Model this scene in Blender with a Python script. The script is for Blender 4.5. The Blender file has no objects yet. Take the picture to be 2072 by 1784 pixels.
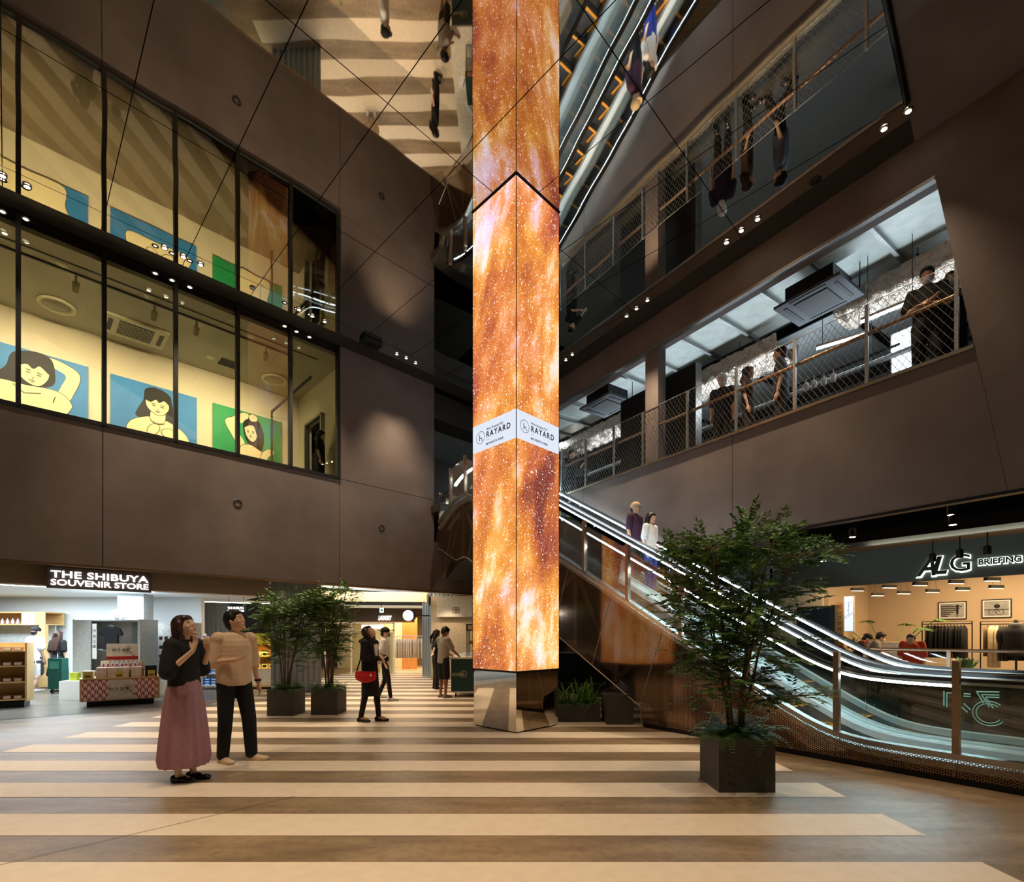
import bpy, bmesh, math, random
from mathutils import Vector, Matrix, Euler
random.seed(11)
PI = math.pi
S = bpy.context.scene
COL = S.collection

# ------------------------------------------------------------------ camera, world, exposure
F_PX, HOR, CAMH = 1020.0, 1285.0, 1.45          # focal length and horizon of the 2072x1784 frame, eye height
cam = bpy.data.cameras.new('camera')
cam.sensor_fit = 'HORIZONTAL'; cam.sensor_width = 36.0
cam.lens = F_PX * 36.0 / 2072.0
cam.shift_y = (HOR - 892.0) / 2072.0
cam.clip_start = 0.05; cam.clip_end = 200
camo = bpy.data.objects.new('camera', cam); COL.objects.link(camo)
camo.location = (0, 0, CAMH); camo.rotation_euler = (PI / 2, 0, 0)
S.camera = camo
w = bpy.data.worlds.new('world'); S.world = w; w.use_nodes = True
w.node_tree.nodes['Background'].inputs[0].default_value = (0.9, 0.8, 0.7, 1)
w.node_tree.nodes['Background'].inputs[1].default_value = 0.012
S.view_settings.view_transform = 'Standard'
S.view_settings.look = 'None'
S.view_settings.exposure = 0.22
S.view_settings.gamma = 1.0
S.view_settings.use_curve_mapping = False

def lin(c):
    return tuple(((v / 255.0) / 12.92 if v / 255.0 <= 0.04045 else ((v / 255.0 + 0.055) / 1.055) ** 2.4) for v in c)

def area(name, loc, rot, size, power, col, spread=PI):
    l = bpy.data.lights.new(name, 'AREA'); l.shape = 'RECTANGLE'; l.size, l.size_y = size
    l.energy = power; l.color = col; l.spread = spread
    o = bpy.data.objects.new(name, l); COL.objects.link(o); o.location = loc; o.rotation_euler = rot
    return o
def spot(name, loc, power, col, ang=70, blend=0.6, tilt=(0, 0, 0), r=0.04):
    l = bpy.data.lights.new(name, 'SPOT'); l.energy = power; l.color = col
    l.spot_size = math.radians(ang); l.spot_blend = blend; l.shadow_soft_size = r
    o = bpy.data.objects.new(name, l); COL.objects.link(o); o.location = loc; o.rotation_euler = tilt
    return o

# ------------------------------------------------------------------ surveyed frames of the building
class Frame:
    """local x along a wall, local y horizontal normal, z up"""
    def __init__(s, ox, oy, dx, dy):
        l = math.hypot(dx, dy); s.o = Vector((ox, oy)); s.d = Vector((dx / l, dy / l)); s.n = Vector((-dy / l, dx / l))
        s.ang = math.atan2(dy, dx)
    def w(s, x, y, z=0.0):
        p = s.o + s.d * x + s.n * y
        return Vector((p.x, p.y, z))
    def hit(s, px, py, off=0.0):
        """sight line through a pixel of the survey photo meets the vertical plane y=off: (x, z)"""
        k = (px - 1036.0) / F_PX; m = (HOR - py) / F_PX
        Y = ((s.o + s.n * off).dot(s.n)) / (Vector((k, 1.0)).dot(s.n))
        P = Vector((k * Y, Y)); return ((P - s.o).dot(s.d), CAMH + m * Y)
def G(px, py, z=0.0):
    Y = (z - CAMH) * F_PX / (HOR - py)
    return Vector(((px - 1036.0) / F_PX * Y, Y, z))
LW = Frame(-8.06, 7.94, 1.0235, 1.0)        # left wall, y>0 is inside the gallery
RW = Frame(5.84, 6.52, 0.663, -1.0)         # right wall, x grows towards the viewer, y>0 is behind the wall
ES = Frame(4.59, 4.52, -0.597, 0.802)       # escalator, x goes up and away, y<0 is towards the right wall
CG = Frame(0, 0, 1, 1)                      # ceiling grid
CEIL, F2 = 8.26, 4.95

# ------------------------------------------------------------------ materials
MATS = {}
def mat(name, col, rough=0.6, metal=0.0, nscale=None, namt=0.12, bump=0.0, emit=0.0, ecol=None, spec=0.5, alpha=None, trans=0.0, ior=1.45, coat=0.0):
    if name in MATS: return MATS[name]
    m = bpy.data.materials.new(name); m.use_nodes = True; nt = m.node_tree; b = nt.nodes['Principled BSDF']
    c = lin(col)
    b.inputs['Roughness'].default_value = rough; b.inputs['Metallic'].default_value = metal
    b.inputs['Specular IOR Level'].default_value = spec; b.inputs['IOR'].default_value = ior
    b.inputs['Transmission Weight'].default_value = trans; b.inputs['Coat Weight'].default_value = coat
    tc = nt.nodes.new('ShaderNodeTexCoord'); nz = nt.nodes.new('ShaderNodeTexNoise')
    nz.inputs['Scale'].default_value = nscale or 14.0; nz.inputs['Detail'].default_value = 5
    nt.links.new(tc.outputs['Object'], nz.inputs['Vector'])
    rp = nt.nodes.new('ShaderNodeValToRGB'); a = namt
    rp.color_ramp.elements[0].position = 0.3; rp.color_ramp.elements[1].position = 0.7
    rp.color_ramp.elements[0].color = (*[max(0, v * (1 - a)) for v in c], 1)
    rp.color_ramp.elements[1].color = (*[min(1, v * (1 + a)) for v in c], 1)
    nt.links.new(nz.outputs['Fac'], rp.inputs['Fac']); nt.links.new(rp.outputs['Color'], b.inputs['Base Color'])
    if bump:
        bp = nt.nodes.new('ShaderNodeBump'); bp.inputs['Strength'].default_value = bump; bp.inputs['Distance'].default_value = 0.01
        nt.links.new(nz.outputs['Fac'], bp.inputs['Height']); nt.links.new(bp.outputs['Normal'], b.inputs['Normal'])
    if emit:
        b.inputs['Emission Color'].default_value = (*lin(ecol or col), 1); b.inputs['Emission Strength'].default_value = emit
    MATS[name] = m; return m
def glassmat(name, tint=(225, 240, 235), refl=1.0, rough=0.0):
    """thin sheet glass: clear with fresnel reflection"""
    if name in MATS: return MATS[name]
    m = bpy.data.materials.new(name); m.use_nodes = True; nt = m.node_tree; nt.nodes.clear()
    out = nt.nodes.new('ShaderNodeOutputMaterial'); mx = nt.nodes.new('ShaderNodeMixShader')
    tr = nt.nodes.new('ShaderNodeBsdfTransparent'); gl = nt.nodes.new('ShaderNodeBsdfGlossy'); fr = nt.nodes.new('ShaderNodeFresnel')
    tr.inputs['Color'].default_value = (*lin(tint), 1); gl.inputs['Roughness'].default_value = rough
    fr.inputs['IOR'].default_value = 1.5
    mu = nt.nodes.new('ShaderNodeMath'); mu.operation = 'MULTIPLY'; mu.use_clamp = True; mu.inputs[1].default_value = refl
    nt.links.new(fr.outputs[0], mu.inputs[0]); nt.links.new(mu.outputs[0], mx.inputs[0])
    nt.links.new(tr.outputs[0], mx.inputs[1]); nt.links.new(gl.outputs[0], mx.inputs[2]); nt.links.new(mx.outputs[0], out.inputs[0])
    MATS[name] = m; return m
def mathn(nt, op, a, b=None, c=None):
    n = nt.nodes.new('ShaderNodeMath'); n.operation = op
    for i, v in enumerate((a, b, c)):
        if v is None: continue
        if isinstance(v, (int, float)): n.inputs[i].default_value = v
        else: nt.links.new(v, n.inputs[i])
    return n.outputs[0]

# ------------------------------------------------------------------ mesh builder
class MB:
    def __init__(s): s.v = []; s.f = []; s.mi = []; s.cur = 0; s.smooth = []
    def add(s, vs, fs, sm=False):
        b = len(s.v); s.v += [tuple(v) for v in vs]
        for f in fs: s.f.append(tuple(i + b for i in f)); s.mi.append(s.cur); s.smooth.append(sm)
        return s
    def box(s, c, d, rz=0.0, M=None):
        x, y, z = d[0] / 2, d[1] / 2, d[2] / 2
        vs = [Vector((a * x, b_ * y, c_ * z)) for a in (-1, 1) for b_ in (-1, 1) for c_ in (-1, 1)]
        if rz: R = Matrix.Rotation(rz, 3, 'Z'); vs = [R @ v for v in vs]
        if M: vs = [M @ v for v in vs]
        vs = [v + Vector(c) for v in vs]
        return s.add(vs, [(0, 1, 3, 2), (4, 6, 7, 5), (0, 4, 5, 1), (2, 3, 7, 6), (0, 2, 6, 4), (1, 5, 7, 3)])
    def bx(s, x0, x1, y0, y1, z0, z1):
        return s.box(((x0 + x1) / 2, (y0 + y1) / 2, (z0 + z1) / 2), (abs(x1 - x0), abs(y1 - y0), abs(z1 - z0)))
    def tube(s, pts, r, n=8, cap=True, sm=True):
        pts = [Vector(p) for p in pts]; rs = r if isinstance(r, (list, tuple)) else [r] * len(pts)
        vs = []; up = None
        for i, p in enumerate(pts):
            t = (pts[min(i + 1, len(pts) - 1)] - pts[max(i - 1, 0)]).normalized()
            if up is None: up = Vector((0, 0, 1)) if abs(t.z) < 0.9 else Vector((1, 0, 0))
            a = t.cross(up); a = a.normalized() if a.length > 1e-6 else Vector((1, 0, 0)); b = a.cross(t).normalized(); up = b
            for k in range(n):
                an = 2 * PI * k / n; vs.append(p + (a * math.cos(an) + b * math.sin(an)) * rs[i])
        fs = []
        for i in range(len(pts) - 1):
            for k in range(n): fs.append((i * n + k, i * n + (k + 1) % n, (i + 1) * n + (k + 1) % n, (i + 1) * n + k))
        s.add(vs, fs, sm)
        if cap: s.add(vs[:n], [tuple(range(n))[::-1]]); s.add(vs[-n:], [tuple(range(n))])
        return s
    def lathe(s, prof, n=20, c=(0, 0, 0), sx=1.0, sy=1.0, cap=True):
        vs = []
        for (r, z) in prof:
            for k in range(n): an = 2 * PI * k / n; vs.append((c[0] + r * sx * math.cos(an), c[1] + r * sy * math.sin(an), c[2] + z))
        fs = [(i * n + k, i * n + (k + 1) % n, (i + 1) * n + (k + 1) % n, (i + 1) * n + k) for i in range(len(prof) - 1) for k in range(n)]
        s.add(vs, fs, True)
        if cap: s.add(vs[:n], [tuple(range(n))[::-1]]); s.add(vs[-n:], [tuple(range(n))])
        return s
    def ball(s, c, r, n=10, m=7, R=None):
        rx, ry, rz = r if isinstance(r, (list, tuple)) else (r, r, r); vs = []
        for i in range(1, m):
            th = PI * i / m
            for k in range(n): an = 2 * PI * k / n; vs.append(Vector((rx * math.sin(th) * math.cos(an), ry * math.sin(th) * math.sin(an), rz * math.cos(th))))
        vs += [Vector((0, 0, rz)), Vector((0, 0, -rz))]; T = len(vs) - 2
        fs = [(i * n + k, (i + 1) * n + k, (i + 1) * n + (k + 1) % n, i * n + (k + 1) % n) for i in range(m - 2) for k in range(n)]
        fs += [(T, k, (k + 1) % n) for k in range(n)] + [(T + 1, (m - 2) * n + (k + 1) % n, (m - 2) * n + k) for k in range(n)]
        if R: vs = [R @ v for v in vs]
        return s.add([v + Vector(c) for v in vs], fs, True)
    def poly(s, pts, thick=0.0, nrm=None):
        pts = [Vector(p) for p in pts]; n = len(pts)
        if not thick: return s.add(pts, [tuple(range(n))])
        if nrm is None: nrm = (pts[1] - pts[0]).cross(pts[2] - pts[0]).normalized()
        q = [p - Vector(nrm) * thick for p in pts]
        return s.add(pts + q, [tuple(range(n)), tuple(range(2 * n - 1, n - 1, -1))] + [(i, i + n, (i + 1) % n + n, (i + 1) % n) for i in range(n)])
    def mesh(s, name, mats):
        me = bpy.data.meshes.new(name); me.from_pydata(s.v, [], s.f)
        for m in (mats if isinstance(mats, (list, tuple)) else [mats]): me.materials.append(m)
        me.polygons.foreach_set('material_index', s.mi); me.polygons.foreach_set('use_smooth', s.smooth)
        me.update()
        bm = bmesh.new(); bm.from_mesh(me); bmesh.ops.recalc_face_normals(bm, faces=bm.faces); bm.to_mesh(me); bm.free()
        return me
    def build(s, name, mats, parent=None, loc=None, rz=0.0):
        return obj(name, s.mesh(name, mats), parent, loc, rz)
def obj(name, me, parent=None, loc=None, rz=0.0):
    o = bpy.data.objects.new(name, me); COL.objects.link(o)
    if parent: o.parent = parent
    if loc is not None: o.location = loc
    if rz: o.rotation_euler = (0, 0, rz)
    return o
def tag(o, label=None, cat=None, group=None, kind=None):
    if label: o['label'] = label
    if cat: o['category'] = cat
    if group: o['group'] = group
    if kind: o['kind'] = kind
    return o
def thing(name, label, cat, loc=(0, 0, 0), rz=0.0, group=None):
    o = bpy.data.objects.new(name, None); COL.objects.link(o); o.empty_display_size = 0.1
    o.location = loc; o.rotation_euler = (0, 0, rz)
    return tag(o, label, cat, group)
def struct(name, mb, m, parent=None, loc=None, rz=0.0, label=None):
    o = mb.build(name, m, parent, loc, rz)
    if not parent: o['kind'] = 'structure'
    if label: o['label'] = label
    return o
def shell(name, loc=(0, 0, 0), rz=0.0, label=None):
    o = bpy.data.objects.new(name, None); COL.objects.link(o); o.location = loc; o.rotation_euler = (0, 0, rz)
    o['kind'] = 'structure'
    if label: o['label'] = label
    return o
def dup(root, loc, rz=None, label=None, group=None, scale=None):
    r = root.copy(); COL.objects.link(r); r.location = loc
    if rz is not None: r.rotation_euler = (0, 0, rz)
    if scale: r.scale = (scale,) * 3
    if label: r['label'] = label
    if group: r['group'] = group
    for ch in list(root.children):
        c = ch.copy(); COL.objects.link(c); c.parent = r
        for g in ch.children: d = g.copy(); COL.objects.link(d); d.parent = c
    return r
def textmesh(s, size, ext=0.004, bold=0.0, shear=0.0, spacing=1.0, align='LEFT', sx=1.0):
    cu = bpy.data.curves.new('t', 'FONT'); cu.body = s; cu.size = size; cu.extrude = ext; cu.offset = bold
    cu.shear = shear; cu.space_character = spacing; cu.align_x = align; cu.align_y = 'BOTTOM_BASELINE'; cu.resolution_u = 3
    o = bpy.data.objects.new('t', cu); COL.objects.link(o)
    dg = bpy.context.evaluated_depsgraph_get(); me = bpy.data.meshes.new_from_object(o.evaluated_get(dg))
    bpy.data.objects.remove(o); bpy.data.curves.remove(cu)
    for v in me.vertices: v.co.x *= sx
    return me
def text(name, s, size, m, parent=None, loc=(0, 0, 0), rot=(PI / 2, 0, 0), **k):
    me = textmesh(s, size, **k); me.materials.clear(); me.materials.append(m)
    o = obj(name, me, parent, loc); o.rotation_euler = rot; return o
# ================================================================== SETTING
def plaster(name, col):
    m = mat(name, col, 0.62, nscale=1.6, namt=0.14, bump=0.02, spec=0.35)
    return m
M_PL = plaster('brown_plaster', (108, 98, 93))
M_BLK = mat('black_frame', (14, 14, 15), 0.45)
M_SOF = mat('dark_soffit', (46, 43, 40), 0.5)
M_STEEL = mat('galvanised_steel', (150, 152, 150), 0.38, 0.85, nscale=30, namt=0.2)
M_SS = mat('brushed_steel', (170, 168, 162), 0.28, 0.95, nscale=8, namt=0.08)
M_WHITE = mat('white_paint', (235, 236, 234), 0.5)
M_CREAM = mat('cream_paint', (232, 222, 190), 0.6)
M_DARK = mat('dark_metal', (30, 31, 33), 0.4, 0.4)
M_LGREY = mat('light_grey_board', (176, 182, 182), 0.55)
M_WOOD = mat('light_wood', (214, 176, 116), 0.5, nscale=6, namt=0.1)
WARM = lin((255, 226, 190)); NEUT = lin((255, 236, 214)); COOL = lin((226, 242, 255))

# ---- floor
def floor_mat():
    m = bpy.data.materials.new('stained_concrete'); m.use_nodes = True; nt = m.node_tree; b = nt.nodes['Principled BSDF']
    tc = nt.nodes.new('ShaderNodeTexCoord'); mp = nt.nodes.new('ShaderNodeMapping'); mp.inputs['Scale'].default_value = (0.55, 2.2, 1)
    mp.inputs['Rotation'].default_value = (0, 0, -0.3)
    n1 = nt.nodes.new('ShaderNodeTexNoise'); n1.inputs['Scale'].default_value = 1.8; n1.inputs['Detail'].default_value = 8; n1.inputs['Roughness'].default_value = 0.62
    n2 = nt.nodes.new('ShaderNodeTexNoise'); n2.inputs['Scale'].default_value = 16; n2.inputs['Detail'].default_value = 6
    nt.links.new(tc.outputs['Object'], mp.inputs['Vector']); nt.links.new(mp.outputs[0], n1.inputs['Vector']); nt.links.new(tc.outputs['Object'], n2.inputs['Vector'])
    r = nt.nodes.new('ShaderNodeValToRGB')
    for p, c in ((0.0, (84, 68, 50)), (0.42, (130, 110, 84)), (0.62, (156, 134, 104)), (1.0, (176, 154, 122))):
        e = r.color_ramp.elements.new(p) if p not in (0.0, 1.0) else r.color_ramp.elements[0 if p == 0 else -1]
        e.position = p; e.color = (*lin(c), 1)
    nt.links.new(n1.outputs['Fac'], r.inputs['Fac'])
    mx = nt.nodes.new('ShaderNodeMix'); mx.data_type = 'RGBA'; mx.blend_type = 'MULTIPLY'; mx.inputs['Factor'].default_value = 0.5
    r2 = nt.nodes.new('ShaderNodeValToRGB'); r2.color_ramp.elements[0].position = 0.3; r2.color_ramp.elements[0].color = (0.55, 0.5, 0.45, 1); r2.color_ramp.elements[1].position = 0.55
    nt.links.new(n2.outputs['Fac'], r2.inputs['Fac']); nt.links.new(r.outputs[0], mx.inputs['A']); nt.links.new(r2.outputs[0], mx.inputs['B'])
    nt.links.new(mx.outputs['Result'], b.inputs['Base Color'])
    b.inputs['Roughness'].default_value = 0.42; b.inputs['Specular IOR Level'].default_value = 0.4
    bp = nt.nodes.new('ShaderNodeBump'); bp.inputs['Strength'].default_value = 0.05; nt.links.new(n2.outputs['Fac'], bp.inputs['Height']); nt.links.new(bp.outputs[0], b.inputs['Normal'])
    return m
M_FLOOR = floor_mat()
fl = struct('floor', MB().add([(-30, -9, 0), (26, -9, 0), (26, 34, 0), (-30, 34, 0)], [(0, 1, 2, 3)]), M_FLOOR, label='brown stained concrete floor with wide pale crossing stripes')
M_STRIPE = mat('stripe_paint', (226, 210, 186), 0.5, nscale=9, namt=0.05)
y = 3.222 - 0.4335 * 4
k = 0
while y < 25:
    sm_ = MB(); n = 8; x0, x1 = -6.35, 3.0
    sm_.add([(x0, y - 0.22, 0.002), (x1, y - 0.22, 0.002), (x1, y + 0.222, 0.002), (x0, y + 0.222, 0.002)], [(0, 1, 2, 3)])
    # paint band between y-0.435 and y
    sm_ = MB().add([(x0, y - 0.44, 0.002), (x1, y - 0.44, 0.002), (x1, y, 0.002), (x0, y, 0.002)], [(0, 1, 2, 3)])
    sm_.build('crossing_stripe', M_STRIPE, fl)
    y += 0.867; k += 1
# saw cut joints in the slab
for pts_ in (((0, 1749), (338, 1671), (598, 1610)), ((640, 1582), (842, 1556))):
    g_ = [G(px, py, .0035) for px, py in pts_]; sj = MB()
    for a_, b_ in zip(g_[:-1], g_[1:]):
        nn = Vector((-(b_ - a_).y, (b_ - a_).x, 0)).normalized() * .0025; sj.add([a_ - nn, b_ - nn, b_ + nn, a_ + nn], [(0, 1, 2, 3)])
    sj.build('floor_joint', mat('joint_dark', (70, 56, 42), .8), fl)
# grey store floor
M_SFL = mat('store_floor', (112, 108, 100), 0.28, nscale=2.2, namt=0.25)
p0 = G(0, 1445); sfl = MB().poly([LW.w(-9, 0.9, 0.004), LW.w(2.6, 0.9, 0.004), LW.w(4.0, 2.4, 0.004), LW.w(4.2, 7, 0.004), LW.w(-9, 7, 0.004)])
struct('floor_store', sfl, M_SFL, label='grey polished floor of the souvenir store')

# ---- mirror ceiling, one panel per sheet
def mirror_mat():
    m = bpy.data.materials.new('bronze_mirror'); m.use_nodes = True; nt = m.node_tree; b = nt.nodes['Principled BSDF']
    b.inputs['Base Color'].default_value = (0.56, 0.54, 0.50, 1); b.inputs['Metallic'].default_value = 1.0; b.inputs['Roughness'].default_value = 0.02
    tc = nt.nodes.new('ShaderNodeTexCoord'); nz = nt.nodes.new('ShaderNodeTexNoise'); nz.inputs['Scale'].default_value = 1.3; nz.inputs['Detail'].default_value = 0
    nt.links.new(tc.outputs['Object'], nz.inputs['Vector'])
    bp = nt.nodes.new('ShaderNodeBump'); bp.inputs['Strength'].default_value = 1.0; bp.inputs['Distance'].default_value = 0.0022
    nt.links.new(nz.outputs['Fac'], bp.inputs['Height']); nt.links.new(bp.outputs[0], b.inputs['Normal'])
    return m
M_MIR = mirror_mat()
def clip(poly, a, n):
    out = []
    for i in range(len(poly)):
        p, q = poly[i], poly[(i + 1) % len(poly)]; dp, dq = (p - a).dot(n), (q - a).dot(n)
        if dp >= 0: out.append(p)
        if dp * dq < 0: out.append(p + (q - p) * (dp / (dp - dq)))
    return out
STRIP = 0.43
trimA = Vector((5.04, 6.43))                                   # where the mirror stops on the right
halves = [(LW.w(0, -STRIP).xy, -LW.n), (RW.w(0, -STRIP).xy, -RW.n), (trimA, CG.n), (Vector((0, -8)), Vector((0, 1)))]
ceil = shell('ceiling', label='mirror ceiling of dark bronze sheets with thin black joints')
bk = [Vector((-30, -8)), Vector((9, -8)), Vector((9, 17)), Vector((-30, 17))]
struct('ceiling_backing', MB().add([(-30, -8, CEIL + 0.05), (9, -8, CEIL + 0.05), (9, 19, CEIL + 0.05), (-30, 19, CEIL + 0.05)], [(0, 1, 2, 3)]), M_BLK, parent=ceil)
for i in range(-12, 16):
    for j in range(-3, 9):
        u0 = 1.108 + 1.167 * i; v0 = 3.33 + 2.36 * j; g = 0.006
        q = [CG.w(a, b_).xy for a, b_ in ((u0 + g, v0 + g), (u0 + 1.167 - g, v0 + g), (u0 + 1.167 - g, v0 + 2.36 - g), (u0 + g, v0 + 2.36 - g))]
        for a, n in halves:
            if len(q) >= 3: q = clip(q, a, n)
        if len(q) < 3 or max(p.y for p in q) < 4.6: continue
        MB().poly([(p.x, p.y, CEIL) for p in q], 0.02, (0, 0, -1)).build('mirror_panel', M_MIR, ceil)
# thin cut line of the panel around the column comes with the column collar
# soffit strips along both walls and soffit right of the mirror
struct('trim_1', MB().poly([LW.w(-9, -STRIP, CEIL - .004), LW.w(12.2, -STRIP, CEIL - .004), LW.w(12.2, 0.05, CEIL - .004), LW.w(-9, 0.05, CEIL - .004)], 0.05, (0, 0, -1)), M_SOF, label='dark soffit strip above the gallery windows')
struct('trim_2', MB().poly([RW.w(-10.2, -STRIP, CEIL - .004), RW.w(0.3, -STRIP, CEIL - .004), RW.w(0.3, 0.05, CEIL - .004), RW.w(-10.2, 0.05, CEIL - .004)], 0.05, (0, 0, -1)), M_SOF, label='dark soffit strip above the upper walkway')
c1 = CG.w(CG.o.x - 12 + 0, 0)
tp = Vector((5.04, 6.43)); tq = tp - Vector((0.7071, 0.7071)) * 12
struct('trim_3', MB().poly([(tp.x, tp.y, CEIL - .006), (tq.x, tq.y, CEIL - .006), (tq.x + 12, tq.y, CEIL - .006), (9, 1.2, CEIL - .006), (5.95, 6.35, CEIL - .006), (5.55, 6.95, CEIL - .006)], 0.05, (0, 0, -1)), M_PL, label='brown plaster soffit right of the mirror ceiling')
struct('trim_4', MB().tube([(tp.x, tp.y, CEIL - .03), (tq.x, tq.y, CEIL - .03)], 0.035, 4), M_BLK, label='black edge trim of the mirror ceiling')

# ---- left wall: panels with recessed joints, gallery ribbon window
wl = shell('wall_left', LW.w(0, 0), LW.ang, label='brown plaster wall with ribbon window above the souvenir store')
SILL, WB = 5.13, 2.65
jx = [-9, -6.1, -3.0, 0.0, 1.262, 5.59]
def lwx(px, py): return LW.hit(px, py)[0]
def panel(mb_name, x0, x1, z0, z1, parent, m=M_PL, g=0.006, t=0.12):
    MB().bx(x0 + g, x1 - g, 0, t, z0 + g, z1 - g).build(mb_name, m, parent)
J1 = lwx(208, 1000); J2 = LW.hit(687, 1000)[0]; J3 = LW.hit(859, 1190)[0]; JE = LW.hit(878, 1000)[0]
xs = [-9.2, J1 - 2 * (J2 - J1), J1 - (J2 - J1), J1, J2]
for a, b_ in zip(xs[:-1], xs[1:]): panel('wall_panel', a, b_, WB, SILL, wl)
panel('wall_panel', J2, JE, WB, SILL, wl); panel('wall_panel', J2, JE, SILL, CEIL, wl)
panel('wall_panel', JE, 12.5, WB, 4.0, wl)
MB().bx(-9.2, 12.5, 0.02, 0.2, WB, 4.0).bx(-9.2, JE, 0.02, 0.2, 4.0, SILL).bx(J2, JE, 0.02, 0.2, SILL, CEIL).build('joint_backing', M_BLK, wl)
MB().bx(-9.2, 12.5, -0.012, 0.2, WB - 0.03, WB).build('bottom_edge', mat('edge_bronze', (120, 96, 70), 0.4, 0.6), wl)
MB().bx(JE - .0, JE + 0.01, 0, 2.8, 4.0, CEIL).build('return_panel', M_PL, wl)
# window
win = shell('window_1', LW.w(0, 0), LW.ang, label='long black framed ribbon window of the gallery')
XL = -9.0; XR = J2
MB().bx(XL, XR, -0.02, 0.08, SILL - 0.03, SILL + 0.04).build('sill_rail', M_BLK, win)
MB().bx(XL, XR, -0.0, 0.08, CEIL - 0.09, CEIL - 0.01).build('head_rail', M_BLK, win)
mul = [LW.hit(px, 700)[0] for px in (37, 211, 356, 481.5, 588.5)]
st = mul[1] - mul[0]; mul = [mul[0] - st * k for k in range(7, 0, -1)] + mul + [XR - 0.03]
for x in mul: MB().bx(x - 0.032, x + 0.032, -0.03, 0.09, SILL, CEIL - .01).build('mullion', M_BLK, win)
M_WG = glassmat('window_glass', (243, 244, 236), 1.5)
pe = [XL] + mul
for a, b_ in zip(pe[:-1], pe[1:]): MB().bx(a + .03, b_ - .03, 0.03, 0.034, SILL + .04, CEIL - .09).build('pane', M_WG, win)
# gallery room
GD, GZ = 2.95, 8.02
gal = shell('wall_gallery', LW.w(0, 0), LW.ang, label='cream room behind the ribbon window')
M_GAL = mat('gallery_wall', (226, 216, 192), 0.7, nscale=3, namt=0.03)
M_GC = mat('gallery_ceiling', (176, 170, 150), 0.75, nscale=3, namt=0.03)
MB().bx(-9, J2 + 0.3, GD, GD + 0.1, F2, GZ).build('back_wall', M_GAL, gal)
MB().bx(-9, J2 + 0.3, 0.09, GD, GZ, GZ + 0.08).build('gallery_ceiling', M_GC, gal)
MB().bx(-9, J2 + 0.3, 0.09, GD, F2 - 0.1, F2).build('gallery_floor', mat('gallery_floor', (112, 100, 78), 0.5), gal)
MB().bx(J2 + 0.2, J2 + 0.3, 0.1, 1.3, F2, GZ).bx(J2 + 0.2, J2 + 0.3, 1.3, GD, 7.1, GZ).bx(J2 + .2, J2 + .3, 2.3, GD, F2, 7.1).build('end_wall', M_GAL, gal)
MB().bx(J2 + 0.1, J2 + 0.2, 1.26, 1.32, F2, 7.13).bx(J2 + 0.1, J2 + 0.2, 2.26, 2.32, F2, 7.13).bx(J2 + 0.1, J2 + 0.2, 1.26, 2.32, 7.07, 7.13).build('door_frame', M_STEEL, gal)
MB().bx(J2 - 0.65, J2 - 0.62, 0.1, 2.6, 7.3, 7.36).bx(J2 - 0.65, J2 - 0.62, 2.56, 2.62, F2, 7.36).build('partition_frame', M_DARK, gal)
for i in range(3):
    l = area('gallery_light', LW.w(-2.2 + 2.9 * i, .9, GZ - 0.1), (.75, 0, LW.ang), (2.2, 0.12), 62, lin((255, 232, 188)), 2.0)
# black holes
for (px, py) in ((481, 1018), (772, 1068)):
    x, z = LW.hit(px, py); h = MB()
    h.lathe([(0.078, -0.004), (0.085, 0.008), (0.07, 0.012), (0.06, -0.002), (0.02, -.002)], 20)
    o = h.build('wall_vent', M_BLK, None, LW.w(x, 0, z)); o.rotation_euler = (PI / 2, 0, LW.ang)
    tag(o, 'round black wall vent %s' % ('below the middle of the ribbon window' if px < 500 else 'right of the ribbon window near the corner'), 'vent')

# ---- right wall with slanted end and walkway opening
CAPZ, HZ, RB = 5.16, 7.62, 3.22
wr = shell('wall_right', RW.w(0, 0), RW.ang, label='brown plaster wall with open upper walkway')
def slant(z): return -0.40 + (8.26 - z) * 0.163
rj = [-10.6, -8.6] + [RW.hit(px, 900)[0] for px in (1482,)]
FARX = RW.hit(1120, 1000)[0] - 1.5
rx = [FARX, RW.hit(1181, 1000)[0], RW.hit(1482, 1000)[0], slant(4.2) + 0.0]
for a, b_ in zip(rx[:-1], rx[1:]):
    q = [(a + .006, 0, RB), (b_ - .006, 0, RB), (b_ - .006, 0, CAPZ - .05), (a + .006, 0, CAPZ - .05)]
    if b_ == rx[-1]: q[1] = (slant(RB) - .006, 0, RB); q[2] = (slant(CAPZ - .05) - .006, 0, CAPZ - .05)
    MB().poly(q, 0.1, (0, -1, 0)).build('wall_panel', M_PL, wr)
MB().poly([(slant(RB), -.012, RB), (7, -.012, RB), (7, -.012, CEIL), (slant(CEIL), -.012, CEIL)], 0.3, (0, -1, 0)).build('wall_panel', M_PL, wr)
MB().poly([(FARX, 0, HZ), (slant(HZ), 0, HZ), (slant(CEIL), 0, CEIL), (FARX, 0, CEIL)], 0.3, (0, -1, 0)).build('header_panel', M_PL, wr)
MB().bx(FARX, slant(HZ), -0.01, 0.08, HZ - 0.05, HZ).build('header_rail', M_STEEL, wr)
MB().bx(FARX, slant(CAPZ), -0.03, 0.17, CAPZ - 0.05, CAPZ).build('parapet_cap', mat('cap_metal', (128, 118, 100), 0.35, 0.7), wr)
MB().bx(FARX, 7, -0.015, 0.12, RB - 0.04, RB).build('bottom_edge', M_DARK, wr)
MB().bx(FARX, 0.1, 0.02, 0.3, RB, F2 + .1).build('joint_backing', M_BLK, wr)
pa = RW.hit(1307, 800, 0.1)[0]; pb = RW.hit(1333, 800, 0.1)[0]
MB().bx(pa, pb, 0.08, 0.32, F2, HZ + .1).build('pillar', M_PL, wr)
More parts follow.
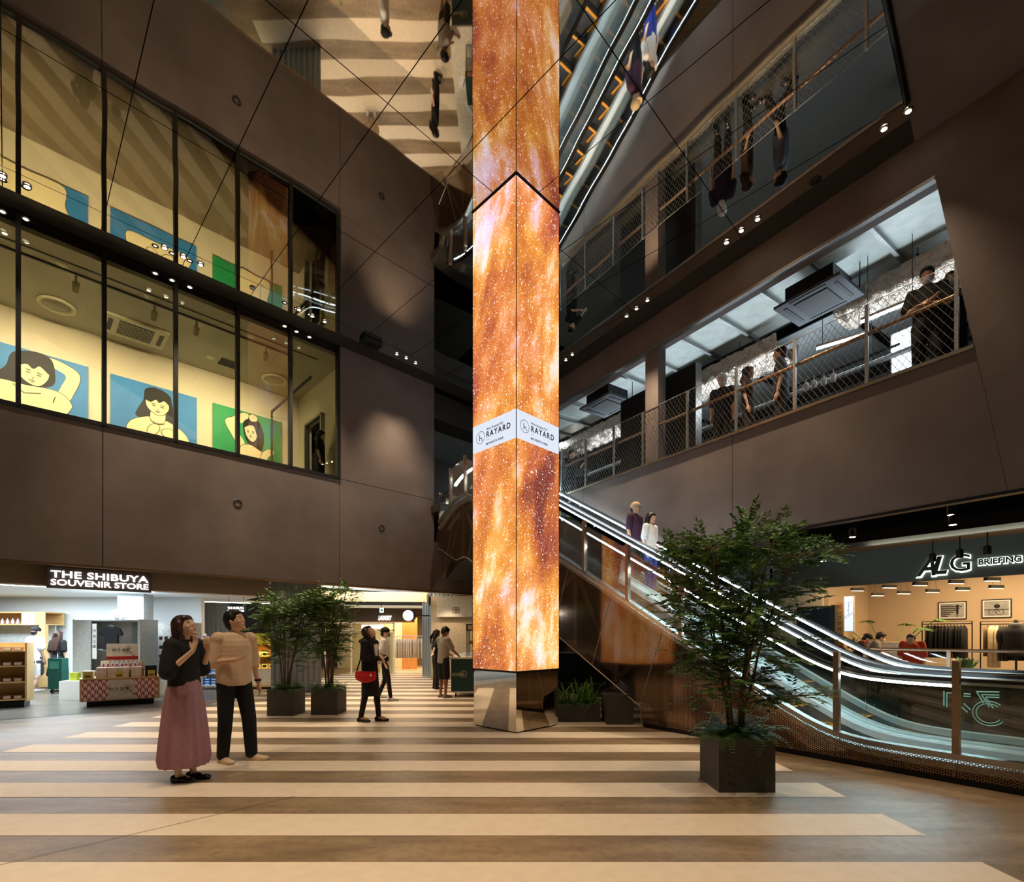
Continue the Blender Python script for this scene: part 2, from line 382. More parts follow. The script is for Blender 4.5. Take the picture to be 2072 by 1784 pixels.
# ---- upper floor slabs and ceilings (behind right wall and beyond the left wall end)
uf = shell('floor_upper', RW.w(0, 0), RW.ang, label='upper walkway slab behind the right wall')
MB().bx(-22, 8, 0.12, 12, F2 - 0.25, F2).build('slab', mat('upper_floor', (54, 51, 43), 0.4), uf)
MB().poly([LW.w(JE, .1, F2), LW.w(14, .1, F2), LW.w(14, 8, F2), LW.w(JE, 8, F2)], .25, (0, 0, 1)).build('landing_slab', mat('upper_floor', (54, 51, 43), 0.4), None)['kind'] = 'structure'
MB().bx(10.9, 12.6, -2.4, -.02, F2 - .2, F2).build('landing_slab', mat('upper_floor', (54, 51, 43), 0.4), None, ES.w(0, 0), ES.ang)['kind'] = 'structure'
uc = shell('ceiling_upper', RW.w(0, 0), RW.ang, label='grey deck ceiling above the upper walkway')
M_DECK = mat('deck_panel', (196, 204, 198), 0.4, 0.25, nscale=5, namt=0.12)
xx = -22.0
while xx < 1.6:
    MB().bx(xx + 0.012, xx + 0.9 - 0.012, 0.1, 2.1, HZ + 0.32, HZ + 0.34).build('deck_panel', M_DECK, uc)
    MB().bx(xx - 0.03, xx + 0.03, 0.1, 2.1, HZ + 0.24, HZ + 0.33).build('deck_rib', M_STEEL, uc)
    xx += 0.9
MB().bx(-22, 8, 2.1, 12, HZ + 0.5, HZ + 0.54).build('far_ceiling', mat('upper_far_ceiling', (60, 62, 62), 0.7), uc)
MB().bx(JE, 16, .4, 8, HZ + .1, HZ + .15).build('landing_ceiling', M_LGREY, wl)
for k in range(5):
    xx = -9.6 + 2.4 * k
    MB().bx(xx, xx + 2.2, 2.5, 5.4, HZ + 0.3, HZ + 0.34).build('white_ceiling_panel', M_LGREY, uc)
    MB().bx(xx, xx + 2.2, 2.46, 2.5, HZ + 0.28, HZ + 0.36).build('panel_edge', M_DARK, uc)
MB().bx(-22, 8, 6.5, 6.6, F2, HZ + .5).build('store_wall', mat('upper_store_wall', (150, 158, 164), 0.6), uc)
area('upper_light', RW.w(-4, 3.4, HZ + .1), (0, 0, RW.ang), (9, 1.2), 130, COOL)
area('upper_light', RW.w(-12.5, 2.0, HZ + .1), (0, 0, RW.ang), (4, 1.2), 140, COOL)
# far landing
MB().bx(JE, 16, 3.4, 3.5, F2, CEIL + 1).build('landing_wall', mat('landing_wall', (90, 84, 78), 0.6), wl)
MB().bx(JE + 0.02, 12.5, 0.3, 1.0, HZ - 0.1, CEIL).build('landing_header', M_SOF, wl)
MB().bx(-9, 16, 0.2, 8, 3.75, 3.95).build('slab_underside', M_DARK, wl)

ut = thing('added_fill_bar', 'long grey light bar added in the walkway to brighten its deck ceiling', 'light', RW.w(-4, 2.45, 6.6), RW.ang)  # bar added to brighten the deck ceiling, not a fitting of the walkway
MB().bx(-6, 5, -.05, .05, -.05, 0).bx(-6, 5, .05, .06, -.05, .05).build('housing', M_LGREY, ut)
for k in range(5): MB().tube([(-5.5 + 2.5 * k, 0.055, .04), (-5.5 + 2.5 * k, .055, 1.3)], .006, 4).build('hanger', M_DARK, ut)
area('added_bar_fill', RW.w(-4.5, 2.44, 6.61), (PI + .35, 0, RW.ang), (10.6, .08), 105, COOL)  # upward fill lamp of the added bar
# ================================================================== GROUND FLOOR BEYOND THE LEFT WALL
def C(px, py, z): return G(px, py, z)
def pxx0(px, Y): return (px - 1036) / F_PX * Y
SZ = 2.52
st_ = shell('wall_store', label='white walls and ceiling of the souvenir store')
M_SW = mat('store_wall', (226, 230, 230), 0.7, nscale=2, namt=0.02)
M_FAS = mat('fascia_taupe', (126, 116, 104), 0.55, nscale=3, namt=0.05)
A, B = C(545, 1203, SZ), C(400, 1235, SZ)
MB().poly([(-26, 1.0, SZ), LW.w(-9, .4, SZ), LW.w(3.0, .4, SZ), A, B, (-30, B.y, SZ)], 0.1, (0, 0, -1)).build('store_ceiling', M_SW, st_)
MB().bx(-26, -8.75, 14.2, 14.35, 0, SZ).build('back_wall', M_SW, st_)
MB().bx(-26, -8.75, 14.10, 14.2, 0, 0.08).build('skirting', M_LGREY, st_)
fas = shell('trim_5', LW.w(0, 0), LW.ang, label='taupe fascia band above the store opening')
fe = LW.hit(545, 1200, .35)[0]
MB().bx(-9, fe, .35, .42, 2.305, 2.9).build('fascia', M_FAS, fas)
MB().bx(-9, fe, .352, .40, 2.285, 2.305).build('fascia_edge', M_WHITE, fas)
M_LED = mat('white_led', (255, 255, 255), 0.5, emit=5.0, ecol=(245, 250, 255))
M_LEDW = mat('warm_led', (255, 236, 205), 0.5, emit=4.0, ecol=(255, 232, 200))
for q, off in enumerate((1.1, 1.7, 2.5)):
    lt = thing('linear_light', 'white linear ceiling light in the souvenir store, %s line from the opening' % ('first', 'second', 'third')[q], 'light', LW.w(0, off, SZ - .1), LW.ang, 'store ceiling lines')
    MB().bx(-6, 3.2 - q * .4, -.03, .03, 0.01, .06).build('housing', M_WHITE, lt)
    MB().bx(-6, 3.2 - q * .4, -.025, .025, -.004, .01).build('diffuser', M_LED, lt)
area('store_light', LW.w(-2.5, 3.4, SZ - .14), (-.25, 0, LW.ang), (8, .6), 200, COOL, 1.9)
area('store_light', (-11.5, 12.4, SZ - .05), (0, 0, 0), (5, .6), 270, COOL)
# pillar
pl_ = C(248, 1418, 0); pr_ = C(302, 1418, 0)
struct('column_store', MB().box((pxx0(275, 13.2), 13.2, SZ / 2), (.58, .58, SZ), rz=.25), M_LGREY, label='light grey square column in the souvenir store')
# sign of the souvenir store
sg = thing('store_sign', 'dark hanging sign with glowing white letters THE SHIBUYA SOUVENIR STORE', 'sign', LW.w(0, .12), LW.ang)
sx0, sz0 = LW.hit(99, 1186, .12); sx1, sz1 = LW.hit(303, 1150, .12)
MB().bx(sx0 - .03, sx1 + .03, 0.03, .09, sz0 - .02, WB - .04).build('board', mat('sign_board', (58, 52, 47), .5), sg)
M_SIGN = mat('sign_glow', (255, 255, 255), .5, emit=1.9, ecol=(255, 240, 236))
def fit_text(name, s, m, parent, x0, x1, z, h, loc_y=0.0, **k):
    me = textmesh(s, 1.0, **k); xs_ = [v.co.x for v in me.vertices]; ys = [v.co.y for v in me.vertices]
    sx = (x1 - x0) / (max(xs_) - min(xs_)); sy = h / (max(ys) - 0 if max(ys) > 0 else 1)
    mx = min(xs_)
    for v in me.vertices: v.co.x = (v.co.x - mx) * sx; v.co.y *= sy
    me.materials.clear(); me.materials.append(m); o = obj(name, me, parent, (x0, loc_y, z)); o.rotation_euler = (PI / 2, 0, 0); return o
ht = (WB - .06 - sz0 - .02)
fit_text('lettering', 'THE SHIBUYA', M_SIGN, sg, sx0 + .02, sx1 - .02, sz0 + ht * .53, ht * .38, ext=.012, bold=.02, spacing=1.05)
fit_text('lettering', 'SOUVENIR STORE', M_SIGN, sg, sx0 + .02, sx1 - .02, sz0 + .03, ht * .33, ext=.012, bold=.02)
# corrugated walls and columns of the mall
M_COR = mat('corrugated_steel', (170, 176, 176), 0.35, 0.5, nscale=4, namt=.08)
def corr(mb, x0, x1, y, z0, z1, p=.14, d=.035):
    n = max(1, round((x1 - x0) / p)); p = (x1 - x0) / n
    for i in range(n):
        a = x0 + i * p
        pts = [(a, 0), (a + p * .45, 0), (a + p * .55, d), (a + p * .92, d), (a + p, 0)]
        for (ax, ay), (bx_, by) in zip(pts[:-1], pts[1:]): mb.add([(ax, y + ay, z0), (bx_, y + by, z0), (bx_, y + by, z1), (ax, y + ay, z1)], [(0, 1, 2, 3)])
    return mb
struct('wall_corrugated', corr(MB(), -11.3, -8.9, 15.9, 0, 2.7), M_COR, label='corrugated metal wall behind the store goods')
m1 = corr(MB(), 0, 1.29, 0, 0, 3.2); o = struct('column_mall', m1, M_COR, loc=(-6.17, 12.9, 0), rz=.0, label='wide corrugated column clad in grey metal behind the two planters')
corr(MB(), 0, .8, 0, 0, 3.2).build('side_face', M_COR, o, (0, 0, 0), PI / 2)
c2 = struct('column_hall', corr(MB(), 0, .9, 0, 0, 3.3), M_COR, loc=(-2.72, 17.3, 0), rz=.0, label='pale bluish corrugated column behind the clothes rail')
corr(MB(), 0, .8, 0, 0, 3.3).build('side_face', M_COR, c2, (-.45, .5, 0), -.7)
# hall ceiling, ducts
hc = shell('ceiling_hall', label='dark service ceiling of the mall hall')
MB().poly([LW.w(2.0, .2, 3.55), LW.w(16, .2, 3.55), LW.w(16, 12, 3.55), LW.w(2.0, 12, 3.55)], .05, (0, 0, -1)).build('slab', mat('hall_slab', (50, 50, 48), .8), hc)
rnd = random.Random(5)
for i in range(18):
    yy = .7 + i * .5; z_ = 2.95 + rnd.random() * .35; r_ = rnd.choice((.04, .06, .1))
    x0_ = 3.4 + rnd.random() * 3
    MB().tube([LW.w(x0_, yy, z_), LW.w(x0_ + 6 + rnd.random() * 3, yy + rnd.uniform(-.3, .3), z_)], r_, 8).build('pipe', rnd.choice((M_STEEL, M_DARK, M_SS)), hc)
struct('wall_end', MB().bx(-12, 6, 24, 24.1, 0, 3.6), mat('hall_end', (120, 104, 84), .7), label='brown end wall of the mall hall')
area('hall_light', (-4.6, 15.2, 2.95), (0, 0, 0), (4, 3), 190, lin((255, 232, 200)))
area('hall_light', (-3.5, 21.3, 2.4), (0, 0, 0), (4, 2), 230, lin((255, 214, 160)))
# lit canopy
cn = thing('light_canopy', 'white hanging canopy frame with bright underside in the hall', 'light canopy', (-4.5, 17.6, 2.5))
W_, D_ = 3.2, 3.9
cn.rotation_euler = (0, 0, .12)
for (a, b_, c_, d_) in ((-W_ / 2, W_ / 2, -D_ / 2, -D_ / 2 + .06), (-W_ / 2, W_ / 2, D_ / 2 - .06, D_ / 2), (-W_ / 2, -W_ / 2 + .06, -D_ / 2 + .06, D_ / 2 - .06), (W_ / 2 - .06, W_ / 2, -D_ / 2 + .06, D_ / 2 - .06)):
    MB().bx(a, b_, c_, d_, 0, .3).build('frame_side', M_CREAM, cn)
MB().bx(-W_ / 2 + .06, W_ / 2 - .06, -D_ / 2 + .06, D_ / 2 - .06, .2, .22).build('diffuser', mat('canopy_glow', (255, 255, 255), .5, emit=1.6, ecol=(240, 246, 255)), cn)
gr = MB()
for i in range(24): gr.bx(-W_ / 2 + .06, W_ / 2 - .06, -D_ / 2 + .1 + i * .2, -D_ / 2 + .13 + i * .2, .1, .14)
gr.build('grille', M_DARK, cn)
lt2 = thing('linear_light', 'long white tube light above the yellow goods, left of the planters', 'light', (-8.2, 15.2, 2.42), .5)
MB().bx(-1.2, 1.2, -.05, .05, 0.02, .08).build('housing', M_WHITE, lt2); MB().bx(-1.2, 1.2, -.045, .045, 0, .02).build('diffuser', M_LED, lt2)
# laundry shop front
ls = thing('storefront', 'brown shop front with slanted white lettering LAUNDRY and orange wood interior', 'storefront', (0, 20, 0))
def pxx(px, Y): return (px - 1036) / F_PX * Y
def pzz(py, Y): return CAMH + (HOR - py) / F_PX * Y
MB().bx(pxx(640, 20), pxx(838, 20), 0, .15, pzz(1257, 20), 3.0).build('fascia', mat('brown_fascia', (92, 78, 64), .6), ls)
MB().bx(pxx(640, 20), pxx(838, 20), -.01, .14, pzz(1259, 20), pzz(1257, 20)).build('fascia_edge', mat('orange_trim', (214, 140, 60), .5), ls)
MB().bx(pxx(798, 20), pxx(830, 20), 1.4, 1.5, 0, 2.2).build('wood_wall', mat('orange_wood', (214, 150, 84), .5), ls)
MB().bx(pxx(640, 20), pxx(800, 20), 2.4, 2.5, 0, 2.6).build('inner_wall', M_CREAM, ls)
fit_text('lettering', 'LAUNDRY', M_SIGN, ls, pxx(766, 20), pxx(793, 20), pzz(1254, 20), .17, -.03, ext=.01, bold=.03, shear=.3)
fs = thing('storefront', 'white framed glass shop front with glowing sign band behind the cap wearer', 'storefront', (0, 18.8, 0))
fx0, fx1 = pxx(655, 18.8), pxx(798, 18.8)
for (a, b_) in ((fx0, fx0 + .06), (fx1 - .06, fx1), (fx0 + 1.0, fx0 + 1.05), (fx1 - .6, fx1 - .55)): MB().bx(a, b_, 0, .06, 0, 1.9).build('frame_post', M_CREAM, fs)
MB().bx(fx0, fx1, 0, .06, 1.62, 1.66).build('frame_rail', M_CREAM, fs); MB().bx(fx0, fx1, 0, .06, 1.88, 1.94).build('frame_rail', M_CREAM, fs)
MB().bx(pxx(732, 18.8), pxx(776, 18.8), -.02, .02, 1.7, 1.84).build('glowing_band', mat('band_glow', (255, 255, 250), .5, emit=2.2), fs)
MB().bx(fx0 + .06, fx1 - .06, .02, .03, 0.02, 1.62).build('glass', glassmat('clear_glass', (235, 240, 235), .6), fs)
for i in range(9):
    MB().box((pxx(788, 18.8) + .02 * i - .06, .1 + .02 * i, .8), (.012, .03, 1.55)).build('shutter_slat', M_CREAM, fs)
ex = thing('exit_sign', 'small green and white emergency exit sign above the shop lettering', 'sign', (pxx(772, 18), 18, pzz(1239, 18)))
MB().tube([(0, .015, .17), (0, .015, 1.1)], .01, 4).build('hanger', M_DARK, ex); MB().bx(-.07, .07, 0, .03, 0, .17).build('panel', mat('exit_glow', (225, 255, 245), .5, emit=1.0), ex)
MB().bx(-.03, .02, -.004, 0, .05, .12).poly([(.015, -.004, .03), (.05, -.004, .085), (.015, -.004, .14)], .003).build('pictogram', mat('exit_green', (30, 150, 120), .5), ex)
gl = thing('globe_sign', 'round glowing white disc sign on the corrugated column', 'sign', (pxx(826, 17), 17.0, pzz(1245, 17)))
q = MB().lathe([(0.001, -.05), (.16, -.05), (.175, -.03), (.175, .03), (.16, .05), (0.001, .05)], 24, cap=False).build('disc', mat('globe_glow', (255, 250, 240), .5, emit=2.5), gl); q.rotation_euler = (PI / 2, 0, 0)
MB().bx(.17, .25, -.02, .02, -.12, .12).bx(.2, .7, -.02, .34, -.02, .02).build('bracket', M_BLK, gl)
# beige bakery wall at right of the hall
bw = struct('wall_bakery', MB().bx(pxx(872, 16.5), 1.2, 16.5, 16.6, 0, 2.72), mat('bakery_wall', (176, 160, 134), .7), label='beige wall with small round emblem behind the teal counter')
MB().bx(pxx(885, 16.5), 1.2, 16.3, 16.5, pzz(1248, 16.5), 2.72).build('wall_beam', mat('bakery_beam', (190, 184, 170), .6), bw)
for i in (-1, 1):
    q = MB().lathe([(.045, -.004), (.055, -.004), (.055, .004), (.045, .004), (.045, -.004)], 16, cap=False).build('emblem', M_BLK, bw, (pxx(922.5, 16.3) + .05 * i, 16.29, pzz(1231, 16.3))); q.rotation_euler = (PI / 2, 0, 0)
    q = MB().lathe([(.045, -.004), (.055, -.004), (.055, .004), (.045, .004), (.045, -.004)], 16, cap=False).build('emblem', M_BLK, bw, (pxx(922.5, 16.3) + .05 * i, 16.29, pzz(1237, 16.3))); q.rotation_euler = (PI / 2, 0, 0)
spot('bakery_spot', (pxx(905, 15.9), 15.6, 2.7), 60, WARM, 80, tilt=(.35, 0, 0))
# ================================================================== GROUND FLOOR RIGHT: THE CLOTHES SHOP
AF = Frame(9.6, 9.46, 0.62, -0.785)
ag = thing('shop_fascia', 'dark grey shop fascia with back-lit black letters ALG BRIEFING', 'shop sign', AF.w(0, 0), AF.ang)
M_FG = mat('fascia_grey', (92, 96, 90), .55, nscale=2, namt=.05)
MB().bx(-4.6, 4, 0, .12, 2.6, 3.38).build('board', M_FG, ag)
M_BL = mat('black_letter', (10, 10, 10), .35); M_HALO = mat('halo_glow', (240, 255, 240), .5, emit=1.8, ecol=(236, 255, 236))
def halo_text(s, px0, px1, pyb, pyt, parent, **k):
    x0, z0 = AF.hit(px0, pyb, -.06); x1, _ = AF.hit(px1, pyb, -.06); h = AF.hit(px0, pyb, -.06)[1]; z1 = AF.hit((px0 + px1) / 2, pyt, -.06)[1]
    zb = AF.hit((px0 + px1) / 2, pyb, -.06)[1]
    k2 = dict(k); kb = k2.pop('bold', 0)
    fit_text('letters', s, M_BL, parent, x0, x1, zb, z1 - zb, -.06, ext=.012, bold=kb, **k2)
    fit_text('letter_halo', s, M_HALO, parent, x0 - .015, x1 + .015, zb - .012, z1 - zb + .024, -.025, ext=.004, bold=kb + .035, **k2)
halo_text('A', 1854, 1893, 1164, 1126, ag, bold=.02, shear=.35); halo_text('L', 1885, 1917, 1160, 1125, ag, bold=.03, shear=.25)
halo_text('G', 1922, 1963, 1155, 1121, ag, bold=0)
halo_text('BRIEFING', 1980, 2067, 1139, 1127, ag, bold=.03)
sh = shell('wall_shop', AF.w(0, 0), AF.ang, label='beige interior walls of the clothes shop')
M_SHW = mat('shop_wall', (192, 172, 146), .75, nscale=2, namt=.03)
cxx = AF.hit(1757, 1290, 4.2)[0]
MB().bx(cxx, 6, 4.2, 4.3, 0, 3.6).build('back_wall', M_SHW, sh)
MB().bx(cxx - .1, cxx, 1.2, 4.2, 0, 3.6).build('side_wall', M_SHW, sh)
MB().bx(cxx - 1.4, cxx - .1, 1.1, 1.2, 0, 3.0).build('side_wall', mat('pale_wall', (216, 198, 168), .7), sh)
MB().bx(-5.5, 6, 0.12, 5, 3.5, 3.6).build('shop_ceiling', mat('shop_ceiling', (70, 62, 54), .8), sh)
MB().bx(-8, -4.6, 0, .1, 0, 4.4).build('dark_wall', M_DARK, sh)
corr(MB(), -5.6, -4.6, -.15, 0, 4.4, p=.1).build('corrugated_column', M_COR, sh)
area('shop_light', AF.w(1.0, 2.2, 3.4), (0, 0, AF.ang), (6, 1.5), 330, lin((255, 214, 160)))
area('shop_light', AF.w(-3.2, .6, 2.9), (0, 0, AF.ang), (1.2, .4), 10, lin((255, 224, 180)))
us = shell('ceiling_right', RW.w(0, 0), RW.ang, label='dark service ceiling under the walkway')
MB().bx(-12, 8, .12, 9, 4.62, 4.68).build('slab', mat('dark_slab', (46, 46, 44), .7), us)
for k in range(6): MB().bx(-12, 8, 3.0 + .35 * k, 3.16 + .35 * k, 4.3, 4.34).build('deck_strip', M_DECK, us)
for k in range(7): MB().tube([(-10 + 2.5 * k, .5, 4.3), (-10 + 2.5 * k, 6, 4.3)], .03, 6).build('hanger_rail', M_DARK, us)
MB().tube([(-11, 2.3, 3.75), (7, 2.3, 3.75)], .025, 6).build('track', M_BLK, us)
MB().tube([(-11, 2.9, 3.9), (7, 2.9, 3.9)], .12, 8).build('duct', M_DARK, us)
MB().tube([(-1, 1.3, 3.95), (7, 1.0, 3.95)], .28, 14).build('duct', M_STEEL, us)
area('fascia_uplight', AF.w(1.0, .06, 3.42), (PI, 0, AF.ang), (7, .08), 45, lin((236, 255, 240)))
area('under_walkway_fill', RW.w(-3, 1.6, 3.5), (PI, 0, RW.ang), (6, .3), 16, lin((255, 226, 180)))  # added upward fill for the foil ducts, no fixture stands here
# ================================================================== LED COLUMN
def screen_mat():
    m = bpy.data.materials.new('nebula_screen'); m.use_nodes = True; nt = m.node_tree; nt.nodes.clear(); L = nt.links
    out = nt.nodes.new('ShaderNodeOutputMaterial'); em = nt.nodes.new('ShaderNodeEmission')
    tc = nt.nodes.new('ShaderNodeTexCoord'); sp = nt.nodes.new('ShaderNodeSeparateXYZ'); L.new(tc.outputs['Object'], sp.inputs[0])
    a = mathn(nt, 'SUBTRACT', sp.outputs[0], sp.outputs[1])
    def vec(sa, sz, off=0.0, sh=0.0):
        c = nt.nodes.new('ShaderNodeCombineXYZ')
        zz = mathn(nt, 'MULTIPLY', sp.outputs[2], sz); aa = mathn(nt, 'ADD', mathn(nt, 'MULTIPLY', a, sa), mathn(nt, 'MULTIPLY', sp.outputs[2], sh))
        L.new(aa, c.inputs[0]); L.new(zz, c.inputs[1]); c.inputs[2].default_value = off; return c.outputs[0]
    def noise(v, sc, det, dist=0.0, rough=.6):
        n = nt.nodes.new('ShaderNodeTexNoise'); n.inputs['Scale'].default_value = sc; n.inputs['Detail'].default_value = det
        n.inputs['Distortion'].default_value = dist; n.inputs['Roughness'].default_value = rough; L.new(v, n.inputs['Vector']); return n.outputs['Fac']
    n1 = noise(vec(1.1, .5, 3.1, -.22), 1.5, 12, .25, .62); n2 = noise(vec(.8, .22, 9.0, -.1), 1.9, 3, .1, .5)
    mixv = mathn(nt, 'ADD', mathn(nt, 'MULTIPLY', n1, .6), mathn(nt, 'MULTIPLY', n2, .42))
    r = nt.nodes.new('ShaderNodeValToRGB'); cr = r.color_ramp
    for p, c in ((0.0, (80, 36, 28)), (.36, (132, 66, 46)), (.44, (190, 104, 50)), (.51, (222, 140, 52)), (.56, (242, 176, 88)), (.595, (255, 218, 168)), (.66, (255, 242, 238)), (1.0, (255, 252, 250))):
        e = cr.elements.new(p) if p not in (0.0, 1.0) else cr.elements[0 if p == 0 else -1]; e.position = p; e.color = (*lin(c), 1)
    L.new(mixv, r.inputs['Fac'])
    # a rosy tone that comes and goes along the height of the picture
    n3 = noise(vec(.5, .45, 5.0), 1.3, 3)
    r3 = nt.nodes.new('ShaderNodeValToRGB'); r3.color_ramp.elements[0].position = .42; r3.color_ramp.elements[0].color = (1, 1, 1, 1)
    r3.color_ramp.elements[1].position = .6; r3.color_ramp.elements[1].color = (.92, .74, 1.35, 1); L.new(n3, r3.inputs['Fac'])
    mx = nt.nodes.new('ShaderNodeMix'); mx.data_type = 'RGBA'; mx.blend_type = 'MULTIPLY'; mx.inputs['Factor'].default_value = 1
    L.new(r.outputs[0], mx.inputs['A']); L.new(r3.outputs[0], mx.inputs['B'])
    # stars
    def stars(sc, thr, br):
        v = nt.nodes.new('ShaderNodeTexVoronoi'); v.inputs['Scale'].default_value = sc; L.new(vec(1, .8, sc), v.inputs['Vector'])
        cs = nt.nodes.new('ShaderNodeSeparateColor'); L.new(v.outputs['Color'], cs.inputs[0])
        rad = mathn(nt, 'MULTIPLY', mathn(nt, 'POWER', cs.outputs[0], 2.5), thr)
        return mathn(nt, 'MULTIPLY', mathn(nt, 'LESS_THAN', v.outputs['Distance'], rad), br)
    st = mathn(nt, 'ADD', stars(34, .36, .95), stars(70, .42, .55))
    ad = nt.nodes.new('ShaderNodeMix'); ad.data_type = 'RGBA'; ad.blend_type = 'ADD'; ad.inputs['B'].default_value = (1, .92, .86, 1)
    L.new(st, ad.inputs['Factor']); L.new(mx.outputs['Result'], ad.inputs['A'])
    L.new(ad.outputs['Result'], em.inputs['Color']); em.inputs['Strength'].default_value = 1.05
    L.new(em.outputs[0], out.inputs[0]); return m
M_SCR = screen_mat()
CC = Vector((.062, 7.42 + .98 * .7071)); H_ = .49
col = thing('display_column', 'tall square screen column showing an orange star nebula above a mirror base', 'screen column', (CC.x, CC.y, 0), PI / 4)
ZS = .92
BZ0, BZ1 = 4.36, 4.79
for (za, zb) in ((ZS, BZ0), (BZ1, CEIL - .03)):
    e = .004
    MB().add([(-H_ + e, -H_, za), (H_ - e, -H_, za), (H_ - e, -H_, zb), (-H_ + e, -H_, zb)], [(0, 1, 2, 3)]).build('screen', M_SCR, col)
    MB().add([(-H_, -H_ + e, za), (-H_, H_ - e, za), (-H_, H_ - e, zb), (-H_, -H_ + e, zb)], [(3, 2, 1, 0)]).build('screen', M_SCR, col)
    MB().add([(H_, -H_ + e, za), (H_, H_ - e, za), (H_, H_ - e, zb), (H_, -H_ + e, zb)], [(0, 1, 2, 3)]).build('screen', M_SCR, col)
    MB().add([(-H_ + e, H_, za), (H_ - e, H_, za), (H_ - e, H_, zb), (-H_ + e, H_, zb)], [(3, 2, 1, 0)]).build('screen', M_SCR, col)
MB().bx(-H_ + .006, H_ - .006, -H_ + .006, H_ - .006, ZS - .03, CEIL).build('core', M_BLK, col)
M_BAND = mat('band_screen', (232, 240, 255), .5, emit=.82, ecol=(232, 240, 255)); MATS['band_screen'].node_tree.nodes['Principled BSDF'].inputs['Specular IOR Level'].default_value = 0
bb = MATS['band_screen'].node_tree.nodes['Principled BSDF']; MATS['band_screen'].node_tree.links.remove(bb.inputs['Base Color'].links[0]); bb.inputs['Base Color'].default_value = (.02, .02, .02, 1)
for (x0, x1, y0, y1) in ((-H_ + .004, H_ - .004, -H_, -H_ + .004), (-H_, -H_ + .004, -H_ + .004, H_ - .004), (H_ - .004, H_, -H_ + .004, H_ - .004), (-H_ + .004, H_ - .004, H_ - .004, H_)):
    MB().bx(x0, x1, y0, y1, BZ0, BZ1).build('white_band', M_BAND, col)['label'] = 'white band of the screen carrying the park name'
def logo(rot, at):
    """at(a,z): a runs along the face from its left corner"""
    zc = (BZ0 + BZ1) / 2
    def put(s, size, a, z, **k):
        o = text('lettering', s, size, M_BL, col, at(a, z), rot, ext=.001, **k)
    put('Mitsui Shopping Park', .052, .325, zc + .075, shear=.2, sx=.86)
    put('RAYARD', .125, .325, zc - .035, bold=.0025, spacing=1.32, sx=.92)
    put('MIYASHITA PARK', .047, .325, zc - .155, bold=.001, spacing=1.15, sx=.95)
    m = MB(); n = 32
    for i in range(n):
        t0, t1 = 2 * PI * i / n, 2 * PI * (i + 1) / n
        m.add([(.098 * math.cos(t0), .098 * math.sin(t0), 0), (.098 * math.cos(t1), .098 * math.sin(t1), 0), (.09 * math.cos(t1), .09 * math.sin(t1), 0), (.09 * math.cos(t0), .09 * math.sin(t0), 0)], [(0, 1, 2, 3)])
    m.bx(-.026, -.014, -.052, .05, -.001, .001).bx(-.014, .026, -.016, -.004, -.001, .001)
    m.add([(.018, -.006, 0), (.03, -.006, 0), (.044, -.052, 0), (.032, -.052, 0)], [(0, 1, 2, 3)]).bx(.03, .052, -.058, -.048, -.001, .001)
    o = m.build('emblem', M_BL, col, at(.19, zc)); o.rotation_euler = rot
    o = MB().bx(0, .06, -.002, .002, -.001, .001).build('dash', M_BL, col, at(.33, zc - .075)); o.rotation_euler = rot
logo((PI / 2, 0, 0), lambda a, z: (-H_ + a - .01, -H_ - .003, z))
logo((PI / 2, 0, -PI / 2), lambda a, z: (-H_ - .003, H_ - a, z))
M_CHR = mat('mirror_base', (226, 218, 206), .03, 1.0, nscale=2, namt=.01)
B_ = H_ - .012
MB().bx(-B_, B_, -B_, B_, .02, ZS - .03).build('mirror_base', M_CHR, col)['label'] = 'mirror polished steel base'
MB().bx(-B_ + .012, B_ - .012, -B_ + .012, B_ - .012, 0, .02).build('plinth', M_BLK, col)
e1 = .008
for (x, y_) in ((-H_, -H_), (H_, -H_), (-H_, H_), (H_, H_)): MB().bx(x - .004, x + .004, y_ - .004, y_ + .004, ZS - .03, CEIL).build('corner_strip', M_BLK, col)
cl = MB()
for (x0, x1, y0, y1) in ((-H_ - .015, H_ + .015, -H_ - .015, -H_ - .001), (-H_ - .015, H_ + .015, H_ + .001, H_ + .015), (-H_ - .015, -H_ - .001, -H_, H_), (H_ + .001, H_ + .015, -H_, H_)): cl.bx(x0, x1, y0, y1, CEIL - .012, CEIL - .001)
cl.build('ceiling_collar', M_BLK, col)

# ================================================================== ESCALATORS
KS, S0, SW = .577, 1.57, .2; S1 = S0 + 4.95 / KS
def sp_(x): return SW * math.log1p(math.exp(min(40, max(-40, x / SW))))
def fz(s): return KS * (sp_(s - S0) - sp_(s - S1))
SA, SB = -1.6, 11.0
def rail_pts(dz, y, s0=SA, s1=SB, step=.12):
    n = max(2, int((s1 - s0) / step)); return [(s0 + (s1 - s0) * i / n, y, fz(s0 + (s1 - s0) * i / n) + dz) for i in range(n + 1)]
def ribbon(mb, y0, y1, dz0, dz1, s0=SA, s1=SB, step=.12):
    """solid bar with rectangular section following the stair line"""
    n = max(2, int((s1 - s0) / step)); vs = []
    for i in range(n + 1):
        s = s0 + (s1 - s0) * i / n; z = fz(s)
        vs += [(s, y0, z + dz0), (s, y1, z + dz0), (s, y1, z + dz1), (s, y0, z + dz1)]
    fs = [(4 * i + a, 4 * i + (a + 1) % 4, 4 * i + 4 + (a + 1) % 4, 4 * i + 4 + a) for i in range(n) for a in range(4)]
    return mb.add(vs, fs + [(0, 1, 2, 3), (4 * n + 3, 4 * n + 2, 4 * n + 1, 4 * n)])
M_HR = mat('handrail_rubber', (16, 15, 15), .25, spec=.6)
M_EG = glassmat('escalator_glass', (247, 253, 252), .9)
M_OG = glassmat('screen_glass', (251, 254, 254), .7)
M_STEP = mat('step_metal', (58, 62, 66), .4, .6, nscale=40, namt=.2)
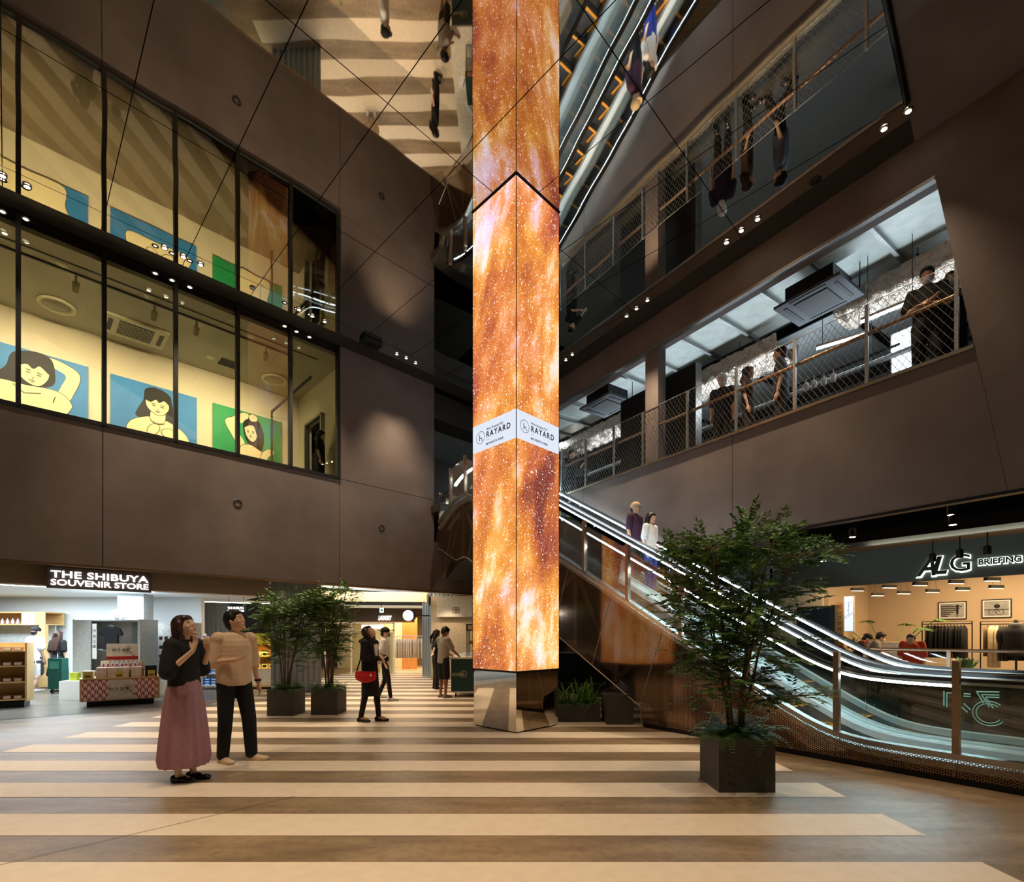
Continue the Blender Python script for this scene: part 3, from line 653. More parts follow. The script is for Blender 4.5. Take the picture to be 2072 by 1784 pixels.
M_YEL = mat('step_yellow', (214, 140, 28), .5)
M_DECKS = mat('deck_steel', (222, 230, 232), .32, .3, nscale=3, namt=.08)
M_DBLK = mat('black_panel', (16, 18, 20), .12, coat=.3)
M_ELED = mat('escalator_led', (255, 255, 255), .5, emit=24.0, ecol=(222, 242, 255))
step_me = step_ed = None
def escalator(name_label, ya, yb):
    """ya near balustrade, yb far balustrade (negative y is away from the viewer)"""
    global step_me, step_ed
    t = thing('escalator', name_label, 'escalator', ES.w(0, 0), ES.ang, 'pair of escalators')
    for yy in (ya, yb):
        sgn = 1 if yy == ya else -1
        for (a, b_) in ((.02, 1.6), (1.6, 3.2), (3.2, 4.8), (4.8, 6.4), (6.4, 8.0), (8.0, 9.6), (9.6, 10.9)):
            ribbon(MB(), yy - .005, yy + .005, .2, .93, a - .6 if a < .1 else a + .004, b_ - .004, .1).build('glass_panel', M_EG, t)
        # rounded newel glass
        v = [(-.6, yy, fz(0) + .2), (-.6, yy, .93)] + [(-.6 - .36 * math.sin(q_), yy, .57 + .36 * math.cos(q_)) for q_ in [PI * i / 8 for i in range(9)]]
        MB().poly([v[0]] + v[2:], .008, (0, 1, 0)).build('glass_panel', M_EG, t)
        path = [(-.3, yy, .13), (-.6, yy, .13)] + [(-.6 - .42 * math.sin(PI * (1 - i / 10)), yy, .56 + .43 * math.cos(PI * (1 - i / 10))) for i in range(11)] + rail_pts(.99, yy, -.5, SB - .2)
        hr = MB(); ribbon(hr, yy - .04, yy + .04, .985, 1.02, -.55, SB - .1); hr.tube(path[:13], .036, 6); hr.build('handrail', M_HR, t)
        ribbon(MB(), yy - .03, yy + .03, .955, .985, -.6, SB - .1).build('handrail_track', M_SS, t)
        ribbon(MB(), yy - .017, yy + .017, .925, .95, .55, SB - .5).build('led_strip', M_ELED, t)
        ribbon(MB(), min(yy - .12 * sgn, yy + .16 * sgn), max(yy - .12 * sgn, yy + .16 * sgn), .12, .2, -.95, SB).build('deck', M_DECKS, t)
        ribbon(MB(), min(yy - .1 * sgn, yy - .13 * sgn), max(yy - .1 * sgn, yy - .13 * sgn), -.1, .12, -.6, SB).build('skirt_panel', M_SS, t)
    w_ = abs(ya - yb) - .28; yc = (ya + yb) / 2
    if step_me is None:
        step_me = MB().bx(-.2, .2, -w_ / 2, w_ / 2, -.06, -.004).bx(-.2, -.17, -w_ / 2, w_ / 2, -.24, -.06).mesh('step', M_STEP)
        step_ed = MB().bx(-.2, -.155, -w_ / 2, w_ / 2, -.004, .002).bx(-.155, .2, w_ / 2 - .04, w_ / 2, -.004, .002).bx(-.155, .2, -w_ / 2, -w_ / 2 + .04, -.004, .002).mesh('edge', M_YEL)
    for k_ in range(28):
        s = .1 + .39 * k_; z = fz(s)
        o = obj('step', step_me, t, (s, yc, z)); obj('yellow_edge', step_ed, o)
    MB().bx(-1.5, -.05, yc - w_ / 2, yc + w_ / 2, -.02, .006).build('landing_plate', M_SS, t)
    return t
E1 = (-.24, -1.14); E2 = (-1.44, -2.30)
escalator('near escalator with lit glass sides rising behind the screen column', *E1)
escalator('far escalator with lit glass sides beside the brown wall, carrying two riders', *E2)
for yy in (E1[1], E1[0], E2[1]):
    a0 = ES.w(1.5, yy - .0, fz(1.5) + .9); a1 = ES.w(10, yy, fz(10) + .9)

# truss cladding
tr = thing('escalator_truss', 'perforated bronze metal cladding of the escalator truss with glass guard on posts', 'escalator side', ES.w(0, 0), ES.ang)
def perf_mat():
    m = bpy.data.materials.new('perforated_bronze'); m.use_nodes = True; nt = m.node_tree; L = nt.links
    b = nt.nodes['Principled BSDF']; out = nt.nodes['Material Output']
    b.inputs['Base Color'].default_value = (*lin((142, 120, 100)), 1); b.inputs['Metallic'].default_value = .95; b.inputs['Roughness'].default_value = .09
    tc = nt.nodes.new('ShaderNodeTexCoord'); sp = nt.nodes.new('ShaderNodeSeparateXYZ'); L.new(tc.outputs['Object'], sp.inputs[0])
    P_ = .042
    def dots(ox, oz):
        u = mathn(nt, 'SUBTRACT', mathn(nt, 'FRACT', mathn(nt, 'ADD', mathn(nt, 'DIVIDE', sp.outputs[0], P_), ox)), .5)
        v = mathn(nt, 'SUBTRACT', mathn(nt, 'FRACT', mathn(nt, 'ADD', mathn(nt, 'DIVIDE', sp.outputs[2], P_ * .6), oz)), .5)
        d = mathn(nt, 'ADD', mathn(nt, 'MULTIPLY', mathn(nt, 'MULTIPLY', u, u), 1.0), mathn(nt, 'MULTIPLY', mathn(nt, 'MULTIPLY', v, v), .36))
        return mathn(nt, 'LESS_THAN', d, .047)
    h = mathn(nt, 'MAXIMUM', dots(0, 0), dots(.5, .5))
    tr_ = nt.nodes.new('ShaderNodeBsdfTransparent'); mx = nt.nodes.new('ShaderNodeMixShader')
    L.new(h, mx.inputs[0]); L.new(b.outputs[0], mx.inputs[1]); L.new(tr_.outputs[0], mx.inputs[2]); L.new(mx.outputs[0], out.inputs[0])
    return m
M_PERF = perf_mat()
SC = 4.27
def topz(s): return fz(s) + .24
def botz(s):
    if s < SC: return .07
    return min(max(fz(s) + .30 - 1.55, .07), 3.74)
def slantline(s0):
    p = (s0, topz(s0)); q = p; st__ = .02; slope = .37
    if s0 < 1.2: slope = .37 * max(0, (s0 + .2) / 1.4) if s0 > -.2 else 0
    while q[1] > botz(q[0]) and q[1] > .07: q = (q[0] + st__ * slope, q[1] - st__)
    return p, (q[0], max(q[1], .07))
joints = [-1.6, -.55, .45, 1.467, 2.83, 3.857, 4.888, 5.92, 6.95, 7.98, 9.0, 10.0, 10.93]
for a, b_ in zip(joints[:-1], joints[1:]):
    n = 12; m = MB(); prev = None
    for i in range(n + 1):
        s = a + .004 + (b_ - a - .008) * i / n; p, q = slantline(s)
        if prev: m.add([(prev[0][0], 0, prev[0][1]), (p[0], 0, p[1]), (q[0], 0, q[1]), (prev[1][0], 0, prev[1][1])], [(0, 1, 2, 3)])
        prev = (p, q)
    m.build('cladding_panel', M_PERF, tr)
j = MB()
for s in joints[1:-1]:
    p, q = slantline(s); j.tube([(p[0], .004, p[1]), (q[0], .004, q[1])], .005, 4)
j.build('joint_trim', M_SS, tr)
jb = MB(); jb.tube([(SC, 0, .07), (SC, 0, botz(SC + .01))] + [(s, 0, botz(s)) for s in [SC + .02 + (10.0 - SC) * i / 30 for i in range(31)]] + [(10.93, 0, 3.74)], .014, 4); jb.build('lower_edge', M_SS, tr)
MB().bx(-1.6, SC, -.08, -.04, 0, .07).build('plinth', M_BLK, tr)
r_ = MB(); ribbon(r_, -.1, .02, .24, .30, -1.6, 10.93); r_.build('curb_rail', M_SS, tr)
MB().bx(10.9, 10.94, -2.4, 0, 3.74, 5.2).build('end_panel', M_PERF, tr)
# inner body and truss members seen through the holes
vs = []; n = 60
for i in range(n + 1):
    s = -1.5 + 12.4 * i / n; zb = 0 if s < SC else botz(s) + .02
    vs += [(s, -.22, zb), (s, -2.3, zb), (s, -2.3, topz(s) - .3 if topz(s) - .3 > zb else zb + .01), (s, -.22, topz(s) - .3 if topz(s) - .3 > zb else zb + .01)]
fs = [(4 * i + a, 4 * i + (a + 1) % 4, 4 * i + 4 + (a + 1) % 4, 4 * i + 4 + a) for i in range(n) for a in range(4)]
MB().add(vs, fs + [(0, 1, 2, 3), (4 * n + 3, 4 * n + 2, 4 * n + 1, 4 * n)]).build('truss_body', mat('truss_dark', (36, 30, 26), .6), tr)
M_TM = mat('truss_member', (96, 78, 62), .6, .2)
tm = MB()
for i, s in enumerate([1.9 + 1.0 * k_ for k_ in range(9)]):
    b0 = botz(s) + .05; t0 = topz(s) - .1
    if t0 - b0 < .3: continue
    tm.box((s, -.15, (b0 + t0) / 2), (.09, .05, t0 - b0))
    s2 = s + 1.0; b2 = botz(s2) + .05; t2 = topz(s2) - .1
    pa_, pb_ = ((s, t0), (s2, b2)) if i % 2 == 0 else ((s, b0), (s2, t2))
    tm.tube([(pa_[0], -.16, pa_[1]), (pb_[0], -.16, pb_[1])], .045, 4, sm=False)
tm.build('truss_member', M_TM, tr)
# guard posts and glass
M_POST = mat('guard_post', (150, 128, 108), .3, .8, nscale=5, namt=.06)
posts = [-.58, .465, 1.508, 2.53, 3.551, 4.549, 5.54, 6.56, 7.58, 8.6, 9.6, 10.3]
for s in posts:
    MB().bx(s - .028, s + .028, -.04, .03, fz(s) + .3, fz(s) + 1.2).build('guard_post', M_POST, tr)
for a, b_ in zip(posts[:-1], posts[1:]): ribbon(MB(), -.012, -.002, .3, 1.13, a + .035, b_ - .035, .1).build('guard_glass', M_OG, tr)
# deck plates between and beside the escalators
dk = MB(); ribbon(dk, -.12, -.04, .14, .2, -1.2, SB); dk.build('outer_deck', M_DECKS, tr)
dk = MB(); ribbon(dk, -.225, -.12, .09, .13, -1.2, SB); dk.build('dark_channel', M_DBLK, tr)
dk = MB(); ribbon(dk, E2[0] + .12, E1[1] - .12, .16, .22, -1.2, SB); dk.build('middle_deck', M_DECKS, tr)
# sticker on the near newel: outlined pictograms etched on the guard glass
ol = MB()
def line(a, b_, th=.006):
    ol.tube([(a[0], .0, a[1]), (b_[0], .0, b_[1])], th, 4, sm=False)
M_ETCH = mat('etched_line', (150, 214, 206), .5, emit=.12)
def hx(px, py): return ES.hit(px, py, 0)
for (a, b_) in (((1976, 1399), (2022, 1400)), ((1976, 1399), (1990, 1422)), ((1986, 1405), (2022, 1406)), ((1986, 1405), (2002, 1430)), ((1994, 1410), (2022, 1411)), ((1994, 1410), (2010, 1433)), ((1950, 1403), (1964, 1404)), ((1950, 1408), (1964, 1409)), ((1910, 1398), (1910, 1428)), ((1916, 1401), (1916, 1430)), ((1916, 1401), (1926, 1402)), ((1950, 1423), (1964, 1436)), ((1946, 1430), (1958, 1441))):
    line(hx(*a), hx(*b_))
for rr in (.115, .09):
    c_ = hx(2001, 1443); pv = None
    for i in range(20):
        an = -.6 - i * (PI * 1.55) / 19; p_ = (c_[0] - rr * math.cos(an), c_[1] + rr * math.sin(an))
        if pv: line(pv, p_, .004)
        pv = p_
ol.build('etched_pictogram', M_ETCH, tr)['kind'] = 'stuff'

struct('wall_under_escalator', MB().poly([ES.w(4.4, -2.34, 0), ES.w(12.5, -2.34, 0), ES.w(12.5, -2.34, 3.2), ES.w(7.2, -2.34, 2.0), ES.w(4.4, -2.34, .4)], .04), mat('polished_black', (22, 22, 23), .06), label='polished black wall under the escalators')
# ================================================================== DOWNLIGHTS IN THE SOFFIT STRIPS
dl_me = MB().lathe([(.034, -.012), (.052, -.012), (.056, 0), (.03, .001), (.03, -.003)], 18, cap=False).mesh('ring', M_STEEL)
dl_on = MB().lathe([(.001, -.009), (.034, -.011)], 18, cap=False).mesh('lens', mat('downlight_on', (255, 240, 215), .5, emit=34.0, ecol=(255, 232, 200)))
dl_dim = MB().lathe([(.001, -.009), (.034, -.011)], 18, cap=False).mesh('lens', mat('downlight_dim', (255, 246, 232), .5, emit=3.0, ecol=(255, 240, 220)))
dl_off = MB().lathe([(.001, -.009), (.05, -.011)], 18, cap=False).mesh('lens', M_BLK)
ZD = CEIL - .012
def downlight(p, lens, label, power, ang=62, tilt=(0, 0, 0), grp=None):
    t = thing('downlight', label, 'downlight', p, 0, grp)
    obj('trim_ring', dl_me, t); obj('lens', lens, t)
    if power: spot('downlight_beam', (p[0], p[1], p[2] - .03), power, WARM, ang, .75, tilt, .03)
LP = [((5, 355), (55, 377)), ((333, 501), (371, 519), (406, 535)), ((605, 626), (632, 639), (657, 650)), ((803, 716), (822, 724), (841, 734))]
nm = ['first pair from the left edge', 'trio above the middle gallery pane', 'trio at the end of the gallery windows', 'trio left of the screen column']
for g_, (grp, n_) in enumerate(zip(LP, nm)):
    for q, p in enumerate(grp):
        w_ = G(p[0], p[1], ZD)
        downlight(w_, dl_on if g_ < 2 else dl_dim, 'small round ceiling spotlight, %s, %s of it' % (n_, ('left', 'middle', 'right')[q] if len(grp) == 3 else ('left', 'right')[q]), (130, 330, 360, 260)[g_], grp='soffit spotlights on the left')
RP = [((1145, 728), (1158, 717)), ((1268, 639), (1288, 624), (1310, 607)), ((1470, 490), (1500, 466), (1533, 443)), ((1789, 260), (1838, 224))]
nm = ['pair right of the screen column', 'trio above the walkway pillar', 'glowing trio in the right soffit', 'brightest pair in the right soffit']
for g_, (grp, n_) in enumerate(zip(RP, nm)):
    for q, p in enumerate(grp):
        w_ = G(p[0], p[1], ZD)
        downlight(w_, dl_on if g_ > 1 else dl_dim, 'small round ceiling spotlight, %s, %s of it' % (n_, ('left', 'middle', 'right')[q] if len(grp) == 3 else ('left', 'right')[q]), (180, 340, 320, 130)[g_], grp='soffit spotlights on the right')
t = thing('smoke_detector', 'flat pale round detector on the soffit right of the glowing spotlights', 'detector', G(511, 583, ZD)); MB().lathe([(.001, -.02), (.04, -.018), (.055, 0)], 18, cap=False).build('cover', M_LGREY, t)
t = thing('ceiling_hole', 'dark round hole in the right soffit', 'vent', G(1650, 366, CEIL - .006)); MB().lathe([(.001, -.006), (.07, -.006), (.08, 0)], 18, cap=False).build('cover', M_BLK, t)
t = thing('projector_box', 'black box fitting hanging under the left soffit beside the gallery windows', 'light fitting', G(752, 697, CEIL - .1), LW.ang)
MB().bx(-.22, .22, -.1, .16, 0, .09).build('housing', M_BLK, t); MB().bx(-.04, .04, -.03, .03, -.05, 0).build('arm', M_BLK, t)
spot('wall_wash', LW.w(JE - 1.25, -.4, 8.05), 45, WARM, 38, .9, (0.0, 0, 0))
# further spotlights of the same ceiling, over the viewer's side of the atrium
for i, (x_, y_) in enumerate(((-6.4, 2.0), (-5.0, .6), (-2.6, 4.6), (-4.6, 3.4), (0.6, 1.6), (1.6, 3.6), (3.9, 3.6), (-.8, -.6))):
    spot('downlight_beam', (x_, y_, CEIL - .05), 420, WARM, 75, .8, (0, 0, 0), .05)
# soft spill of the lit floors around
area('atrium_fill', (-2, 3.5, 8.1), (0, 0, 0), (6, 4), 40, NEUT)
for (x_, y_, p_) in ((-3.4, 10.2, 190), (-1.6, 11.6, 150), (-3.6, 13.4, 130)): spot('mall_downlight', (x_, y_, 2.6 if y_ > 12 else CEIL - .1), p_ * (.25 if y_ > 12 else 1), WARM, 80 if y_ > 12 else 45, .8)
# ================================================================== GALLERY: PICTURES AND CEILING FITTINGS
M_INK = mat('ink_black', (22, 18, 18), .6); M_SKINP = mat('picture_skin', (242, 228, 186), .6, namt=.0)
M_PB = mat('picture_blue', (52, 134, 206), .55, nscale=1.2, namt=.12); M_PG = mat('picture_green', (36, 158, 96), .55, nscale=1.2, namt=.12)
def smooth_loop(pts, n=6):
    out = []; N = len(pts)
    for i in range(N):
        p0, p1, p2, p3 = [Vector(pts[(i + k) % N]) for k in (-1, 0, 1, 2)]
        for j in range(n):
            t = j / n; out.append(.5 * ((2 * p1) + (p2 - p0) * t + (2 * p0 - 5 * p1 + 4 * p2 - p3) * t * t + (3 * p1 - p0 - 3 * p2 + p3) * t ** 3))
    return out
def picture(label, x0, w, top, bg, shapes, sv=1.0):
    shapes = [(a, b, ([[(p[0], p[1] * sv) for p in ln] for ln in c] if b == 'line' else [(p[0], p[1] * sv) for p in c])) for a, b, c in shapes]
    t = thing('picture', label, 'picture', LW.w(x0, GD), LW.ang, 'portrait pictures in the gallery')
    MB().bx(0, w, -.06, -.01, top - w, top).build('canvas', bg, t)
    for li, (nm_, kind, pts) in enumerate(shapes):
        y = -.062 - .0016 * li
        if kind in ('skin', 'ink'):
            lp = smooth_loop([(p[0] * w, p[1] * w) for p in pts])
            c = sum(lp, Vector((0, 0))) / len(lp)
            if kind == 'skin':
                ot = [p + (p - c).normalized() * .012 for p in lp]
                m_ = MB().add([(p.x, y + .0007, top - p.y) for p in ot], [tuple(range(len(ot)))])
                m_.build('outline', M_INK, t)
            MB().add([(p.x, y, top - p.y) for p in lp], [tuple(range(len(lp)))]).build(nm_, M_SKINP if kind == 'skin' else M_INK, t)
        else:
            m_ = MB()
            for ln in pts:
                q = [(p[0] * w, y - .001, top - p[1] * w) for p in ln]; m_.tube(q, .006, 4)
            m_.build(nm_, M_INK, t)
def face_lines(cx, cy, s=1.0, tilt=0.0):
    def R(x, y_): c_, s_ = math.cos(tilt), math.sin(tilt); return (cx + (x * c_ - y_ * s_) * s, cy + (x * s_ + y_ * c_) * s)
    L = [[R(-.07, -.005), R(-.05, -.018), (R(-.025, -.006))], [R(.03, -.006), R(.055, -.018), R(.075, -.004)], [R(-.075, -.04), R(-.03, -.045)], [R(.03, -.045), R(.08, -.038)],
         [R(0, .03), R(.008, .05), R(-.004, .053)], [R(-.03, .083), R(0, .078), R(.03, .083)], [R(-.012, .1), R(.014, .1)]]
    L += [[R(-.05, -.006), R(-.046, .002)], [R(.052, -.006), R(.056, .002)]]
    return L
W1 = 1.145 * LW.d.length * 1.431
bx0 = LW.hit(223, 759, GD)[0]; bx1 = LW.hit(397, 806, GD)[0]; PW = bx1 - bx0; PT = LW.hit(300, 779, GD)[1]
px3 = LW.hit(430, 818, GD)[0]; px1 = LW.hit(178, 745, GD)[0] - PW
picture('blue square picture of a dark-haired woman with both hands raised to her chest', bx0, PW, PT, M_PB, [
    ('hair', 'ink', [(.5, .03), (.66, .1), (.7, .3), (.76, .5), (.74, .62), (.5, .62), (.28, .6), (.3, .45), (.36, .28), (.38, .1)]),
    ('body', 'skin', [(.22, .7), (.34, .6), (.47, .55), (.6, .56), (.76, .64), (.88, .78), (.9, 1.0), (.5, .995), (.2, .995), (.17, .84)]),
    ('neck', 'skin', [(.46, .42), (.6, .42), (.6, .6), (.52, .64), (.44, .6)]),
    ('face', 'skin', [(.4, .25), (.52, .2), (.64, .26), (.65, .36), (.6, .46), (.53, .5), (.44, .45), (.39, .36)]),
    ('fringe', 'ink', [(.38, .26), (.42, .14), (.54, .09), (.65, .16), (.67, .3), (.6, .23), (.54, .28), (.5, .24), (.44, .3)]),
    ('line_work', 'line', face_lines(.525, .36, .95) + [[(.44, .62), (.5, .67), (.6, .64)]]),
    ('hand', 'skin', [(.43, .72), (.5, .66), (.54, .7), (.53, .78), (.47, .86), (.4, .84)]), ('hand', 'skin', [(.58, .74), (.66, .7), (.72, .76), (.7, .86), (.62, .86), (.57, .8)])], .8)
picture('leftmost picture, blue, of a dark-haired woman with one arm raised over her head', px1, PW, PT, M_PB, [
    ('arm', 'skin', [(.58, .04), (.7, .03), (.88, .1), (.92, .2), (.86, .4), (.8, .52), (.7, .48), (.74, .34), (.78, .2), (.66, .13)]),
    ('hair', 'ink', [(.5, -.0), (.64, .04), (.68, .2), (.66, .36), (.5, .44), (.3, .46), (.14, .42), (.24, .26), (.3, .08)]),
    ('body', 'skin', [(.0, .5), (.2, .44), (.4, .44), (.6, .42), (.74, .44), (.84, .56), (.78, .72), (.76, .98), (.4, .99), (.02, .99), (.01, .7)]),
    ('face', 'skin', [(.34, .22), (.46, .14), (.6, .18), (.62, .28), (.56, .39), (.49, .42), (.4, .38), (.34, .3)]),
    ('fringe', 'ink', [(.33, .22), (.36, .08), (.5, .04), (.62, .1), (.63, .24), (.54, .17), (.48, .22), (.42, .18)]),
    ('line_work', 'line', face_lines(.48, .29, .95, .15) + [[(.3, .46), (.4, .54), (.55, .5)], [(.68, .5), (.66, .58)]])])
picture('green square picture of a dark-haired woman with one hand above her head', px3, PW, PT, M_PG, [
    ('arm', 'skin', [(.5, .05), (.42, .02), (.28, .12), (.16, .22), (.26, .42), (.36, .56), (.44, .5), (.34, .34), (.3, .25), (.42, .17)]),
    ('hair', 'ink', [(.56, .07), (.66, .12), (.72, .3), (.7, .52), (.6, .6), (.5, .5), (.43, .36), (.42, .16)]),
    ('body', 'skin', [(.38, .56), (.5, .5), (.62, .54), (.72, .6), (.78, .72), (.8, .98), (.6, .99), (.36, .99), (.36, .75)]),
    ('face', 'skin', [(.44, .22), (.52, .17), (.6, .24), (.61, .36), (.56, .44), (.5, .42), (.45, .34)]),
    ('fringe', 'ink', [(.43, .24), (.46, .12), (.56, .1), (.64, .2), (.62, .34), (.57, .2), (.5, .2)]),
    ('line_work', 'line', face_lines(.52, .31, .7)),
    ('hand', 'skin', [(.5, .05), (.56, .01), (.62, .05), (.6, .11), (.52, .12)]), ('hand', 'skin', [(.68, .62), (.76, .52), (.86, .5), (.86, .58), (.78, .64), (.72, .86), (.66, .84)])])
M_GF = mat('gallery_fitting', (206, 198, 168), .6)
def gthing(nm_, label, cat, px, py, z=GZ, grp=None): return thing(nm_, label, cat, G(px, py, z), LW.ang, grp)
ac = gthing('air_conditioner', 'square recessed ceiling air conditioner between the second and third gallery mullions', 'air conditioner', 274, 668)
MB().bx(-.55, .55, -.42, .42, -.05, 0).build('casing', M_GF, ac); MB().bx(-.3, .3, -.3, .3, -.06, -.05).build('grille', M_DARK, ac)
for k_ in range(9): MB().bx(-.3, .3, -.27 + k_ * .065, -.255 + k_ * .065, -.068, -.06).build('slat', M_GF, ac)
for a in (-.44, .44): MB().bx(a - .04, a + .04, -.25, .25, -.058, -.05).build('outlet', M_DARK, ac)
for q, (px, py) in enumerate(((115, 615), (556, 766))):
    rd = gthing('round_diffuser', 'round ring air diffuser in the gallery ceiling, %s' % ('above the leftmost picture' if q == 0 else 'near the right end of the room'), 'diffuser', px, py, GZ, 'ring diffusers')
    MB().lathe([(.2, 0), (.3, -.02), (.3, -.05), (.24, -.055), (.22, -.02), (.2, -.005)], 24, cap=False).build('ring', M_GF, rd)
    MB().lathe([(.001, -.03), (.2, -.03), (.21, -.01)], 24, cap=False).build('centre_disc', M_GC, rd)
    MB().lathe([(.205, -.012), (.24, -.014)], 24, cap=False).build('shadow_gap', M_BLK, rd)
gs = ((127, 535, 'leftmost one, above the ring diffuser'), (302, 600, 'between the air conditioner and the windows'), (426, 724, 'right of the third mullion'), (508, 680, 'by the fourth mullion'))
for px, py, d_ in gs:
    sm_t = gthing('ceiling_speaker', 'small pale round ceiling disc in the gallery, ' + d_, 'detector', px, py, GZ, 'round ceiling discs'); MB().lathe([(.001, -.02), (.07, -.018), (.09, 0)], 16, cap=False).build('cover', M_GF, sm_t)
tk = thing('light_track', 'thin dark lighting track along the gallery ceiling', 'track', LW.w(0, 0), LW.ang)
ty = .0
p_ = G(300, 609, GZ); ty = (p_.xy - LW.o).dot(LW.n)
MB().bx(-9, J2 - .8, ty - .02, ty + .02, GZ - .025, GZ).build('track_rail', M_DARK, tk)
MB().bx(-9, J2 - .3, .5, .53, GZ - .012, GZ).build('track_rail', M_DARK, tk)
for q, (px, py) in enumerate(((148, 598), (300, 652), (382, 682), (520, 728), (570, 750))):
    x_ = (G(px, py - 8, GZ).xy - LW.o).dot(LW.d)
    s_ = thing('track_spotlight', 'pale track spotlight in the gallery, %s along its track' % ('leftmost', 'second from the left', 'middle one', 'fourth from the left', 'rightmost')[q], 'spotlight', LW.w(x_, ty, GZ - .025), LW.ang, 'gallery track spotlights')
    MB().bx(-.02, .02, -.02, .02, -.16, 0).build('stem', M_GF, s_); q_ = MB().lathe([(.05, -.09), (.055, .07), (.03, .09), (.001, .09)], 14).build('head', M_GF, s_, (0, .03, -.2)); q_.rotation_euler = (1.0, 0, 0)
for q, (px, py) in enumerate(((5, 427), (52, 442), (314, 552), (348, 566), (384, 580), (576, 659), (600, 670), (626, 681))):
    gthing_ = thing('downlight', 'small lit downlight at the gallery window head, %s from the left' % ('first', 'second', 'third', 'fourth', 'fifth', 'sixth', 'seventh', 'eighth')[q], 'downlight', G(px, py, GZ - .002), 0, 'gallery window downlights')
    obj('trim_ring', dl_me, gthing_); obj('lens', dl_dim, gthing_)
gv = gthing('ceiling_grille', 'dark square ventilation grille in the gallery ceiling', 'vent', 463, 735)
for k_ in range(7): MB().bx(-.2, .2, -.18 + k_ * .055, -.15 + k_ * .055, -.012, 0).build('slat', M_BLK, gv)
rp = thing('relief_panel', 'dark rippled bronze panel beyond the gallery doorway', 'wall panel', LW.w(J2 + .9, 1.0), LW.ang)
MB().bx(0, .06, 0, 1.6, F2 + .4, 6.9).build('panel', mat('rippled_bronze', (74, 56, 38), .3, .8, nscale=9, namt=.5, bump=1.0), rp)
MB().bx(-.02, .08, -.06, 0, F2, 7.0).build('frame', M_STEEL, rp)

# ================================================================== UPPER WALKWAY BEHIND THE RIGHT WALL
rl = thing('walkway_railing', 'steel railing with diamond wire mesh along the upper walkway', 'railing', RW.w(0, 0), RW.ang)
pp = [RW.hit(px, 800, .07)[0] for px in (1100, 1135, 1185, 1242, 1301, 1391, 1489.5, 1608, 1754, 1936)]
RT = CAPZ + 1.2
for x in pp: MB().bx(x - .022, x + .022, .05, .09, CAPZ, RT).build('post', M_STEEL, rl)
for a, b_ in zip(pp[:-1], pp[1:]):
    MB().tube([(a + .03, .07, RT), (b_ - .03, .07, RT)], .006, 5).build('top_wire', M_STEEL, rl)
    m_ = MB(); pz = .085
    # two families of wires crossing into diamonds
    h_ = RT - CAPZ - .02; sl = .62; n_ = int(((b_ - a) + h_ * sl) / pz)
    for s_ in (1, -1):
        for i in range(n_ + 1):
            x0 = a + i * pz - (h_ * sl if s_ > 0 else 0); x1 = x0 + s_ * h_ * sl if s_ > 0 else x0 - h_ * sl
            za, zb = CAPZ + .01, CAPZ + .01 + h_
            lo, hi = a + .03, b_ - .03
            (xa, z_a), (xb, z_b) = (x0, za), (x1, zb)
            def cut(xx_): return za + (xx_ - x0) / (x1 - x0) * (zb - za)
            if xa < lo: xa, z_a = lo, cut(lo)
            if xa > hi: xa, z_a = hi, cut(hi)
            if xb < lo: xb, z_b = lo, cut(lo)
            if xb > hi: xb, z_b = hi, cut(hi)
            if abs(z_a - z_b) > .03: m_.tube([(xa, .07, z_a), (xb, .07, z_b)], .0032, 3, cap=False, sm=False)
    o = m_.build('wire_mesh', M_STEEL, rl); o['kind'] = 'stuff'
MB().tube([(pp[0], .14, CAPZ + .80), (pp[-1] + .2, .14, CAPZ + .80)], .03, 8).build('handrail', mat('rail_bronze', (150, 122, 96), .3, .8), rl)
MB().tube([(pp[0], .07, CAPZ + .02), (pp[-1], .07, CAPZ + .02)], .01, 5).build('bottom_wire', M_STEEL, rl)
def board(label, pxa, pxb, py, off, th=.16):
    xa, za = RW.hit(pxa, py, off); xb, zb = RW.hit(pxb, py, off)
    return xa, xb
for (pa2, pb2, pyt, lab) in ((1256, 1309, 788, 'black board standing on the walkway left of the pillar'), (1340, 1407, 745, 'taller black board with silver edge standing on the walkway right of the pillar')):
    off = .75
    xa = RW.hit(pa2, pyt, off)[0]; xb, zt = RW.hit(pb2, 732 if pb2 > 1350 else 786, off)
    t = thing('display_board', lab, 'board', RW.w(0, 0), RW.ang, 'black boards on the walkway')
    MB().bx(xa, xb, off, off + .14, F2, zt).build('panel', M_BLK, t); MB().bx(xb, xb + .012, off, off + .2, F2, zt).build('edge_strip', M_SS, t)
# quilted foil ducts
def foil_mat(name, col):
    m = mat(name, col, .26, .7, nscale=18, namt=.25, bump=0.0); nt = m.node_tree; b = nt.nodes['Principled BSDF']
    v = nt.nodes.new('ShaderNodeTexVoronoi'); v.inputs['Scale'].default_value = 5; tc = nt.nodes.new('ShaderNodeTexCoord'); nt.links.new(tc.outputs['Object'], v.inputs['Vector'])
    n_ = nt.nodes.new('ShaderNodeTexNoise'); n_.inputs['Scale'].default_value = 14; n_.inputs['Detail'].default_value = 4; n_.inputs['Distortion'].default_value = 2; nt.links.new(tc.outputs['Object'], n_.inputs['Vector'])
    s_ = mathn(nt, 'ADD', v.outputs['Distance'], n_.outputs['Fac'])
    bp = nt.nodes.new('ShaderNodeBump'); bp.inputs['Strength'].default_value = 1; bp.inputs['Distance'].default_value = .03; nt.links.new(s_, bp.inputs['Height']); nt.links.new(bp.outputs[0], b.inputs['Normal'])
    return m
M_FOIL = foil_mat('silver_foil', (216, 200, 184)); M_FOILG = foil_mat('golden_foil', (200, 160, 104))
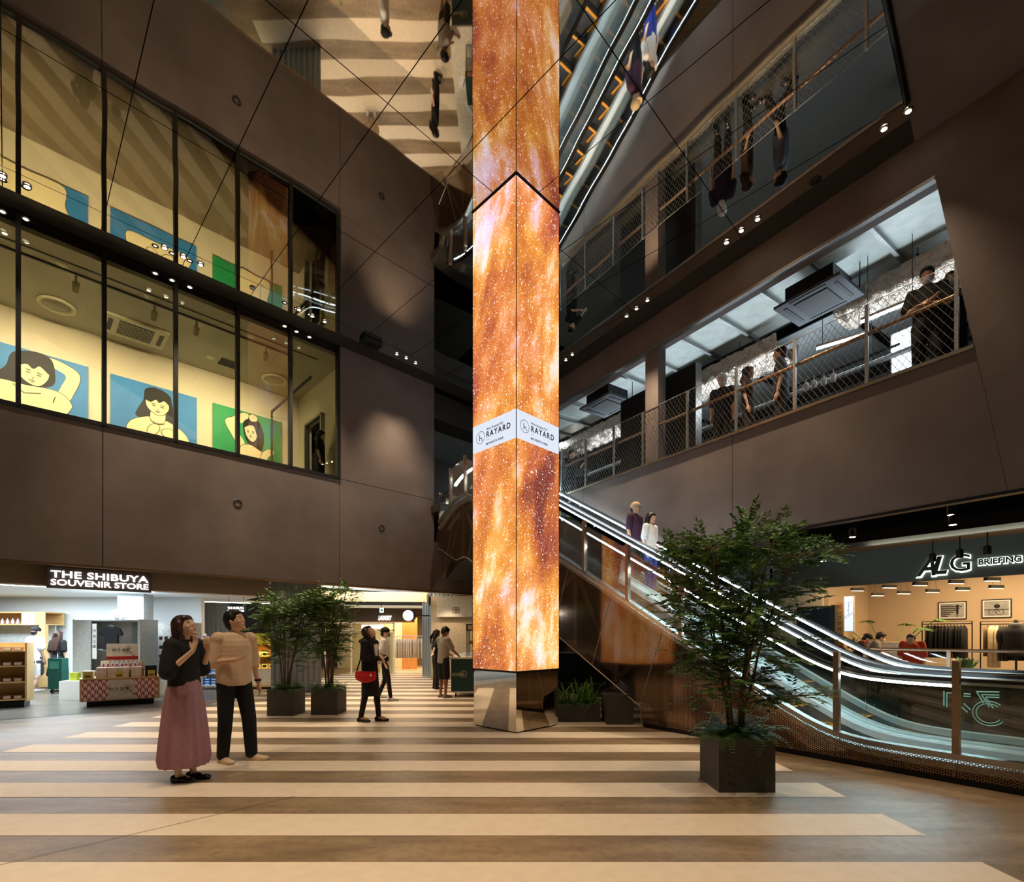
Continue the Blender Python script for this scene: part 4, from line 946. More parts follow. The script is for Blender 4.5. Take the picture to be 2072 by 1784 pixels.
def foil_duct(label, x0, x1, y0, y1, z0, z1, m, sag=.06):
    t = thing('foil_duct', label, 'duct', RW.w(0, 0), RW.ang, 'quilted foil ducts')
    nx = max(6, int((x1 - x0) / .07)); prof = []
    ny = 12
    for j in range(ny + 1):
        a = PI * j / ny; prof.append((y0 + (y1 - y0) * (.5 - .5 * math.cos(a)), z1 - (z1 - z0) * math.sin(a) ** .6 if 0 < j < ny else z1))
    r5 = random.Random(int(x0 * 100)); vs = []
    for i in range(nx + 1):
        for j, (yy, zz) in enumerate(prof):
            x = x0 + (x1 - x0) * i / nx
            q = abs(math.sin(x * PI / .34)) * abs(math.sin(j * PI / 3.0)); vs.append((x + r5.uniform(-.015, .015), yy + r5.uniform(-.02, .02), zz - .10 * q + r5.uniform(-.02, .02)))
    fs = [(i * (ny + 1) + j, i * (ny + 1) + j + 1, (i + 1) * (ny + 1) + j + 1, (i + 1) * (ny + 1) + j) for i in range(nx) for j in range(ny)]
    MB().add(vs, fs, True).build('foil_wrap', m, t)
    for k_ in range(int((x1 - x0) / 1.2) + 1): MB().bx(x0 + .1 + 1.2 * k_, x0 + .13 + 1.2 * k_, y0 - .02, y1 + .02, z1, z1 + .03).bx(x0 + .11 + 1.2 * k_, x0 + .12 + 1.2 * k_, y0, y0 + .01, z1, z1 + .35).build('hanger', M_DARK, t)
    return t
def rx_(px, py, off): return RW.hit(px, py, off)[0]
d1 = 2.15
foil_duct('crumpled silver foil duct behind the walkway pillar and black boards', rx_(1330, 800, d1), rx_(1585, 640, d1), 1.9, 2.75, 7.35, 7.75, M_FOIL)
foil_duct('crumpled silver foil duct at the right end of the walkway ceiling', rx_(1700, 560, d1), rx_(1960, 430, d1), 1.85, 2.6, 7.4, 7.8, M_FOIL)
foil_duct('brown crumpled foil duct beyond the left black board, by the screen column', rx_(1140, 870, d1), rx_(1290, 790, d1), 1.9, 2.6, 7.35, 7.7, M_FOIL)
foil_duct('silver foil duct under the right wall above the tall planter tree', rx_(1400, 1090, 1.0), rx_(1960, 1030, 1.0), .75, 1.35, 3.62, 3.95, M_FOIL)
foil_duct('golden foil duct above the clothes shop sign', rx_(1430, 1100, 1.8), rx_(1950, 1050, 1.8), 1.6, 2.2, 3.66, 3.98, M_FOILG)
for (px, py, lab) in ((1655, 612, 'dark grey ceiling cassette between the two silver foil ducts'), (1228, 822, 'dark grey ceiling cassette left of the black boards, near the column')):
    t = thing('air_conditioner', lab, 'air conditioner', G(px, py, 7.36), RW.ang, 'walkway cassettes')
    MB().bx(-.55, .55, -.45, .45, 0, .05).build('casing', mat('cassette_grey', (70, 78, 88), .45), t); MB().bx(-.4, .4, -.34, .34, .05, .34).build('body', M_DARK, t)
    MB().bx(-.28, .28, -.28, .28, -.012, 0).build('grille', M_BLK, t)
    for a in (-.42, .42): MB().bx(a - .03, a + .03, -.3, .3, -.008, 0).build('outlet', M_BLK, t)
    for a in (-.38, .38): MB().bx(-.3, .3, a - .02, a + .02, -.008, 0).build('outlet', M_BLK, t)
    for a in (-.5, .5): MB().tube([(a, .4, .05), (a, .4, .6)], .008, 5).build('hanger', M_DARK, t)
for q, (a, b_) in enumerate((((1742, 652), (1862, 603)), ((1652, 706), (1752, 676)))):
    A_ = G(a[0], a[1], 6.85); B_2 = G(b_[0], b_[1], 6.85); an = math.atan2(B_2.y - A_.y, B_2.x - A_.x); ln = (B_2 - A_).length
    t = thing('tube_light', 'white tube light above the walkway, %s' % ('longer one behind the masked man' if q == 0 else 'shorter one left of it, lower in view'), 'light', A_, an, 'walkway tube lights')
    MB().bx(0, ln, -.03, .03, .02, .06).build('housing', M_WHITE, t); MB().tube([(0, 0, 0), (ln, 0, 0)], .022, 8).build('tube', M_LED, t)
    for a in (.1, ln - .1): MB().tube([(a, 0, .06), (a, 0, 1.1)], .005, 4).build('wire', M_DARK, t)
for q, (px, py) in enumerate(((1631, 781), (1647, 776), (1667, 770), (1686, 763))):
    t = thing('track_spotlight', 'white track spotlight low behind the walkway mesh, %s of the row of four' % ('leftmost', 'second', 'third', 'rightmost')[q], 'spotlight', G(px, py - 4, 6.3), RW.ang, 'white spotlights behind the mesh')
    MB().lathe([(.04, -.12), (.05, .0), (.02, .03)], 12).build('head', M_WHITE, t); MB().tube([(0, 0, .03), (0, 0, .1)], .01, 5).build('stem', M_WHITE, t)
t = thing('light_rail', 'dark rail carrying the white spotlights behind the mesh', 'track', G(1625, 776, 6.42), RW.ang)
MB().bx(-.4, 1.6, -.02, .02, 0, .03).build('rail', M_DARK, t)
ls2 = thing('lit_sign', 'bright white vertical light box beside the masked man on the walkway', 'sign', RW.w(rx_(1802, 700, 2.6), 2.6, F2), RW.ang)
MB().bx(0, .5, 0, .06, .4, 2.1).build('casing', M_LGREY, ls2); MB().bx(.02, .48, -.006, 0, .42, 2.08).build('lit_face', mat('lit_face', (235, 245, 255), .5, emit=1.2), ls2)
cs = thing('shop_sign', 'dark fascia with blue-lit lettering left of the black boards', 'sign', RW.w(rx_(1228, 930, 3.0), 3.0, 5.1), RW.ang)
MB().bx(-3, 1.8, 0, .1, .35, 1.4).build('board', mat('navy_board', (44, 50, 60), .5), cs)
o = text('letters', 'cal', .42, mat('blue_letters', (235, 245, 255), .5, emit=1.6, ecol=(200, 220, 255)), cs, (-.1, -.02, .5), ext=.01)
MB().bx(-3, 1.8, .2, .3, -.2, .35).build('pale_wall', mat('pale_counter', (220, 218, 206), .6), cs)
# track spot heads on the ground floor service ceiling
for q, (px, py, off) in enumerate(((1725, 1078, 1.1), (1925, 1032, 1.1), (1928, 1052, 1.1), (1666, 1128, 2.3), (1887, 1128, 2.6), (1942, 1120, 2.6), (1998, 1113, 2.6))):
    x_, z_ = RW.hit(px, py, off)
    t = thing('ceiling_spotlight', 'black spotlight hanging %s' % ('below the silver duct right of the tree', 'upper of the two by the golden duct', 'lower of the two by the golden duct', 'left of the shop fascia, lit', 'in front of the letter A of the shop sign', 'in front of the letter G of the shop sign', 'right of the letter G of the shop sign')[q], 'spotlight', RW.w(x_, off, z_), RW.ang, 'black ground floor spotlights')
    MB().lathe([(.05, -.07), (.055, .05), (.03, .08)], 12).build('head', M_BLK, t); MB().tube([(0, 0, .07), (0, 0, .3)], .01, 5).build('stem', M_DARK, t)
    if q in (0, 1, 2, 3): MB().lathe([(.001, -.068), (.045, -.072)], 12, cap=False).build('lens', dl_on.materials[0], t)
# hanging bars in the clothes shop
bars = ((1735, 1195), (1776, 1205), (1800, 1189), (1829, 1201), (1862, 1184), (1887, 1198), (1935, 1180), (1948, 1194), (2008, 1175), (2016, 1190))
for q, (px, py) in enumerate(bars):
    wq = G(px, py, 2.52 if q % 2 == 0 else 2.45)
    t = thing('pendant_bar', 'short black pendant light bar in the clothes shop, %s from the left' % ('first', 'second', 'third', 'fourth', 'fifth', 'sixth', 'seventh', 'eighth', 'ninth', 'tenth')[q], 'light', wq, .12, 'shop pendant bars')
    MB().bx(-.16, .16, -.03, .03, -.0, .07).build('casing', M_BLK, t); MB().bx(-.155, .155, -.022, .022, -.008, 0).build('diffuser', M_LEDW, t)
    MB().tube([(-.1, 0, .07), (-.02, 0, .9)], .003, 3).tube([(.1, 0, .07), (.02, 0, .9)], .003, 3).build('wires', M_DARK, t)
# ================================================================== SOUVENIR STORE GOODS
ordn = ['first', 'second', 'third', 'fourth', 'fifth', 'sixth', 'seventh', 'eighth', 'ninth', 'tenth', 'eleventh', 'twelfth', 'thirteenth', 'fourteenth', 'fifteenth', 'sixteenth']
def feather_mat():
    m = bpy.data.materials.new('arrow_feather_print'); m.use_nodes = True; nt = m.node_tree; b = nt.nodes['Principled BSDF']; L = nt.links
    tc = nt.nodes.new('ShaderNodeTexCoord'); sp = nt.nodes.new('ShaderNodeSeparateXYZ'); L.new(tc.outputs['Object'], sp.inputs[0])
    P = .058
    u = mathn(nt, 'DIVIDE', sp.outputs[0], P); colr = mathn(nt, 'FLOOR', u); fu = mathn(nt, 'SUBTRACT', mathn(nt, 'FRACT', u), .5)
    arch = mathn(nt, 'MULTIPLY', mathn(nt, 'ABSOLUTE', fu), .9)
    v = mathn(nt, 'ADD', mathn(nt, 'ADD', mathn(nt, 'DIVIDE', sp.outputs[2], .15), arch), mathn(nt, 'MULTIPLY', colr, .5))
    red = mathn(nt, 'LESS_THAN', mathn(nt, 'FRACT', v), .5)
    mid = mathn(nt, 'GREATER_THAN', mathn(nt, 'ABSOLUTE', fu), .05)
    mx = nt.nodes.new('ShaderNodeMix'); mx.data_type = 'RGBA'; L.new(mathn(nt, 'MULTIPLY', red, mid), mx.inputs['Factor'])
    mx.inputs['A'].default_value = (*lin((238, 220, 200)), 1); mx.inputs['B'].default_value = (*lin((196, 30, 34)), 1)
    L.new(mx.outputs['Result'], b.inputs['Base Color']); b.inputs['Roughness'].default_value = .6; return m
M_FEA = feather_mat()
M_CARD = mat('pale_card', (222, 206, 184), .7); M_BOXP = mat('gift_box_side', (232, 196, 160), .6); M_RED = mat('red_card', (190, 34, 34), .6)
M_YC = mat('yellow_card', (206, 186, 72), .6)
TL = Vector((-8.58, 10.0)); TR = Vector((-7.50, 10.72)); TA = math.atan2(TR.y - TL.y, TR.x - TL.x); TW = (TR - TL).length
DT = Frame(TL.x, TL.y, TR.x - TL.x, TR.y - TL.y)
dt = thing('display_table', 'wooden sales table with red and white feather pattern panels at the store opening', 'table', DT.w(0, 0), TA)
MB().bx(0, TW, .012, .62, .12, .56).build('body', M_WOOD, dt); MB().bx(-.015, TW + .015, -.01, .64, .56, .58).build('table_top', M_WOOD, dt)
MB().bx(.1, TW - .1, .08, .55, 0, .12).build('plinth', M_BLK, dt)
MB().bx(.03, TW * .345, 0, .012, .14, .545).build('pattern_panel', M_FEA, dt); MB().bx(TW * .68, TW - .03, 0, .012, .14, .545).build('pattern_panel', M_FEA, dt)
cpn = MB().bx(TW * .345, TW * .68, -.002, .012, .14, .545).build('centre_panel', M_CARD, dt)
def ring(mb, cx, cz, r, th, y, n=28, a0=0.0, a1=2 * PI):
    for i in range(n):
        t0, t1 = a0 + (a1 - a0) * i / n, a0 + (a1 - a0) * (i + 1) / n
        mb.add([(cx + r * math.cos(t0), y, cz + r * math.sin(t0)), (cx + r * math.cos(t1), y, cz + r * math.sin(t1)), (cx + (r - th) * math.cos(t1), y, cz + (r - th) * math.sin(t1)), (cx + (r - th) * math.cos(t0), y, cz + (r - th) * math.sin(t0))], [(0, 1, 2, 3)])
    return mb
def rabbit_mark(parent, cx, cz, y, s=1.0):
    text('brush_lettering', '叶うさぎ', .085 * s, M_INK, parent, (cx - .2 * s, y - .002, cz - .03 * s), ext=.0006, bold=.001)['kind'] = 'stuff'
    m = ring(MB(), cx + .12 * s, cz, .085 * s, .007 * s, y - .003, 26, .3, 6.1)
    for a, b_ in (((.08, .03), (.12, .05)), ((.12, .05), (.16, .03)), ((.16, .03), (.13, -.02)), ((.13, -.02), (.17, -.05)), ((.09, 0), (.13, -.02))): m.tube([(cx + a[0] * s, y - .003, cz + a[1] * s), (cx + b_[0] * s, y - .003, cz + b_[1] * s)], .0035 * s, 4)
    m.build('circle_mark', M_INK, parent)
    MB().bx(cx + .19 * s, cx + .22 * s, y - .003, y - .001, cz - .13 * s, cz - .1 * s).build('red_seal', M_RED, parent)
rabbit_mark(dt, TW * .5, .35, -.003)
MB().bx(.28, TW - .28, .3, .62, .58, .78).build('riser', M_WOOD, dt); MB().bx(.27, TW - .27, .29, .3, .70, .82).build('pattern_panel', M_FEA, dt)
MB().bx(.28, TW - .28, .45, .62, .78, .9).build('riser', M_WOOD, dt)
sgn = thing('counter_sign', 'grey sign board with brush lettering and circle mark on the feather pattern table', 'sign', DT.w(0, 0), TA)
MB().bx(TW * .28, TW * .7, .6, .62, .9, 1.27).build('board', M_CARD, sgn); MB().bx(TW * .28, TW * .7, .597, .6, .93, 1.0).build('red_stripe', M_RED, sgn)
rabbit_mark(sgn, TW * .49, 1.13, .598, .9)
LV = ('bottom', 'second up', 'third up', 'fourth up', 'fifth up', 'sixth up', 'top')
gb = None
for c_, (bx0_, n_) in enumerate(((.25, 7), (.43, 7), (.61, 7), (.82, 7), (.04, 5))):
    for k_ in range(n_):
        lab = 'thin cream gift box, %s in the %s stack on the feather table' % (LV[k_], ('first full', 'second full', 'third full', 'rightmost light', 'low left')[c_])
        p = DT.w(bx0_ + .08, .17, .58 + .03 * k_)
        if gb is None:
            gb = thing('gift_box', lab, 'box', p, TA, 'gift boxes on the sales table'); MB().bx(-.082, .082, -.11, .11, 0, .022).build('tray', M_BOXP, gb); MB().bx(-.084, .084, -.112, .112, .016, .029).build('lid', mat('box_lid', (244, 226, 206), .6), gb)
        else: dup(gb, p, TA, lab)
for q, (x_, n_) in enumerate(((1.05, 4),)):
    for k_ in range(n_):
        t = thing('black_gift_box', 'black gift box at the right end of the feather pattern table, %s of its stack' % ('bottom', 'second', 'third', 'top')[k_], 'box', DT.w(x_ + .1, .17, .58 + .06 * k_), TA, 'black gift boxes'); MB().bx(-.1, .1, -.12, .12, 0, .056).build('carton', M_BLK, t)
for q, (x_, z_, yy) in enumerate(((.12, .585, .04), (.62, .585, .04), (1.16, .585, .03))):
    t = thing('price_card', 'small yellow price card on the feather pattern table, %s' % ('left', 'middle', 'right')[q], 'card', DT.w(x_, yy, z_), TA, 'yellow price cards'); t.rotation_euler = (0, 0, TA)
    MB().bx(-.06, .06, 0, .004, 0, .13).build('card', M_YC, t); MB().bx(-.045, .045, -.002, 0, .02, .06).build('print', mat('card_print', (120, 84, 60), .6), t)
pc = None
for q in range(9):
    lab = 'small white pouch on the upper step of the feather pattern table, %s' % ('first', 'second', 'third', 'fourth', 'fifth', 'sixth', 'seventh', 'eighth', 'ninth')[q]
    p = DT.w(.34 + .075 * q, .37, .78)
    if pc is None:
        pc = thing('pouch', lab, 'pouch', p, TA, 'white pouches'); MB().lathe([(.03, 0), (.034, .05), (.028, .1), (.012, .115), (.02, .14)], 10, sy=.7).build('bag', M_WHITE, pc); MB().bx(-.014, .014, -.027, -.024, .03, .07).build('sticker', M_RED, pc)
    else: dup(pc, p, TA, lab)
# grey shelf unit with hanging shirt
UA = pxx(147, 11.7)
su = thing('shelf_unit', 'tall grey shelf unit behind the feather pattern table', 'shelf', (UA, 11.7, 0))
uw = pxx(283, 11.7) - UA
MB().bx(0, .05, 0, .6, 0, 1.82).build('side_panel', M_LGREY, su); MB().bx(uw - .05, uw, 0, .6, 0, 1.82).build('side_panel', M_LGREY, su); MB().bx(.05, uw - .05, .55, .6, 0, 1.8).build('back_panel', M_WHITE, su)
MB().bx(.05, .42, 0, .03, 0, 1.8).build('front_panel', M_LGREY, su)
for z_ in (.1, .6, 1.1, 1.78): MB().bx(.05, uw - .05, .03, .55, z_, z_ + .03).build('shelf', M_LGREY, su)
def shirt(name, label, loc, rz, m, h=.62, w=.5, grp=None):
    t = thing(name, label, 'shirt', loc, rz, grp)
    z = lambda v: -v * h
    P = [(-.1, z(0)), (-.04, z(.05)), (.04, z(.05)), (.1, z(0)), (.26 * w / .5, z(.1)), (.34 * w / .5, z(.36)), (.24 * w / .5, z(.42)), (.2 * w / .5, z(.3)), (.2 * w / .5, z(1)), (-.2 * w / .5, z(1)), (-.2 * w / .5, z(.3)), (-.24 * w / .5, z(.42)), (-.34 * w / .5, z(.36)), (-.26 * w / .5, z(.1))]
    MB().poly([(x, 0, zz) for x, zz in P], .05, (0, -1, 0)).build('cloth', m, t)
    MB().tube([(-.12, .02, -.03), (0, .02, .03), (.12, .02, -.03)], .006, 5).tube([(0, .02, .03), (0, .02, .09), (.02, .02, .11)], .003, 4).build('hanger', M_STEEL, t); return t
shirt('t_shirt', 'black T-shirt hanging in the grey shelf unit behind the sign board', (pxx(224, 11.75), 11.73, 1.66), 0, mat('black_cotton', (26, 28, 34), .8), .55, .42)
ws = shirt('t_shirt', 'white T-shirt with black brush writing hanging above the grey shelf unit', (pxx(243, 12.6), 12.6, 2.1), 0, M_WHITE, .5, .42)
text('writing', '最高', .15, M_INK, ws, (-.15, -.003, -.3), ext=.001)
nb = thing('banner', 'narrow white banner with vertical black writing on the grey shelf unit', 'banner', (pxx(191, 11.68), 11.68, .9))
MB().bx(-.05, .05, 0, .006, 0, .82).build('cloth', M_WHITE, nb)
for q, ch in enumerate('渋谷土産'): text('writing', ch, .09, M_INK, nb, (-.045, -.002, .62 - .12 * q), ext=.0006)
# hook wall with key rings
UB = pxx(284, 12.4); ub = thing('hook_wall', 'white pegboard unit with rows of hanging key rings behind the woman in the pink skirt', 'shelf', (UB, 12.4, 0))
ubw = pxx(402, 12.4) - UB
MB().bx(0, ubw, .1, .16, .0, 1.75).build('back_panel', M_WHITE, ub); MB().bx(0, .04, -.3, .1, 0, 1.75).build('side_panel', M_LGREY, ub); MB().bx(ubw - .04, ubw, -.3, .1, 0, 1.75).build('side_panel', M_LGREY, ub); MB().bx(0, ubw, -.3, .1, 0, .35).build('base_box', M_WHITE, ub)
kr = None
for r_i, z_ in enumerate((1.42, 1.2, .98)):
    for q in range(9):
        lab = 'key ring pack in the %s pegboard row' % ('top', 'middle', 'bottom')[r_i] + ', %s from the left' % ('first', 'second', 'third', 'fourth', 'fifth', 'sixth', 'seventh', 'eighth', 'ninth')[q]
        p = (UB + .12 + q * .13, 12.4 - .02, z_)
        if kr is None:
            kr = thing('key_ring_pack', lab, 'key ring', p, 0, 'key rings on the pegboard'); MB().bx(-.035, .035, 0, .02, -.08, 0).build('charm', mat('charm_dark', (60, 50, 44), .5, nscale=60, namt=.9), kr); MB().bx(-.03, .03, .005, .01, -.2, -.08).build('sleeve', mat('sleeve_clear', (222, 228, 230), .3), kr); MB().tube([(0, 0, 0), (0, .1, .02)], .004, 4).build('hook', M_STEEL, kr)
        else: dup(kr, p, 0, lab)
# wooden wall cabinet and counter at the left
WX0, WX1 = pxx(-60, 13.4), pxx(84, 13.4)
wc = thing('wall_cabinet', 'light wooden wall cabinet with bottles at the far left of the store', 'cabinet', (WX0, 13.5, 0))
ww = WX1 - WX0; zt_, zb_ = pzz(1237, 13.4), pzz(1264, 13.4)
MB().bx(0, ww, 0, .6, zt_ - .03, zt_).bx(0, ww, 0, .6, zb_, zb_ + .03).build('carcass', M_WOOD, wc); MB().bx(0, ww, .55, .58, zb_ + .03, zt_ - .03).build('back_panel', M_WOOD, wc)
MB().bx(ww - .3, ww, 0, .02, zb_ + .03, zt_ - .03).build('door', M_WOOD, wc); MB().bx(ww - .62, ww - .28, -.01, .02, zb_, zt_ - .03).build('door', M_WHITE, wc); MB().bx(ww - .16, ww, 0, .1, .6, zb_).build('side_post', M_WOOD, wc)
MB().bx(0, ww - .1, .4, .45, .8, zb_).build('back_panel', M_LGREY, wc)
ct = thing('counter', 'light wooden cashier counter behind the man in the white T-shirt', 'counter', (WX0, 13.2, 0))
MB().bx(0, ww - .05, -.05, .55, .76, .84).build('counter_top', M_WOOD, ct); MB().bx(ww - .7, ww - .1, 0, .5, .06, .76).build('front_panel', M_WOOD, ct); MB().bx(ww - 1.1, ww - .7, .4, .5, .0, .76).build('back_panel', M_WOOD, ct)
for z_ in (.1, .32, .54): MB().bx(ww - 1.1, ww - .7, .0, .4, z_, z_ + .02).build('shelf', M_WOOD, ct)
bt = None
def bottle(p, lab):
    global bt
    if bt is None:
        bt = thing('bottle', lab, 'bottle', p, 0, 'bottles in the store'); MB().lathe([(.03, 0), (.032, .01), (.032, .1), (.012, .13), (.012, .16)], 12).build('glass_body', mat('bottle_glass', (190, 170, 180), .15), bt); MB().lathe([(.014, .155), (.014, .18)], 10).build('cap', M_BLK, bt); MB().lathe([(.033, .02), (.033, .08)], 12, cap=False).build('paper_label', mat('lilac_label', (206, 190, 226), .6), bt)
    else: dup(bt, p, 0, lab)
for q in range(4): bottle((WX1 - .82 - .14 * q, 13.6, zb_ + .03), 'small lilac-labelled bottle in the wall cabinet, %s from its white door' % ('first', 'second', 'third', 'fourth')[q])
for r_i, z_ in enumerate((.12, .34, .56)):
    for q in range(2): bottle((WX0 + ww - .82 - .14 * q, 13.35, z_), 'small lilac-labelled bottle on the %s counter shelf, %s one' % (('lowest', 'middle', 'top')[r_i], ('right', 'left')[q]))
ps = thing('poster_stand', 'small blue and white poster on the cashier counter', 'poster', (pxx(50, 13.1), 13.25, .84)); MB().bx(-.1, .1, 0, .02, 0, .26).build('frame', M_WHITE, ps); MB().bx(-.075, .075, -.004, 0, .07, .23).build('print', mat('poster_blue', (60, 84, 150), .5, nscale=20, namt=.8), ps)
# wooden rack at left edge
rk = thing('goods_rack', 'open wooden goods rack cut by the left edge of the photo', 'rack', (-10.4, 9.75, 0), .55)
MB().bx(.72, .75, 0, .5, .12, 1.3).build('side_panel', M_WOOD, rk); MB().bx(-.9, .7, .05, .45, 0, .12).build('plinth', M_BLK, rk); MB().bx(-.9, .72, .46, .5, .12, 1.3).build('back_panel', M_WOOD, rk)
for z_ in (.15, .5, .82, 1.12): MB().bx(-.9, .72, 0, .46, z_, z_ + .025).build('shelf', M_WOOD, rk)
rq = random.Random(3); pk = None
for r_i, z_ in enumerate((.175, .525, .845, 1.145)):
    for q in range(6):
        lab = 'brown sweets packet on the %s wooden rack shelf' % ('lowest', 'second', 'third', 'top')[r_i] + ', %s from the right' % ('first', 'second', 'third', 'fourth', 'fifth', 'sixth')[q]
        p = Vector((-10.4, 9.75, 0)) + Matrix.Rotation(.55, 3, 'Z') @ Vector((.6 - .16 * q, .14, z_))
        if pk is None: pk = thing('sweets_packet', lab, 'packet', p, .55, 'packets on the goods rack'); MB().bx(-.065, .065, -.06, .06, 0, .07).build('packet', mat('packet_brown', (150, 96, 70), .6, nscale=30, namt=.6), pk); MB().bx(-.05, .05, -.063, -.06, .01, .06).build('label_print', M_CARD, pk)
        else: dup(pk, p, .55, lab)
# plinth, basket goods
pq = thing('plinth_box', 'low white plinth left of the feather pattern table', 'plinth', (pxx(131, 11.2), 11.3, 0)); MB().bx(-.22, .24, 0, .4, .0, .42).build('box', M_SW, pq); MB().bx(-.2, .22, .02, .38, .42, .425).build('top_sheet', M_WHITE, pq)
for k_ in range(4):
    t = thing('green_box', 'small lime green box on the low white plinth, %s of the stack' % ('bottom', 'second', 'third', 'top')[k_], 'box', (pxx(141, 11.3), 11.45, .426 + .045 * k_), .05 * k_, 'lime green boxes'); MB().bx(-.08, .08, -.06, .06, 0, .042).build('carton', mat('lime', (186, 200, 60), .6), t)
# blue goods rack
br_ = thing('goods_rack', 'white rack full of blue boxes between the couple in front', 'rack', (pxx(398, 13.4), 13.4, 0))
brw = pxx(440, 13.4) - pxx(398, 13.4)
MB().bx(0, .02, 0, .4, 0, 1.5).build('side_panel', M_WHITE, br_); MB().bx(brw - .02, brw, 0, .4, 0, 1.5).build('side_panel', M_WHITE, br_)
for z_ in (.1, .42, .76, 1.1, 1.36): MB().bx(.02, brw - .02, 0, .4, z_, z_ + .02).build('shelf', M_WHITE, br_)
bb_ = None; M_BLU = mat('blue_box', (34, 110, 200), .5, nscale=30, namt=.5)
for r_i, z_ in enumerate((.12, .44, .78, 1.12, 1.38)):
    for q in range(3):
        for k_ in range(3 if r_i < 4 else 1):
            lab = 'blue gift box, %s shelf of the white rack' % ('lowest', 'second', 'third', 'fourth', 'top')[r_i] + ', %s column, %s' % (('left', 'middle', 'right')[q], ('bottom', 'middle', 'top')[k_])
            p = (pxx(398, 13.4) + .1 + .165 * q, 13.5, z_ + .065 * k_)
            if bb_ is None: bb_ = thing('blue_gift_box', lab, 'box', p, 0, 'blue boxes on the white rack'); MB().bx(-.075, .075, -.08, .08, 0, .055).build('carton', M_BLU, bb_); MB().bx(-.05, .05, -.082, -.08, .015, .04).build('print', M_WHITE, bb_)
            else: dup(bb_, p, 0, lab)
# yellow sweets counter
yx0, yx1 = pxx(447, 13.6), pxx(556, 13.6); yw = yx1 - yx0
yc = thing('sweets_stand', 'yellow sweets stand with printed yellow sign left of the planters', 'stand', (yx0, 13.6, 0))
M_YEL2 = mat('bright_yellow', (246, 214, 36), .5); M_YB = mat('amber_board', (206, 150, 40), .6)
MB().bx(0, yw, -.05, .5, .06, .12).build('base_board', M_WOOD, yc); MB().bx(.05, yw - .05, .05, .45, 0, .06).build('plinth', M_BLK, yc)
for k_ in range(4): MB().bx(yw * k_ / 4 + .004, yw * (k_ + 1) / 4 - .004, 0, .45, .12, .52).build('cabinet_door', mat('cream_door', (226, 206, 176), .6), yc)
MB().bx(0, yw, 0, .5, .52, .55).build('counter_top', M_WOOD, yc); MB().bx(0, yw, .45, .5, .55, 1.3).build('back_panel', M_YB, yc); MB().bx(0, yw, .1, .45, .86, .88).build('shelf', M_YB, yc)
MB().bx(0, yw, .1, .45, 1.16, 1.18).build('shelf', M_YB, yc); MB().bx(.0, yw, .05, .09, 1.22, 1.5).build('sign_panel', M_YEL2, yc)
text('sign_lettering', '銀座 今 奈々 もなか', .11, M_INK, yc, (.25, .048, 1.33), ext=.0006)
area('stand_light', (yx0 + yw / 2, 13.62, 1.14), (0, 0, 0), (1.2, .06), 7, lin((255, 226, 150)))
yb_ = None
for r_i, (z_, n_) in enumerate(((.55, 7), (.88, 6), (1.18, 6))):
    for q in range(n_):
        lab = 'sweets box on the %s level of the yellow stand' % ('counter', 'middle', 'top')[r_i] + ', %s from the left' % ('first', 'second', 'third', 'fourth', 'fifth', 'sixth', 'seventh')[q]
        p = (yx0 + .12 + q * .2, 13.8, z_)
        if yb_ is None: yb_ = thing('sweets_box', lab, 'box', p, 0, 'boxes on the yellow stand'); MB().bx(-.08, .08, -.08, .08, 0, .12).build('carton', mat('cream_box', (246, 222, 130), .6), yb_); MB().bx(-.05, .05, -.083, -.08, .03, .09).build('print', M_BLK, yb_)
        else: dup(yb_, p, 0, lab)
hs = thing('hanging_sign', 'small black hanging sign above the yellow sweets stand', 'sign', (pxx(477, 14), 14, pzz(1239, 14)))
MB().bx(-.26, .26, 0, .05, 0, .19).build('board', M_BLK, hs); fit_text('lettering', 'THE SHIBUYA', M_SIGN, hs, -.23, .23, .1, .06, -.003, ext=.002, bold=.02); fit_text('lettering', 'SOUVENIR STORE', M_SIGN, hs, -.23, .23, .02, .055, -.003, ext=.002, bold=.02)
MB().tube([(-.2, .02, .19), (-.2, .02, .5)], .006, 4).tube([(.2, .02, .19), (.2, .02, .5)], .006, 4).build('hanger', M_DARK, hs)
# ================================================================== HALL: CLOTHES RAIL AND TEAL COUNTER
def garment(m, w=.24, th=.035, ln=.8):
    return MB().lathe([(.0, 0), (.25, -.02), (.7, -.06), (1.0, -.12), (1.02, -ln * .5), (1.08, -ln), (.9, -ln - .01)], 10, sx=th, sy=w).mesh('garment', m)
cr_ = thing('clothes_rail', 'white tubular clothes rail of cream shirts in the hall', 'clothes rail', (pxx(836, 18.6), 18.3, 0), .15)
hw = .6
MB().tube([(-hw, 0, .12), (-hw, 0, 1.36), (-hw + .06, 0, 1.42), (hw - .06, 0, 1.42), (hw, 0, 1.36), (hw, 0, .12)], .016, 8).build('rail', M_WHITE, cr_)
MB().tube([(-hw, 0, .12), (hw, 0, .12)], .014, 6).build('lower_bar', M_WHITE, cr_)
for a in (-hw, hw): MB().tube([(a, -.25, .02), (a, -.18, .1), (a, 0, .14), (a, .18, .1), (a, .25, .02)], .014, 6).build('foot', M_WHITE, cr_)
shm = garment(mat('cream_cloth', (232, 214, 186), .85, nscale=10, namt=.15), .22, .045, .72)
